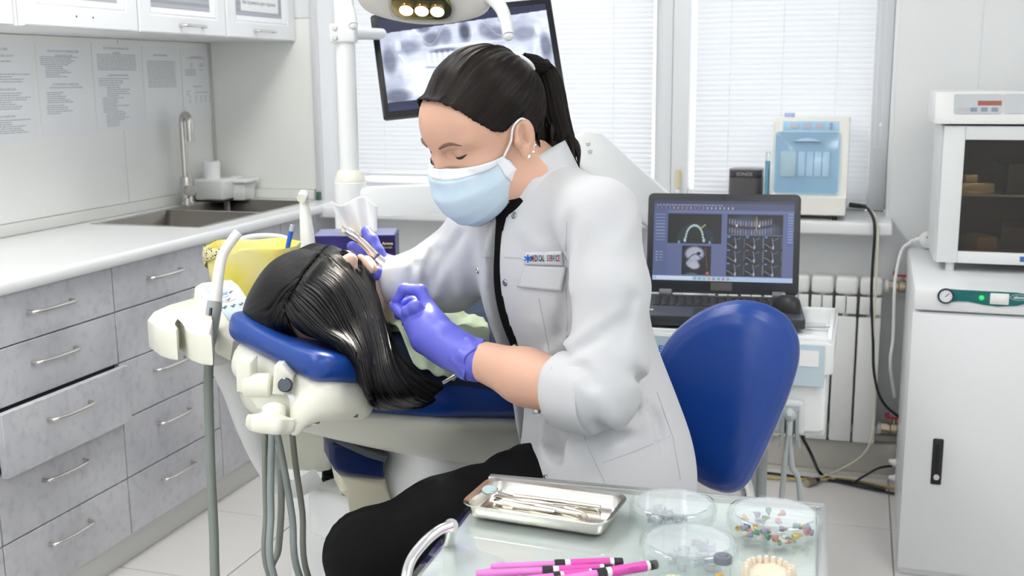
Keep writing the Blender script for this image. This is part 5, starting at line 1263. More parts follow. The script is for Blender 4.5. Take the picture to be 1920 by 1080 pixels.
B().tube([P(535,490,2.17), P(541,456,2.17), P(546,433,2.17)], .0047, 12).done('blue_tube', mat('ejector_blue', (.01,.10,.55), .25), t)
B().tube([P(546,434,2.17), P(549,421,2.17)], [.0050,.0052], 12, smooth=False).done('clear_tip', mat('clear_tip', (.72,.78,.88), .2, trans=.5), t)
t = thing('cup_filler', 'smooth white upright spout curving over at the top, behind the patient', 'tap', P(575, 480, 2.3))
B().tube([P(580,560,2.32), P(578,470,2.32), P(574,420,2.32), P(571,385,2.32), P(571,370,2.31), P(569,365,2.29), P(565,372,2.265)], [.0175,.0165,.0135,.0105,.0105,.0105,.0095], 20).done('spout', mat('spout_white', (.82,.83,.81), .15), t)
B().lathe([(0,0),(.05,0),(.05,.03),(.02,.04),(0,.04)], T((P(580,560,2.32).x,P(580,560,2.32).y,.88)), 24).done('spout_base', unit_w, t)
t = tag(B().tube([P(497+45*math.cos(a_), 452-10*math.sin(a_), 2.42) for a_ in [math.pi*i/14 for i in range(15)]], .006, 10).done('bowl_rim', unit_w), 'white curved rim of the spittoon behind the yellow bag', 'rim')

# ---------------------------------------------------------------- stool
SBo = P(1360, 760, 2.02); SBn = (TOC*.86-R0*.50+Vector((0,0,.10))).normalized()
t = thing('operator_stool', 'operator stool with a high blue curved backrest', 'stool', P(1180, 1040, 1.9))
out = [(1390,565),(1428,575),(1460,600),(1477,640),(1478,685),(1468,730),(1450,785),(1428,840),(1408,885),(1388,918),(1362,930),(1330,925),(1295,905),(1262,860),(1238,800),(1224,740),(1222,690),(1236,650),(1268,612),(1312,582),(1352,568)]
pts = catmull([hit(x,y,SBo,SBn) for x,y in out], 5, True); M = T(SBo) @ frame(SBn, R0); Mi = M.inverted(); pl2 = [(Mi @ p) for p in pts]; N = len(pl2)
cx_ = sum(p.x for p in pl2)/N; cy_ = sum(p.y for p in pl2)/N
def pad(u, v):
    k = u*N; i = int(k) % N; p = pl2[i]
    prof = [(0,.020),(.30,.0195),(.55,.018),(.75,.013),(.88,.004),(.96,-.010),(1.0,-.026),(.995,-.036),(.97,-.042)]
    f = v*(len(prof)-1); j = min(int(f), len(prof)-2); f -= j; r_ = prof[j][0]*(1-f)+prof[j+1][0]*f; z_ = prof[j][1]*(1-f)+prof[j+1][1]*f
    x, y = cx_+(p.x-cx_)*r_, cy_+(p.y-cy_)*r_
    return M @ Vector((x, y, z_+.9*(x-cx_)**2*0-.55*max(0,x-cx_-.03)**2*8))
B().grid(pad, N, 33, True).done('backrest', blue_leather, t, 80)
def padb(u, v):
    i = int(u*N) % N; p = pl2[i]; r_ = (.965,.965,.9,.5,0)[min(int(v*4+.001),4)]; z_ = (-.040,-.048,-.058,-.066,-.068)[min(int(v*4+.001),4)]
    x, y = cx_+(p.x-cx_)*r_, cy_+(p.y-cy_)*r_
    return M @ Vector((x+.002, y, z_-.55*max(0,x-cx_-.03)**2*8))
B().grid(padb, N, 5, True).done('back_shell', white_pl, t, 80)
sc_ = P(1150, 1010, 1.83); zs_ = .60
B().lathe([(0,zs_-.09),(.17,zs_-.09),(.195,zs_-.07),(.20,zs_-.045),(.19,zs_-.02),(.12,zs_-.005),(0,zs_-.01)], T((sc_.x,sc_.y,0)), 40).done('seat', blue_leather, t)
e = M @ Vector((cx_-.03, cy_-.13, -.06)); B().tube([Vector((sc_.x+.05,sc_.y,zs_-.10)), Vector((e.x+.05,e.y+.05,zs_-.10)), Vector((e.x+.03,e.y+.06,zs_+.02)), e], .014, 12).done('back_stem', chrome, t)
B().cyl((sc_.x,sc_.y,.10), (sc_.x,sc_.y,zs_-.09), .025, seg=20).done('gas_column', chrome, t)
for k in range(5):
    a_ = 2*math.pi*k/5+.4; e = Vector((sc_.x+.26*math.cos(a_), sc_.y+.26*math.sin(a_), .065))
    B().tube([(sc_.x,sc_.y,.11), e], [.020,.014], 10, smooth=False).done('base_arm', chrome, t)
    B().cyl(e+Vector((-.012*math.sin(a_),.012*math.cos(a_),-.040)), e+Vector((.012*math.sin(a_),-.012*math.cos(a_),-.040)), .025, seg=18, bev=.004).done('castor', black_pl, t)
# ================================================================ people
ZV = Vector((0,0,1))
skin = mat('skin', (.66,.40,.29), .48, sss=.12, noise=(30, .35, None, (.62,.34,.25)), bump=.04, bscale=500)
skin_p = mat('skin_patient', (.72,.50,.38), .45, sss=.1, noise=(30, .3, None, (.70,.46,.34)))
glove = mat('blue_nitrile_glove', (.115,.125,.58), .38, bump=.10, bscale=160)
coat_m = mat('white_coat_cloth', (.555,.565,.585), .75, sheen=.15, bump=.05, bscale=1400)
black_cloth = mat('black_cloth', (.0035,.0035,.004), .8, spec=.15, bump=.1, bscale=900)
snap_m = mat('snap_metal', (.42,.40,.37), .3, 1)
def basis(F, U): 
    F = Vector(F).normalized(); U = (Vector(U)-F*Vector(U).dot(F)).normalized(); L = U.cross(F); return F, L, U
def head_fn(O, F, L, U, s=1.0):
    R = np.array([[F.x,L.x,U.x],[F.y,L.y,U.y],[F.z,L.z,U.z]], np.float32)
    def fn(p):
        q = ((p-_v(O))@R)/s
        q = q.copy(); a = np.abs(q[:,1]); m = q.copy(); m[:,1] = a                    # mirrored copy for paired features
        d = ell(q, (-.008,0,.046), (.098,.074,.084))
        d = smin(d, ell(q, (.032,0,.000), (.062,.058,.088)), .03)
        d = smin(d, ell(q, (.043,0,.060), (.042,.056,.045)), .03)                    # forehead
        d = smin(d, chain(m, [(.000,.056,-.030),(.022,.050,-.058),(.072,.012,-.090)], [.018,.017,.016], .01), .02)
        d = smin(d, ell(q, (.078,0,-.088), (.020,.022,.018)), .015)
        d = smin(d, ell(m, (.058,.042,-.006), (.024,.022,.018)), .02)                 # cheekbone
        d = smin(d, cone(m, (.081,.010,.044), (.064,.050,.043), .009, .008), .012)    # brow
        d = smin(d, chain(q, [(.086,0,.034),(.094,0,.014),(.106,0,-.010)], [.007,.009,.011], .008), .010)
        d = smin(d, ell(m, (.094,.010,-.012), (.011,.009,.008)), .006)
        d = smax(d, -ell(m, (.092,.032,.026), (.016,.017,.010)), .012)                # eye socket
        d = smin(d, ell(m, (.0705,.032,.027), (.0135,.0145,.0125)), .004)             # closed lid over the eye
        d = smin(d, ell(q, (.093,0,-.046), (.010,.022,.006)), .006); d = smin(d, ell(q, (.091,0,-.058), (.010,.019,.006)), .006)
        # ear
        ca, sa = math.cos(.25), math.sin(.25); e = m-_v((-.012,.073,.004)); er = e.copy(); er[:,0] = e[:,0]*ca+e[:,2]*sa*0; 
        er = np.stack([e[:,0]*ca+e[:,2]*sa, e[:,1]-.30*np.maximum(-e[:,0],0)-.004, -e[:,0]*sa+e[:,2]*ca], 1)
        ear = ell(er, (0,0,.002), (.0170,.0085,.0290)); ear = smax(ear, -ell(er, (.003,.0068,.006), (.0105,.0085,.0185)), .003)
        ear = smin(ear, ell(er, (.002,.002,-.024), (.0095,.006,.011)), .005); ear = smin(ear, ell(er, (.014,.001,-.003), (.005,.005,.008)), .004)
        ear = smin(ear, cone(er, (-.004,.003,.018), (-.006,.003,-.012), .0035, .0035), .003)
        return smin(d, ear, .005)*s
    return fn
def W(O, F, L, U, s=1.0): return lambda f, l, u: Vector(O)+(F*f+L*l+U*u)*s
def march(fn, x, y, t0=1.35, t1=2.4):
    ts = np.linspace(t0, t1, 300); d = ray(x, y); pts = np.array(CAM, np.float64)+ts[:,None]*np.array(d); v = fn(pts.astype(np.float32))
    k = np.argmax(v < 0)
    if v[k] >= 0: return None
    f = v[k-1]/(v[k-1]-v[k]); return ts[k-1]+(ts[k]-ts[k-1])*f
def loft(name, guides, m, parent, ns=80, npt=26, noise=.0012, closed=False, thick=.0035, seed=1, avoid=None, clear=.008, ramp=0, fray=0):
    """hair: guide strands (point lists) blended into a groomed sheet; UV u runs across, v along"""
    G = [catmull(g, 12) for g in guides]
    def resample(pl, n):
        pl = np.array([tuple(p) for p in pl]); s = np.r_[0, np.cumsum(np.linalg.norm(np.diff(pl, axis=0), axis=1))]; return np.stack([np.interp(np.linspace(0,s[-1],n), s, pl[:,i]) for i in range(3)], 1)
    A = np.array([resample(g, npt) for g in G]); K = len(A)
    r = np.random.default_rng(seed); out = []
    for i in range(ns):
        k = i/(ns if closed else ns-1)*(K if closed else K-1); j = int(k) if closed else min(int(k), K-2); f = k-j
        idx = [(j-1) % K, j % K, (j+1) % K, (j+2) % K] if closed else [max(j-1,0), j, j+1, min(j+2,K-1)]
        p0,p1,p2,p3 = [A[q] for q in idx]
        out.append(.5*((2*p1)+(p2-p0)*f+(2*p0-5*p1+4*p2-p3)*f*f+(3*p1-p0-3*p2+p3)*f**3))
    S = np.array(out); du = np.roll(S,-1,0)-np.roll(S,1,0); dv = np.gradient(S, axis=1)
    if not closed: du[0] = S[1]-S[0]; du[-1] = S[-1]-S[-2]
    N = np.cross(du, dv); N /= np.maximum(np.linalg.norm(N, axis=2, keepdims=True), 1e-9)
    off = r.normal(0, 1, (ns,1))*noise+r.normal(0,1,(ns,npt)).cumsum(1)*noise*.10
    S = S+N*off[...,None]
    if avoid is not None:
        for _ in range(6):
            Q = S.reshape(-1,3).astype(np.float32); v = avoid(Q); cl = np.tile(clear*np.clip(np.linspace(0,1,npt)/ramp,.12,1) if ramp else np.full(npt,clear), ns); bad = v < cl
            if not bad.any(): break
            e = .002; qb = Q[bad]; gr = np.stack([avoid(qb+np.eye(3, dtype=np.float32)[i]*e)-v[bad] for i in range(3)], 1); gr /= np.maximum(np.linalg.norm(gr,axis=1,keepdims=True),1e-6)
            qb = qb+gr*(cl[bad]-v[bad])[:,None]*.9; Q[bad] = qb; S = Q.reshape(S.shape).astype(np.float64)
    if fray: S[:,0] += (S[:,0]-S[:,1])*r.uniform(-.2,fray,(ns,1))
    b = B(); uvl = b.bm.loops.layers.uv.new('UVMap'); g = [[b.bm.verts.new(S[i,j]) for j in range(npt)] for i in range(ns)]
    for i in range(ns if closed else ns-1):
        for j in range(npt-1):
            f = b.bm.faces.new((g[i][j], g[(i+1)%ns][j], g[(i+1)%ns][j+1], g[i][j+1]))
            for lp, (a, c) in zip(f.loops, ((i,j),(i+1,j),(i+1,j+1),(i,j+1))): lp[uvl].uv = (a/ns, c/npt)
    me = bpy.data.meshes.new(name); b.bm.to_mesh(me); b.bm.free(); me.polygons.foreach_set('use_smooth', [True]*len(me.polygons)); me.materials.append(m)
    o = link(name, me, m, parent)
    if thick: md = o.modifiers.new('thickness', 'SOLIDIFY'); md.thickness = thick; md.offset = 0
    return o
hair_d = uv_strand_mat('dark_brown_hair', (.002,.0015,.0013), (.018,.010,.007), .40, 80, 1.6, .7, .18)
hair_p = uv_strand_mat('black_hair', (.0012,.0012,.0014), (.005,.005,.0055), .36, 120, 2.0, .45, .28)

# ---------------------------------------------------------------- the dentist
t = dentist = thing('person', 'person in a white coat, face mask and blue gloves leaning over the patient', 'person', P(1140, 1060, 1.8))
ph_, pt_ = math.radians(37), math.radians(28)
Fh = -R0*math.cos(ph_)+TOC*math.sin(ph_); F = Fh*math.cos(pt_)-ZV*math.sin(pt_)
F, L, U = basis(F, ZV+(-R0*math.sin(ph_)-TOC*math.cos(ph_))*(-.06))
HO = P(971, 270, 1.69)-L*.074
hw = W(HO, F, L, U)
hfn = head_fn(HO, F, L, U)
# torso frame
Lt0 = (R0*.5+TOC*.866); Ft0 = (-R0*.866+TOC*.5); ln = math.radians(18)
Ft = Ft0*math.cos(ln)-ZV*math.sin(ln); Ut = ZV*math.cos(ln)+Ft0*math.sin(ln); Lt = Lt0
RTm = np.array([[Ft.x,Lt.x,Ut.x],[Ft.y,Lt.y,Ut.y],[Ft.z,Lt.z,Ut.z]])
NB = P(1000, 352, 1.765)
def tw(f, l, u): return NB+Ft*f+Lt*l+Ut*u
SHn, SHf = P(1121, 412, 1.615), P(925, 432, 1.90)
EL, CF, WR = P(1128, 742, 1.56), P(1052, 728, 1.59), P(880, 668, 1.685)
# body: head, neck, torso core, forearms, legs in one surface (clothes and gloves are its children)
HIPl, HIPr = P(1120, 945, 1.73), P(1100, 950, 1.92)
KNl, KNr = P(694, 1042, 1.62), P(790, 1075, 1.82)
def foot(k, dx): return Vector((k.x+.10+dx, k.y+.06, .06))
def body_fn(p):
    d = hfn(p)
    d = smin(d, chain(p, [hw(-.028,0,-.035), hw(-.030,0,-.085), NB+Ut*.01, tw(-.01,0,-.06)], [.054,.050,.055,.07], .03), .025)
    d = smin(d, ell(p, tw(.0,0,-.19), (.085,.13,.17), RTm), .04)
    d = smin(d, ell(p, tw(-.005,0,-.42), (.085,.12,.17), RTm), .05)
    d = smin(d, chain(p, [SHn, EL], [.045,.034], .02), .03); d = smin(d, chain(p, [SHf, P(845,500,1.95), P(752,522,1.86)], [.045,.038,.028], .02), .03)
    d = smin(d, chain(p, [EL, P(1075,735,1.575), P(985,706,1.625), WR], [.034,.042,.040,.028], .02), .02)
    d = smin(d, chain(p, [tw(-.01,0,-.5), HIPl, P(1000,942,1.715), P(850,985,1.67), KNl, foot(KNl,0)], [.09,.07,.06,.052,.045,.035], .03), .04)
    d = smin(d, chain(p, [tw(-.01,0,-.5), HIPr, P(960,985,1.86), KNr, foot(KNr,.05)], [.09,.07,.06,.045,.035], .03), .04)
    return d
lo = np.array([-1.05,1.15,0.02]); hi = np.array([-.15,2.2,1.45])
body = surf('body', body_fn, lo, hi, .008, skin, t)
# finer head laid over the coarse one
hc = np.array(hw(.01,0,.01)); surf('face', lambda p: smin(hfn(p)-.0008, chain(p, [hw(-.028,0,-.035), hw(-.030,0,-.085)], [.054,.050], .02), .025), hc-.16, hc+.16, .0023, skin, t)
# coat
def gapc(u): return np.interp(u, [-.7,-.45,-.30,-.15,-.02,.05], [.050,.006,-.014,-.010,.000,.004])
def gapw(u): return np.interp(u, [-.7,-.50,-.40,-.25,-.12,-.03,.05], [.12,.075,.050,.044,.026,.015,.016])
HIPc = P(1135, 878, 1.785)
def coat_base(p):
    q = (p-_v(NB))@RTm.astype(np.float32)
    d = ell(p, tw(.004,0,-.19), (.122,.165,.205), RTm)
    d = smin(d, ell(p, tw(.010,0,-.40), (.118,.145,.20), RTm), .06)
    d = smin(d, ell(p, HIPc, (.128,.160,.19), np.array([[Ft0.x,Lt0.x,0],[Ft0.y,Lt0.y,0],[0,0,1]])), .08)
    d = smin(d, cone(p, HIPc-ZV*.02, HIPc-ZV*.20+Lt0*.02, .128, .138), .05)
    d = smin(d, cone(p, tw(-.02,.06,-.030), SHn, .056, .060), .05); d = smin(d, cone(p, tw(-.02,-.06,-.030), SHf, .058, .070), .05)
    near = chain(p, [SHn, P(1146,540,1.585), P(1140,680,1.575), P(1122,735,1.565)], [.060,.053,.0555,.056], .02)
    near = smin(near, chain(p, [P(1120,736,1.565), P(1088,734,1.57), CF], [.056,.053,.052], .01), .02)
    far = chain(p, [SHf, P(842,512,1.95), P(757,528,1.875)], [.072,.064,.047], .03)
    d = smin(d, ell(p, P(1108,930,1.70), (.088,.10,.17)), .05)
    d = smin(d, near, .016); d = smin(d, far, .03)
    return d
FOLDS = []          # (points, radius, kind): ridges and valleys of the cloth
def fold(pxs, r, sgn, dep=.004):
    pts = []
    for x, y in pxs:
        tt = march(coat_base, x, y)
        if tt is not None: pts.append(P(x, y, tt+dep*sgn))
    if len(pts) >= 2: FOLDS.append((catmull(pts, 3), r, sgn))
for pxs, r in (([(1075,668),(1095,640),(1140,605),(1180,580)], .010), ([(1062,650),(1090,668),(1108,700),(1118,740)], .009), ([(1150,470),(1175,430),(1185,400)], .010), ([(1085,700),(1100,730),(1130,760)], .008),
               ([(1100,420),(1085,480),(1078,540)], .008), ([(870,430),(845,470),(820,520)], .010), ([(885,450),(870,500),(860,545)], .009), ([(800,470),(790,510),(795,545)], .009), ([(830,455),(812,500),(815,550)], .009),
               ([(1140,780),(1175,800),(1210,790)], .012), ([(1010,600),(1030,660),(1040,700)], .008), ([(1060,830),(1080,870),(1085,900)], .010), ([(1180,720),(1205,760),(1230,830)], .012), ([(990,440),(1010,460),(1030,462)], .008)):
    fold(pxs, r, 1, r+.0012)
for pxs, r in (([(1060,662),(1088,650),(1125,628),(1165,602)], .007), ([(1072,690),(1096,690),(1110,720)], .007), ([(1064,410),(1060,480),(1058,560),(1060,620)], .006), ([(858,440),(835,480),(812,530)], .008), ([(815,470),(800,510),(806,548)], .007),
               ([(1045,600),(1052,640),(1056,665)], .007), ([(1120,800),(1165,825),(1205,820)], .009), ([(1195,700),(1222,760),(1245,840)], .008), ([(780,490),(772,520),(776,545)], .006), ([(1192,560),(1180,600),(1160,640)], .007)):
    fold(pxs, r, -1, .0042)
def coat_fn(p):
    d = coat_base(p); q = (p-_v(NB))@RTm.astype(np.float32)
    for pts, r, sg in FOLDS:
        A = np.array([tuple(a) for a in pts]); mk_ = ((p > A.min(0)-.05) & (p < A.max(0)+.05)).all(1)
        if not mk_.any(): continue
        pm_ = p[mk_]; e = None
        for a, c in zip(pts, pts[1:]):
            g = cone(pm_, a, c, r, r); e = g if e is None else np.minimum(e, g)
        d = d.copy(); d[mk_] = smin(d[mk_], e, .013) if sg > 0 else smax(d[mk_], -e, .012)
    # open front, neck opening, open cuffs, hem
    gap = np.maximum(np.abs(q[:,1]-gapc(q[:,2]))-gapw(q[:,2]), .045-q[:,0])
    d = smax(d, -gap, .004)
    d = smax(d, -cone(p, NB-Ut*.03, hw(-.030,0,-.09), .052, .066), .006)
    v = (CF-P(1088,734,1.57)).normalized(); d = smax(d, -cone(p, CF-v*.012, CF+v*.08, .0465, .049), .003)
    d = smax(d, ((p-_v(CF))@_v(v))*1.0-.004+np.where(np.linalg.norm(p-_v(CF),axis=1) > .12, -1, 0), .003)
    d = np.maximum(d, .575-p[:,2])
    return d
clo = np.array([-.92,1.30,.56]); chi = np.array([-.10,2.10,1.30])
coat = surf('white_coat', coat_fn, clo, chi, .0055, coat_m, t, smooth_it=1)
# cuff band turned back on the near sleeve
v = (CF-P(1100,738,1.565)).normalized()
def cuff(u, w_):
    a_ = 2*math.pi*u; M = T(CF) @ frame(v, R0)
    prof = [(.0475,-.002),(.0475,.003),(.0535,.004),(.0565,.000),(.0585,-.030),(.0580,-.056),(.0560,-.060),(.051,-.058)]
    k = w_*(len(prof)-1); i = min(int(k),len(prof)-2); f = k-i; r_ = prof[i][0]*(1-f)+prof[i+1][0]*f; z_ = prof[i][1]*(1-f)+prof[i+1][1]*f
    r_ *= 1+.015*math.sin(3*a_+1)+.01*math.sin(7*a_); return M @ Vector((r_*math.cos(a_), r_*math.sin(a_)*.97, z_+.004*math.sin(2*a_)))
B().grid(cuff, 60, 22, True).done('sleeve_cuff', coat_m, coat, 60)
# stand collar
Mc_ = T(NB-Ut*.004-Ft*.006) @ frame((hw(-.030,0,-.08)-NB).normalized()*.35+Ut*.65, Ft)
def collar(u, w_):
    a_ = math.radians(24)+math.radians(312)*u; r_ = .071-.004*w_+.002*math.sin(5*a_); back = .5-.5*math.cos(a_)
    h_ = (.030+.024*back)
    return Mc_ @ Vector((r_*1.02*math.cos(a_)-.004, -r_*.98*math.sin(a_), -.030+(h_+.030)*w_))
o = B().grid(collar, 60, 8).done('collar', coat_m, coat, 80); md = o.modifiers.new('thickness','SOLIDIFY'); md.thickness = .004; md.offset = 0
# black top under the coat
def shirt_fn(p):
    d = ell(p, tw(.0,0,-.19), (.108,.15,.195), RTm); d = smin(d, ell(p, tw(.005,0,-.42), (.106,.13,.20), RTm), .05)
    d = smin(d, chain(p, [NB+Ut*.030+Ft*.008, tw(0,0,-.05)], [.058,.072], .02), .03)
    d = smax(d, ((p-_v(NB))@_v(Ut))-.022, .004)
    return smax(d, -cone(p, NB+Ut*.02+Ft*.014, hw(-.02,0,-.06), .052, .06), .004)
c = np.array(tw(0,0,-.25)); surf('black_top', shirt_fn, c-.34, c+.38, .006, black_cloth, t)
# trousers
def trs(p):
    d = chain(p, [tw(-.01,.04,-.50), HIPl, P(1000,942,1.715), P(850,985,1.67), KNl], [.11,.095,.081,.072,.064], .04)
    d = smin(d, chain(p, [KNl, foot(KNl,0)], [.064,.06], .02), .02)
    e = chain(p, [tw(-.01,-.04,-.50), HIPr, P(960,985,1.86), KNr, foot(KNr,.05)], [.11,.095,.080,.064,.06], .03)
    d = smin(d, e, .02); n_ = .0025*np.sin(60*p[:,0]+25*p[:,2]+8*np.sin(20*p[:,1]))
    return np.maximum(d+n_, .10-p[:,2])
surf('black_trousers', trs, (-1.02,1.15,.08), (-.15,2.15,.90), .008, black_cloth, t)
for k, (kn, dx) in enumerate(((KNl,0),(KNr,.05))):
    a = foot(kn, dx); fd = Vector((-.9,-.3,0)).normalized()
    surf('shoe', lambda p, a=a: np.maximum(smin(ell(p, a+fd*.06-ZV*.02, (.045,.045,.05)), cone(p, a-ZV*.03, a+fd*.15-ZV*.035, .042, .034), .03), .001-p[:,2]), np.array(a)+(-.26,-.2,-.08), np.array(a)+(.2,.15,.08), .008, mat('white_clog', (.7,.7,.7), .4), t)
# snaps, seams, pocket flap and name patch, laid on the cloth
def on_coat(x, y, off=-.0015, fn=coat_base):
    tt = march(fn, x, y); return None if tt is None else P(x, y, tt+off)
def nrm_at(x, y, fn=coat_base):
    a, b_, c = on_coat(x,y,0,fn), on_coat(x+6,y,0,fn), on_coat(x,y+6,0,fn)
    if None in (a,b_,c): return (CAM-P(x,y,1.7)).normalized()
    n = (b_-a).cross(c-a).normalized(); return n if n.dot(CAM-a) > 0 else -n
for x, y in ((905,393),(964,404),(896,507),(947,530),(965,652),(1006,773),(1023,897)):
    p = on_coat(x, y, 0)
    if p is None: continue
    M = T(p) @ frame(nrm_at(x,y))
    B().lathe([(0,.0012),(.0022,.0012),(.0026,.0022),(.0042,.0024),(.0052,.0016),(.0058,.0000),(.0058,-.003),(0,-.003)], M, 20).done('snap_button', snap_m, coat)
def patch(name, quad, m, nu, nv, off, thick, par, fn=coat_base):
    (x00,y00),(x10,y10),(x11,y11),(x01,y01) = quad; b = B(); g = []
    for i in range(nu):
        row = []
        for j in range(nv):
            u, w_ = i/(nu-1), j/(nv-1); x = (x00*(1-u)+x10*u)*(1-w_)+(x01*(1-u)+x11*u)*w_; y = (y00*(1-u)+y10*u)*(1-w_)+(y01*(1-u)+y11*u)*w_
            tt = march(fn, x, y) or 1.62; row.append(tt)
        g.append(row)
    g = np.array(g)
    for _ in range(2): g[1:-1] = (g[:-2]+g[1:-1]*2+g[2:])/4; g[:,1:-1] = (g[:,:-2]+g[:,1:-1]*2+g[:,2:])/4
    vv = [[None]*nv for _ in range(nu)]
    for i in range(nu):
        for j in range(nv):
            u, w_ = i/(nu-1), j/(nv-1); x = (x00*(1-u)+x10*u)*(1-w_)+(x01*(1-u)+x11*u)*w_; y = (y00*(1-u)+y10*u)*(1-w_)+(y01*(1-u)+y11*u)*w_
            vv[i][j] = b.bm.verts.new(P(x, y, g[i,j]-off-thick*.5*w_*(1 if name == 'pocket_flap' else 0)))
    for i in range(nu-1):
        for j in range(nv-1): b.bm.faces.new((vv[i][j],vv[i+1][j],vv[i+1][j+1],vv[i][j+1]))
    o = b.done(name, m, par, 80); md = o.modifiers.new('thickness','SOLIDIFY'); md.thickness = .0012; md.offset = 0
    return o, g
seam_m = mat('seam_thread', (.50,.51,.54), .8)
for pxs in ([(1063,415),(1060,470),(1061,530),(1064,600),(1062,640)], [(1010,560),(1022,620),(1034,690)], [(1088,800),(1108,850),(1135,905)], [(1130,868),(1190,846),(1256,818)], [(946,482),(975,484),(984,490)], [(905,482),(925,484)], [(1232,735),(1262,820),(1276,900)]):
    q_ = [on_coat(x, y, -.0004, coat_fn) for x, y in [((pxs[i][0]*(1-k/4)+pxs[i+1][0]*k/4), (pxs[i][1]*(1-k/4)+pxs[i+1][1]*k/4)) for i in range(len(pxs)-1) for k in range(4)]+[pxs[-1]]]
    q_ = [p for p in q_ if p is not None]
    if len(q_) > 3: B().tube(q_, .0007, 6, 2).done('seam', seam_m, coat)
fl_, _ = patch('pocket_flap', ((984,498),(1062,501),(1053,546),(969,538)), coat_m, 14, 10, .003, .006, coat)
nm_, gg = patch('name_patch', ((984,473),(1054,471),(1056,498),(983,496)), mat('patch_grey', (.62,.64,.68), .7), 14, 6, .0025, 0, coat)
# embroidered letters on the name patch
navy = mat('thread_navy', (.012,.016,.07), .7); redt = mat('thread_red', (.50,.03,.04), .7)
def stitch(x, y): 
    ta, tb_ = march(coat_base, 992, y), march(coat_base, 1030, y); q = P(x, y, ta+(tb_-ta)*(x-992)/38-.0075); return T(q) @ frame((CAM-q).normalized(), R0)
for k, ch in enumerate('MEDICAL SERVICE'):
    if ch != ' ': text_obj(ch, .0130, stitch(998+3.55*k, 485), redt if ch == 'E' else navy, 'letter', nm_, bold=.0004, xs=.33, extrude=.0002)
b = B(); Ms_ = stitch(989.5, 485)
for k in range(3): b.box((-.0013,-.0060,0), (.0013,.0060,.0006), 0, 1, Ms_ @ Matrix.Rotation(math.radians(60*k),4,'Z'))
b.done('star_emblem', mat('thread_blue', (.03,.14,.55), .7), nm_)
# face mask
mask_m = mat('mask_blue', (.58,.74,.86), .75, noise=(40,.5,None,(.68,.80,.89)), bump=.06, bscale=700); mask_w = mat('mask_band', (.80,.83,.88), .75)
def maskpt(a_, w_, off=0):
    """a_: -1..1 across (+ = her left), w_: 0 top .. 1 bottom"""
    cf = np.interp(w_, [0,.18,.42,.65,.85,1], [.1015,.118,.126,.121,.108,.086]); cu = np.interp(w_, [0,.18,.42,.65,.85,1], [.010,-.008,-.038,-.070,-.094,-.108])
    sf = np.interp(w_, [0,1], [.030,.004]); su = np.interp(w_, [0,1], [-.004,-.060]); slat = np.interp(w_, [0,.5,1], [.070,.073,.066])
    c = math.cos(a_*math.pi/2); s = math.sin(a_*math.pi/2)
    f = sf+(cf-sf)*max(c,0)**.85; l = slat*math.copysign(abs(s)**.92, s); k = abs(a_)**1.7; u = cu*(1-k)+su*k
    pl = .0016*math.sin(w_*14+1.2*abs(a_))*(1-w_)*(1 if w_ > .12 else 0)+off
    return hw(f+pl, l, u)
def push_out(b, fn, clear):
    vs_ = list(b.bm.verts); Q = np.array([tuple(v.co) for v in vs_], np.float32)
    for _ in range(4):
        v = fn(Q); bad = v < clear
        if not bad.any(): break
        qb = Q[bad]; gr = np.stack([fn(qb+np.eye(3, dtype=np.float32)[i]*.001)-v[bad] for i in range(3)], 1); gr /= np.maximum(np.linalg.norm(gr,axis=1,keepdims=True),1e-6)
        Q[bad] = qb+gr*(clear-v[bad])[:,None]
    for v, q in zip(vs_, Q): v.co = q
    return b
b = push_out(B().grid(lambda u, w_: maskpt(-1+2*u, w_), 60, 40), hfn, .0035); mk = b.done('face_mask', mask_m, t, 80); md = mk.modifiers.new('thickness','SOLIDIFY'); md.thickness = .0012
b = push_out(B().grid(lambda u, w_: maskpt(-1+2*u, .13*w_, .0012), 60, 6), hfn, .0048); o = b.done('mask_top_band', mask_w, mk, 80); md = o.modifiers.new('thickness','SOLIDIFY'); md.thickness = .0008
b = push_out(B().grid(lambda u, w_: maskpt(.90+.10*u, w_, .0012), 6, 30), hfn, .0048); o = b.done('mask_side_band', mask_w, mk, 80); md = o.modifiers.new('thickness','SOLIDIFY'); md.thickness = .0008
strap = mat('mask_strap', (.82,.84,.86), .7)
B().tube([maskpt(1,.02), hw(.012,.0765,.012), hw(.000,.0785,.030), hw(-.016,.083,.036), hw(-.030,.080,.022)], .0017, 8).done('ear_loop', strap, mk)
B().tube([maskpt(1,.95), hw(-.004,.075,-.040), hw(-.014,.080,-.026), hw(-.026,.081,-.010)], .0017, 8).done('ear_loop', strap, mk)
# brow, lashes, ear studs
brow_m = mat('brow_hair', (.17,.095,.06), .7)
def surf_pt(f0, l, u, off=.0006):          # march inwards along -F onto the face
    p0 = np.array(hw(.16, l, u)); ts = np.linspace(0,.16,320); pts = (p0-ts[:,None]*np.array(F)).astype(np.float32); v = hfn(pts); k = int(np.argmax(v < 0)); return Vector(pts[k])+F*off
B().tube([surf_pt(0,l,u,.0012) for l,u in ((.016,.0425),(.026,.047),(.038,.048),(.050,.041))], [.0020,.0032,.0030,.0010], 8, flat=.8).done('eyebrow', brow_m, t)
B().tube([surf_pt(0,l,u,.0012) for l,u in ((-.016,.0425),(-.026,.047),(-.038,.048),(-.048,.042))], [.0020,.0032,.0030,.0010], 8, flat=.8).done('eyebrow', brow_m, t)
lash = mat('lashes', (.025,.018,.015), .6)
for sg in (1,-1):
    B().tube([surf_pt(0,sg*l,u,.001) for l,u in ((.019,.0225),(.026,.0200),(.033,.0192),(.040,.0205),(.049,.0240))], [.0008,.0018,.0024,.0026,.0008], 8).done('eyelashes', lash, t)
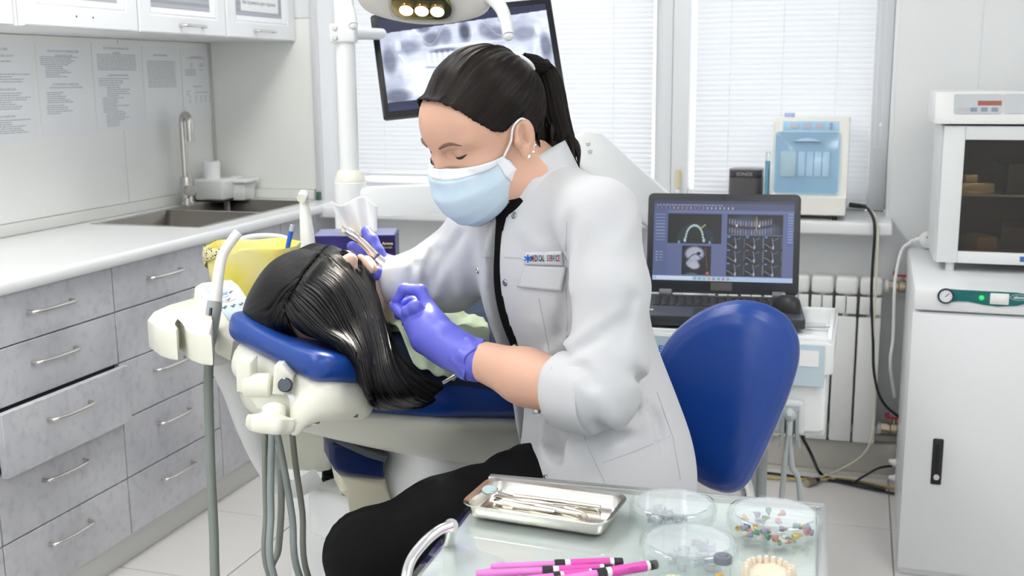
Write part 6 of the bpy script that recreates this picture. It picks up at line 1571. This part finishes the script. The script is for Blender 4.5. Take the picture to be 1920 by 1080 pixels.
for f, l, u, r_ in ((-.004,.0835,-.024,.0042),(-.013,.087,-.020,.0026),(-.020,.0885,-.012,.0018)):
    p = hw(f,l,u); dd = (CAM-p).normalized(); pts = (np.array(p+dd*.03)-np.linspace(0,.06,200)[:,None]*np.array(dd)).astype(np.float32); v = hfn(pts); k = int(np.argmax(v<0)); q = Vector(pts[k])
    B().lathe([(0,r_*.6),(r_*.7,r_*.45),(r_,0),(r_,-r_),(0,-r_)], T(q) @ frame(dd), 12).done('ear_stud', chrome, t)
# hair combed back into a ponytail
TIE = (-.110,0,.076)
HC, HRr_ = np.array((-.012,0,.048)), np.array((.110,.0835,.099))
hl = [(.076,0,.112),(.073,.028,.110),(.064,.050,.094),(.052,.064,.070),(.036,.0725,.046),(.018,.0765,.032),(-.004,.079,.036),(-.022,.080,.034),(-.036,.078,.010),(-.040,.071,-.030),(-.056,.052,-.066),(-.068,.020,-.080)]
hl = hl+[(a,-b_,c) for a,b_,c in hl[::-1]]; hl.pop(23)
guides = []
for S in hl:
    S = np.array(S); E = np.array(TIE); ring = np.array((.004, S[1]*.20, (S[2]-.06)*.20)); g = []
    for k in range(9):
        w_ = k/8; q = S*(1-w_)+(E+ring)*w_
        r_ = np.linalg.norm((q-HC)/HRr_); pj = HC+(q-HC)/max(r_,1e-6)
        bl_ = math.sin(math.pi*min(1,max(0,w_)))**.55 if 0 < w_ < 1 else 0
        q2_ = q*(1-bl_)+pj*bl_; q2_ = q2_+ (0 if w_ > .05 else 0)
        if w_ == 0: q2_ = S
        g.append(hw(*q2_))
    guides.append(g)
loft('hair', guides, hair_d, t, 220, 34, .0009, True, .0012, 3, avoid=lambda p: smin(hfn(p), chain(p, [hw(-.028,0,-.035), hw(-.030,0,-.085)], [.054,.050], .02), .025), clear=.010, ramp=.30, fray=.25)
M = T(hw(*TIE)) @ frame(hw(-.2,0,.12)-hw(*TIE))
B().tube([M @ Vector((.0215*math.cos(a_),.0215*math.sin(a_),0)) for a_ in [2*math.pi*k/24 for k in range(25)]], .0045, 8, 2).done('hair_tie', mat('tie_white', (.75,.77,.78), .6), t)
tie = hw(*TIE)
ax_ = catmull([tie, P(1008,132,1.80), P(1026,168,1.80), P(1034,215,1.795), P(1048,262,1.785), P(1064,300,1.775)], 6)
rad = np.interp(np.linspace(0,1,len(ax_)), [0,.12,.35,.6,.85,1], [.017,.021,.026,.028,.024,.010])
pg = []
for k in range(14):
    a_ = 2*math.pi*k/14; g = []
    for i, p in enumerate(ax_):
        tg = (ax_[min(i+1,len(ax_)-1)]-ax_[max(i-1,0)]).normalized(); n1 = (R0-tg*R0.dot(tg)).normalized(); n2 = tg.cross(n1)
        g.append(p+float(rad[i])*(n1*math.cos(a_)+n2*math.sin(a_)*.8))
    e = g[-1]+(ax_[-1]-ax_[-2]).normalized()*.012*(1+math.sin(k*2.3)); g.append(e); pg.append(g)
loft('ponytail', pg, hair_d, t, 130, 34, .0016, True, 0, 5)
rr = random.Random(4)
for k, (x, y) in enumerate(((1045,322),(1050,318),(1086,314),(1078,316),(1060,312),(1036,290))):
    B().tube([ax_[len(ax_)*2//3]+Vector((rr.uniform(-.01,.01),rr.uniform(-.01,.01),0)), P(x-8+(k-2)*2, y-45, 1.77), P(x, y, 1.765)], [.009,.007,.0008], 8).done('hair_lock', MATS['dark_brown_hair'], t)

# ---------------------------------------------------------------- gloved hands
def hand(name, parts, lo, hi, k=.006, h=.0022):
    def fn(p):
        d = None
        for pts, rad, kk in parts:
            e = chain(p, pts, rad, .004); d = e if d is None else smin(d, e, kk)
        return d
    return surf(name, fn, lo, hi, h, glove, t)
px = lambda *a: [P(*q) for q in a]
g1 = [(px((892,676,1.675),(866,662,1.69)), [.0325,.0295], .01),
      (px((866,662,1.69),(835,640,1.705),(806,612,1.725)), [.0290,.030,.026], .012),
      (px((840,655,1.70),(800,632,1.72),(780,608,1.735)), [.028,.027,.020], .015),
      (px((815,612,1.73),(802,580,1.75)), [.022,.016], .015),
      (px((803,580,1.75),(789,545,1.755),(758,542,1.765),(744,561,1.77)), [.0120,.0100,.0092,.0080], .003),          # index finger
      (px((797,596,1.735),(778,575,1.72),(764,584,1.725),(761,598,1.735)), [.0120,.0105,.0090,.0080], .003),          # thumb bent across
      (px((790,610,1.745),(768,599,1.755),(751,585,1.765),(739,573,1.775)), [.0130,.0108,.0096,.0085], .003),        # middle finger
      (px((800,588,1.765),(776,566,1.79),(755,572,1.80),(748,590,1.80)), [.0115,.0104,.0096,.0085], .005),
      (px((806,594,1.78),(784,580,1.81),(766,590,1.815),(762,606,1.81)), [.0105,.0095,.0088,.0078], .005)]
cc = np.array(P(815,615,1.735)); glv = hand('glove', g1, cc-.12, cc+.12)
# rolled cuff of the glove with creases
cd_ = (P(905,684,1.668)-P(866,662,1.69)).normalized(); M = T(P(880,670,1.682)) @ frame(cd_, ZV)
def gc(u, w_):
    a_ = 2*math.pi*u; r_ = (.0315+.0025*w_)*(1+.05*math.sin(5*a_+3*w_)+.03*math.sin(9*a_-4*w_)); return M @ Vector((r_*math.cos(a_), r_*math.sin(a_), -.012+.030*w_+.003*math.sin(4*a_)*w_))
o = B().grid(gc, 60, 10, True).done('glove_cuff', glove, glv, 80); md = o.modifiers.new('thickness','SOLIDIFY'); md.thickness = .0012
g2 = [(px((775,522,1.885),(748,520,1.885)), [.031,.028], .01), (px((750,520,1.885),(728,508,1.885)), [.027,.024], .015),
      (px((735,512,1.89),(716,492,1.90)), [.024,.018], .015),
      (px((722,500,1.89),(707,472,1.88),(697,450,1.885),(687,434,1.895)), [.0130,.0122,.0112,.0098], .005),          # index on the handpiece
      (px((718,506,1.895),(696,492,1.91),(678,474,1.915),(660,462,1.915)), [.0125,.0115,.0105,.0092], .005),
      (px((722,516,1.865),(706,512,1.855),(690,498,1.865)), [.0135,.0118,.0098], .005),                              # thumb in front
      (px((726,510,1.91),(706,506,1.93),(690,492,1.935),(676,484,1.935)), [.0115,.0108,.0098,.0085], .005),
      (px((730,516,1.92),(712,516,1.945),(697,506,1.95),(686,500,1.95)), [.0105,.0098,.0090,.0078], .005)]
cc = np.array(P(715,488,1.90)); hand('glove', g2, cc-.13, cc+.13)

# ---------------------------------------------------------------- handpiece
t = thing('handpiece', 'slim metal dental handpiece held in the gloved right hand', 'handpiece', P(700, 470, 1.88))
hpm = mat('handpiece_silver', (.72,.72,.75), .22, .85)
B().tube(px((757,536,1.868),(735,514,1.868),(716,494,1.868),(703,480,1.868)), [.0095,.0105,.0105,.0088], 18).done('grip', hpm, t)
B().tube(px((703,480,1.868),(688,463,1.870),(670,446,1.872)), [.0085,.0072,.0058], 16).done('shank', mat('shank_warm', (.70,.62,.58), .25, .8), t)
B().tube(px((707,484,1.868),(704,481,1.868)), [.0098,.0098], 18, smooth=False).done('ring', mat('ring_dark', (.08,.09,.2), .3, .5), t)
B().tube(px((671,447,1.872),(660,439,1.872),(650,432,1.872)), [.0068,.0078,.0066], 16).done('head', hpm, t)
B().tube(px((652,433,1.872),(641,424,1.872)), [.0020,.0016], 10, smooth=False).done('bur', steel, t)
B().tube(px((757,536,1.868),(768,560,1.88),(790,620,1.95),(820,720,2.05))+[P(830,900,2.15)], .005, 10).done('hose', rubber_grey, t)

# ---------------------------------------------------------------- the patient
t = patient = thing('person', 'person with long black hair lying in the dental chair, head towards the camera', 'person', P(760, 790, 2.0))
PU = (-CA*.96+ZV*.12).normalized(); PF = (ZV*.80+CN*.55).normalized(); PF, PL, PU = basis(PF, PU)
PO = P(607, 578, 1.855)
pw = W(PO, PF, PL, PU); pfn = head_fn(PO, PF, PL, PU)
NBp = E0+ax2*.09-nn*.22+nu2*.045
def pbody(p):
    d = pfn(p)
    d = smin(d, chain(p, [pw(-.02,0,-.04), pw(-.025,0,-.09), NBp], [.05,.048,.06], .03), .03)
    d = smin(d, ell(p, NBp+ax2*.20, (.175,.24,.070), R2), .05)
    d = smin(d, ell(p, NBp+ax2*.46, (.140,.18,.065), R2), .06)
    s0 = NBp+ax2*.06
    for sg in (1,-1): d = smin(d, chain(p, [s0+nn*.15*sg, s0+nn*.18*sg+ax2*.28, s0+nn*.06*sg+ax2*.50+nu2*.07], [.055,.045,.035], .02), .03)
    lg = SC+ZV*.06
    for sg in (1,-1): d = smin(d, chain(p, [lg+Vector((.08*sg,0,0)), lg+SD*.45+Vector((.08*sg,0,.03)), lg+SD*.85+Vector((.08*sg,0,-.02))], [.085,.06,.05], .03), .04)
    return d
lo = np.array(PO)+(-.35,-.25,-.45); hi = np.array(SC)+(.40,1.0,.45)
surf('body', pbody, lo, hi, .0085, skin_p, t)
hc = np.array(pw(.01,0,.01)); surf('face', lambda p: pfn(p)-.001, hc-.165, hc+.165, .003, skin_p, t)
def ptop(p):
    d = ell(p, NBp+ax2*.22, (.183,.25,.077), R2); d = smin(d, ell(p, NBp+ax2*.47, (.148,.18,.072), R2), .06); s0 = NBp+ax2*.06
    for sg in (1,-1): d = smin(d, chain(p, [s0+nn*.15*sg, s0+nn*.18*sg+ax2*.28, s0+nn*.06*sg+ax2*.50+nu2*.07], [.063,.054,.043], .02), .03)
    lg = SC+ZV*.06
    for sg in (1,-1): d = smin(d, chain(p, [lg+Vector((.08*sg,0,0)), lg+SD*.45+Vector((.08*sg,0,.03)), lg+SD*.80+Vector((.08*sg,0,-.02))], [.093,.068,.058], .03), .04)
    return d
surf('clothes', ptop, lo, hi, .009, mat('patient_dark_cloth', (.02,.035,.075), .8), t)
pb = [[(614,466,1.835),(588,500,1.775),(562,535,1.738),(540,565,1.725),(531,577,1.725)],]
GR = [px((624,464,1.85),(668,492,1.84),(702,545,1.83),(722,620,1.79),(740,690,1.71),(775,738,1.72),(800,748,1.84),(835,742,1.88)),
      px((608,478,1.815),(652,506,1.78),(690,570,1.765),(712,645,1.72),(726,705,1.68),(755,745,1.70),(785,757,1.82),(815,752,1.86)),
      px((590,500,1.775),(634,530,1.735),(670,595,1.72),(690,660,1.685),(700,718,1.665),(722,750,1.70),(760,762,1.80),(790,760,1.84)),
      px((566,530,1.742),(606,560,1.71),(642,618,1.70),(672,665,1.66),(688,720,1.65),(702,752,1.69),(725,764,1.79),(750,764,1.83)),
      px((545,560,1.728),(570,588,1.705),(610,624,1.685),(648,648,1.665),(676,690,1.66),(690,735,1.67),(700,757,1.70),(720,764,1.84)),
      px((533,577,1.726),(545,600,1.715),(566,622,1.72),(600,634,1.71),(640,652,1.70),(664,690,1.70),(680,735,1.72),(690,755,1.75))]
GL = [px((531,579,1.728),(538,602,1.722),(552,624,1.735),(570,636,1.79),(590,645,1.86),(600,650,1.90)),
      px((541,563,1.729),(526,588,1.722),(518,610,1.732),(517,622,1.79),(520,632,1.85),(525,640,1.90)),
      px((562,534,1.744),(534,556,1.735),(509,588,1.74),(494,608,1.80),(486,622,1.87),(485,630,1.91)),
      px((588,502,1.778),(556,514,1.775),(518,545,1.775),(486,582,1.82),(468,606,1.88),(462,618,1.93)),
      px((604,480,1.815),(572,480,1.82),(530,505,1.825),(490,550,1.86),(462,592,1.91),(450,612,1.95)),
      px((616,464,1.852),(585,460,1.87),(540,485,1.88),(497,528,1.885),(464,580,1.89),(447,612,1.89))]
loft('hair', GR, hair_p, t, 150, 40, .0011, False, .006, 11, avoid=pfn, clear=.008)
loft('hair', GL, hair_p, t, 120, 34, .0011, False, .006, 12, avoid=pfn, clear=.008)
B().tube(px((622,470,1.86),(592,502,1.79),(564,536,1.752),(542,566,1.738),(533,580,1.738)), [.003,.0022,.0022,.0025,.001], 8).done('parting', skin_p, t)
# under-layer of hair on the chair
loft('hair', [px((700,690,1.84),(735,735,1.85),(790,750,1.88),(850,735,1.93)), px((672,700,1.83),(700,748,1.84),(750,768,1.87),(800,765,1.92)), px((650,720,1.83),(670,755,1.84),(700,770,1.86),(740,772,1.90))], hair_p, t, 60, 24, .0011, False, .012, 13)
loft('hair', [px((716,590,1.83),(742,650,1.80),(780,695,1.775),(830,728,1.79)), px((712,620,1.80),(735,670,1.77),(770,712,1.75),(815,740,1.77)), px((708,650,1.77),(725,700,1.74),(760,735,1.73),(800,752,1.76))], hair_p, t, 60, 24, .001, False, .008, 14)
lash2 = lash
# bib
bibm = mat('bib_green', (.58,.68,.47), .85, noise=(60,.6,None,(.64,.72,.56)), bump=.25, bscale=420)
ctrl = [px((726,574,1.965),(788,560,2.06),(846,566,2.16),(888,596,2.26)), px((720,594,1.91),(776,592,1.975),(850,600,2.075),(908,630,2.18)), px((736,634,1.855),(792,640,1.90),(860,654,1.98),(918,670,2.06)), px((782,688,1.80),(825,706,1.825),(870,717,1.89),(918,724,1.95))]
rows_ = [catmull(r_, 10) for r_ in ctrl]; cols = [catmull([r_[i] for r_ in rows_], 8) for i in range(len(rows_[0]))]
cl_ = np.array([[tuple(q) for q in c_] for c_ in cols]); sh_ = cl_.shape; fl2 = cl_.reshape(-1,3)
fl2[:,2] += np.maximum(0, .014-ptop(fl2.astype(np.float32)))*1.25; cols = [[Vector(q) for q in c_] for c_ in fl2.reshape(sh_)]
b = B(); nu_, nv_ = len(cols), len(cols[0]); vv = [[b.bm.verts.new(cols[i][j]+ZV*(.003*math.sin(i*.9+j*.4)+.0025*math.sin(j*1.1))) for j in range(nv_)] for i in range(nu_)]
for i in range(nu_-1):
    for j in range(nv_-1): b.bm.faces.new((vv[i][j],vv[i+1][j],vv[i+1][j+1],vv[i][j+1]))
bib = tag(b.done('patient_bib', bibm, None, 80), 'pale green paper bib spread over the patient\'s chest', 'bib'); md = bib.modifiers.new('thickness','SOLIDIFY'); md.thickness = .0015
t = thing('bib_clip', 'small metal clip at the near edge of the green bib', 'clip', P(842, 712, 1.82))
B().tube(px((830,718,1.815),(853,704,1.82)), .0035, 8, smooth=False, flat=.5).done('clip', steel, t)
# ================================================================ instrument table in the foreground
ZTB = .80; Mtb = T((-.4815, 1.418, ZTB)) @ RZ(math.radians(2.2)); TW, TD = .457, .60        # local x right, -y towards the camera
t = thing('instrument_table', 'glass-topped steel instrument table in the foreground', 'table', Mtb @ Vector((TW/2,-TD/2,-ZTB)))
tbl_s = mat('table_steel', (.74,.77,.765), .3, .3)
B().box((0,-TD,-.006), (TW,0,0), .001, 1, Mtb).done('glass_top', thin_glass('table_glass', (.972,.988,.98)), t)
B().box((.008,-TD+.01,-.0085), (TW-.008,-.008,-.0065), 0, 1, Mtb).done('steel_sheet', tbl_s, t)
b = B()
b.box((-.002,-.008,-.028), (TW+.003,.006,.0015), .002, 2, Mtb); b.box((TW-.006,-TD,-.028), (TW+.006,-.008,.0015), .002, 2, Mtb); b.box((-.002,-TD-.006,-.028), (TW+.003,-TD+.008,.0015), .002, 2, Mtb)
b.done('edge_frame', mat('edge_steel', (.62,.63,.62), .3, .8), t)
B().box((.0,-TD+.02,-.030), (.012,-.02,-.010), .002, 2, Mtb).done('side_rail', steel, t)
for x in (.02, TW-.02):
    for y in (-.03, -TD+.03):
        B().cyl(Mtb @ Vector((x,y,-.03)), Mtb @ Vector((x,y,-ZTB+.06)), .0125, seg=18).done('leg', chrome, t)
        B().cyl(Mtb @ Vector((x-.012,y,-ZTB+.032)), Mtb @ Vector((x+.012,y,-ZTB+.032)), .032, seg=20, bev=.005).done('castor', black_pl, t)
B().box((.01,-TD+.02,-.52), (TW-.01,-.02,-.51), .002, 2, Mtb).done('lower_shelf', tbl_s, t)
hp_ = [P(846,985,1.30), P(822,995,1.29), P(795,1018,1.275), P(770,1052,1.26), P(760,1095,1.24), P(757,1160,1.22)]
B().tube(hp_+[Mtb @ Vector((-.03,-TD+.05,-.03)), Mtb @ Vector((.01,-TD+.03,-.03))], .0062, 14).tube([hp_[0], Mtb @ Vector((.006,-.215,-.015))], .0085, 14, smooth=False).done('push_handle', chrome, t)

# ---------------------------------------------------------------- tray with instruments
zr_ = ZTB+.021
c_ = [on(x, y, z=zr_) for x, y in ((876,944),(1134,984),(1174,927),(914,895))]       # near-left, near-right, far-right, far-left of the rim
ex1 = (c_[1]-c_[0]+c_[2]-c_[3])/2; WT = ex1.length; ey1 = ((c_[3]-c_[0])+(c_[2]-c_[1]))/2; DT = ey1.length
cen = sum(c_, Vector())/4; Mtr = T((cen.x,cen.y,ZTB)) @ frame((0,0,1), ex1)
tray_s = mat('tray_steel', (.66,.64,.60), .2, 1)
t = thing('instrument_tray', 'shallow stainless steel tray holding dental instruments on the glass table', 'tray', (cen.x,cen.y,ZTB))
b = B(); w2, d2 = WT/2, DT/2
prof = [(0,0,.0005),(-.004,0,.0005),(.000,0,.004),(.004,0,.018),(.004,0,.0205),(.010,0,.0215),(.0105,0,.0200)]
rings = []
for off, _, z in [(-.012,0,.0012),(-.006,0,.0014),(-.002,0,.005),(.001,0,.019),(.008,0,.0215),(.0085,0,.0200),(.002,0,.0180),(-.0008,0,.004),(-.005,0,.0002),(-.012,0,.0000)]:
    rings.append([b.bm.verts.new(Mtr @ Vector((x, y, z))) for x, y in rrect(-w2-off+.004, -d2-off+.004, w2+off-.004, d2+off-.004, .014+off, 5)])
for A, C in zip(rings, rings[1:]):
    for i in range(len(A)): b.bm.faces.new((A[i], A[(i+1)%len(A)], C[(i+1)%len(A)], C[i]))
b.bm.faces.new(rings[0]); b.bm.faces.new(rings[-1][::-1])
b.done('tray_pan', tray_s, t, 50)
zi = ZTB+.006
def I(x, y, z=zi): return on(x, y, z=z)
inst = mat('instrument_steel', (.70,.66,.58), .2, 1)
t = thing('dental_mirror', 'dental mirror with a round head at the left end of the tray', 'instrument', I(920,918))
mc = I(918, 919, zi+.012); B().cyl(mc-ZV*.001+TOC*.0, mc+(ZV+TOC*.35).normalized()*.0016, .0105, seg=30, bev=.0005).done('mirror_head', mat('mirror_glass', (.55,.72,.70), .15, .3), t)
B().tube([mc+(ZV+TOC*.35).normalized()*.0010+Matrix.Rotation(2*math.pi*k/24,3,'Z') @ Vector((.0108,0,0)) for k in range(25)], .0010, 8, 1).done('mirror_rim', chrome, t)
B().tube([mc+R0*.009, I(945,925,zi+.006), I(966,930)], [.0012,.0012,.0016], 10).done('neck', inst, t)
B().tube([I(964,930), I(1045,940), I(1126,951)], .0036, 12).done('handle', inst, t)
t = thing('excavator', 'hooked steel excavator lying along the far side of the tray', 'instrument', I(1000,920))
B().tube([I(955,921), I(956,916), I(962,913), I(978,915), I(996,918)], [.0007,.0014,.0018,.0022,.0028], 10).done('hook', inst, t)
B().tube([I(995,918), I(1060,926), I(1117,934)], .0038, 12).done('handle', inst, t)
B().tube([I(1117,934), I(1135,938), I(1153,945)], [.0026,.0016,.0006], 10).done('tip', inst, t)
t = thing('tweezers', 'long steel tweezers lying in the middle of the tray', 'instrument', I(1000,945))
for sg in (-1, 1):
    B().tube([I(930,934), I(985,941+3*sg), I(1050,953+3*sg), I(1090,962+sg), I(1098,964), I(1102,972)], [.0028,.0034,.0036,.0022,.0012,.0006], 10, flat=.45).done('arm', inst, t)
t = thing('dental_probe', 'slim steel probe with a bent needle tip at the near right of the tray', 'instrument', I(1060,950))
B().tube([I(962,941), I(1010,947), I(1062,951)], .0034, 12).done('handle', inst, t)
B().tube([I(1062,951), I(1085,953), I(1106,953,zi+.010), I(1119,956,zi+.012), I(1128,974,zi)], [.0022,.0015,.0012,.0010,.0004], 10).done('needle', inst, t)
t = thing('spatula', 'flat steel spatula lying at the near edge of the tray', 'instrument', I(960,950))
B().tube([I(925,939), I(950,944), I(985,950), I(1040,958)], [.0030,.0040,.0038,.0030], 10, flat=.4).done('blade', inst, t)

# ---------------------------------------------------------------- glass dishes
dish_g = thin_glass('dish_glass', (.985,.995,.99), .02); lid_g = thin_glass('dish_lid_glass', (.985,.995,.995), .03); plate_g = thin_glass('dish_lid_plate', (.96,.97,.98), .16)  # white haze of the lid plate stands in for bright reflections
rrd = random.Random(21)
def dish(cx, cy, r, label, h=.027):
    c = on(cx, cy, z=ZTB+h); t = thing('glass_dish', label, 'dish', (c.x,c.y,ZTB), 'lidded glass dishes on the table')
    M = T((c.x,c.y,ZTB))
    B().lathe([(0,.0005),(r-.006,.0005),(r-.002,.003),(r-.001,.008),(r-.001,.020),(r-.003,.020),(r-.003,.008),(r-.006,.0035),(0,.003)], M, 56).done('bowl', dish_g, t)
    B().lathe([(r+.0018,.010),(r+.002,.022),(r,.0265),(r-.004,.0285),(r-.008,.0275),(r-.008,.0250),(r-.001,.023),(r+.0003,.020),(r+.0003,.010),(r+.0018,.010)], M, 56).done('lid', lid_g, t)
    B().lathe([(0,.0272),(r-.0078,.0272),(r-.0078,.0252),(0,.0252)], M, 56).done('lid_plate', plate_g, t)
    return c
dA = dish(1262, 941, .0535, 'lidded glass dish beside the steel tray, holding clear strips')
dB = dish(1291, 1012, .0560, 'lidded glass dish nearest the camera, behind the little bottle')
dC = dish(1452, 960, .0565, 'lidded glass dish at the right table corner, full of coloured rubber cups')
cols_ = [(.02,.22,.09,'green'), (.72,.52,.05,'yellow'), (.16,.17,.26,'slate'), (.62,.20,.18,'red'), (.70,.66,.55,'ivory'), (.30,.28,.42,'violet')]
for k in range(44):
    a_ = rrd.uniform(0, 6.283); rr_ = .045*math.sqrt(rrd.random()); lvl = rrd.choice((0,0,1))
    if k < 22: a_ = rrd.uniform(-2.6, .1)-.2; rr_ = rrd.uniform(.036,.045)
    c = cols_[k % 6]; d_ = Vector((rrd.uniform(-1,1), rrd.uniform(-1,1), rrd.uniform(-.2,.3))).normalized()
    p = Vector((dC.x+rr_*math.cos(a_), dC.y+rr_*math.sin(a_), ZTB+.0075+.006*lvl))
    m = mat('rubber_'+c[3], c[:3], .45)
    tag(B().lathe([(0,-.004),(.0016,-.004),(.0018,-.001),(.0034,.001),(.0040,.005),(.0028,.005),(.002,.002),(0,.0015)], T(p) @ frame(d_), 12).done('polishing_cup', m), 'tiny %s rubber polishing cup inside the right-hand glass dish' % c[3], 'rubber cup', 'coloured polishing cups in the right-hand dish')
strip_m = thin_glass('clear_strip', (.80,.82,.86), .25)
for dd_, lab, n_ in ((dA, 'curled clear plastic strip inside the dish beside the tray', 16), (dB, 'curled clear plastic strip inside the dish nearest the camera', 12)):
    for k in range(n_):
        a_ = rrd.uniform(0,6.28); rr_ = rrd.uniform(.005,.038); an = rrd.uniform(0,6.28); R_ = rrd.uniform(.005,.010)
        c = Vector((dd_.x+rr_*math.cos(a_), dd_.y+rr_*math.sin(a_), ZTB+.0065))
        o = B().grid(lambda u, v, c=c, an=an, R_=R_: c+Vector((R_*math.cos(an+3.6*u), R_*math.sin(an+3.6*u), .009*v-.0025)), 12, 3).done('plastic_strip', strip_m, None, 80); md = o.modifiers.new('thickness','SOLIDIFY'); md.thickness = .0004
        tag(o, lab, 'plastic strip', 'clear strips in the glass dishes')
# ---------------------------------------------------------------- little bottle, casts, pink syringes
c = on(1354, 1098, z=ZTB); zt_ = P(1354, 1034, (c-CAM).dot(FW)).z; k_ = (zt_-ZTB)
t = thing('glass_vial', 'small glass vial with a dark grey stopper at the front of the table', 'bottle', (c.x,c.y,ZTB)); M = T((c.x,c.y,ZTB)); rv = .0105
B().lathe([(0,.0005),(rv,.0005),(rv,k_*.60),(rv*.75,k_*.68),(rv*.72,k_*.75),(rv*.62,k_*.75),(rv*.62,k_*.66),(rv-.0016,k_*.57),(rv-.0016,.002),(0,.002)], M, 32).done('bottle', dish_g, t)
B().lathe([(0,k_*.75),(rv*.98,k_*.75),(rv*.98,k_*.92),(rv*.9,k_*.96),(rv*.5,k_*.97),(rv*.45,k_),(0,k_)], M, 32).done('stopper', mat('stopper_grey', (.16,.17,.21), .4), t)
B().lathe([(0,.003),(rv*.45,.004),(rv*.5,.012),(0,.016)], M @ T((-.003,0,0)), 16).done('orange_content', mat('orange_gum', (.80,.42,.08), .4), t)
plaster = mat('plaster_beige', (.74,.65,.53), .8, noise=(40,.5,None,(.68,.56,.44)), bump=.3, bscale=120)
def cast(name, cpx, w_, d_, h_, label, m, gum=None):
    c = on(*cpx, z=ZTB); t = thing(name, label, 'dental cast', (c.x,c.y,ZTB)); M = T((c.x,c.y,ZTB)); C = np.array((c.x,c.y,ZTB), np.float32)
    def base(p):
        q = p-C; e = np.maximum(rbox(q, (0,0,h_*.4), (w_,d_,h_*.4), .006), np.sqrt((q[:,0]/w_)**2+(q[:,1]/(d_*1.25)+.1)**2)*w_-w_*1.08)
        return e+.0012*np.sin(q[:,0]*260+3*np.sin(q[:,2]*190))*np.sin(q[:,2]*210+q[:,1]*150)
    surf('cast_base', base, C-(w_+.01,d_+.01,.004), C+(w_+.01,d_+.01,h_+.012), .0018, m, t)
    for k in range(12):
        a_ = math.radians(198-216*k/11); x, y = w_*.80*math.cos(a_), -d_*.55+d_*1.15*math.sin(a_)
        B().lathe([(0,.0075),(.0020,.0065),(.0034,.003),(.0036,-.004),(0,-.004)], M @ T((x,y,h_*.82)) @ RZ(a_) @ Matrix.Diagonal((1.0,1.15,1,1)), 12).done('tooth', m, t)
    if gum:
        q = M @ Vector((-.004,-d_*.99,h_*.30)); B().lathe([(0,.004),(.007,.003),(.012,.0005),(.012,-.004),(0,-.004)], T(q) @ frame((0,-1,.1)) @ Matrix.Diagonal((1.2,.75,1,1)), 20).done('pink_patch', gum, t)
cast('plaster_cast', (1440, 1105), .0295, .022, .033, 'beige plaster dental cast with a pink patch, front right of the table', plaster, mat('pink_wax', (.75,.22,.16), .5))
cast('tooth_model', (1265, 1118), .020, .014, .017, 'small yellowish tooth model at the front edge, left of the vial', mat('tooth_ivory', (.74,.66,.42), .5))
pink = mat('syringe_pink', (.74,.22,.60), .4); pink2 = mat('syringe_label', (.66,.08,.42), .4); blk2 = mat('syringe_black', (.02,.02,.024), .4)
def pen(a, c, z, label, f=(0,.48,.56,.60,.90,.93,1.0)):
    a, c = on(*a, z=ZTB+z), on(*c, z=ZTB+z); d_ = (c-a).normalized(); L_ = (c-a).length
    t = thing('pink_syringe', label, 'syringe', a, 'pink gel syringes on the table'); q = lambda k: a+d_*L_*k
    B().tube([q(f[0]), q(.10), q(.12), q(f[1])], [.0040,.0056,.0046,.0048], 14, smooth=False).done('plunger', pink, t)
    B().cyl(q(f[1]), q(f[2]), .0066, seg=8, bev=.001).done('black_collar', blk2, t)
    B().cyl(q(f[2]), q(f[3]), .0056, seg=18).done('clear_neck', white_pl, t)
    lb = B().cyl(q(f[3]), q(f[4]), .0060, seg=20).done('pink_barrel', pink2, t)
    B().cyl(q(f[4]), q(f[5]), .0056, seg=18).done('clear_end', white_pl, t)
    B().cyl(q(f[5]), q(f[6]), .0056, .0052, 18, .0008).done('black_cap', blk2, t)
    s_ = (CAM-q(.74)).normalized(); text_obj('PHARMA-ETCH', .0034, T(q(.75)+s_*.0063) @ frame(s_, d_), mat('label_ink', (.35,.02,.22), .5), 'barrel_text', lb, extrude=.00005)
pen((920,1064), (1168,1054), .006, 'pink syringe with black cap, farthest of the bundle at the front edge')
pen((892,1076), (1150,1066), .006, 'pink syringe lying second in the bundle, reaching farthest left')
pen((960,1090), (1120,1074), .006, 'pink syringe cut by the lower edge of the photo, nearest of the bundle')
pen((1010,1094), (1232,1058), .010, 'pink syringe lying across the others, pointing at the dish')
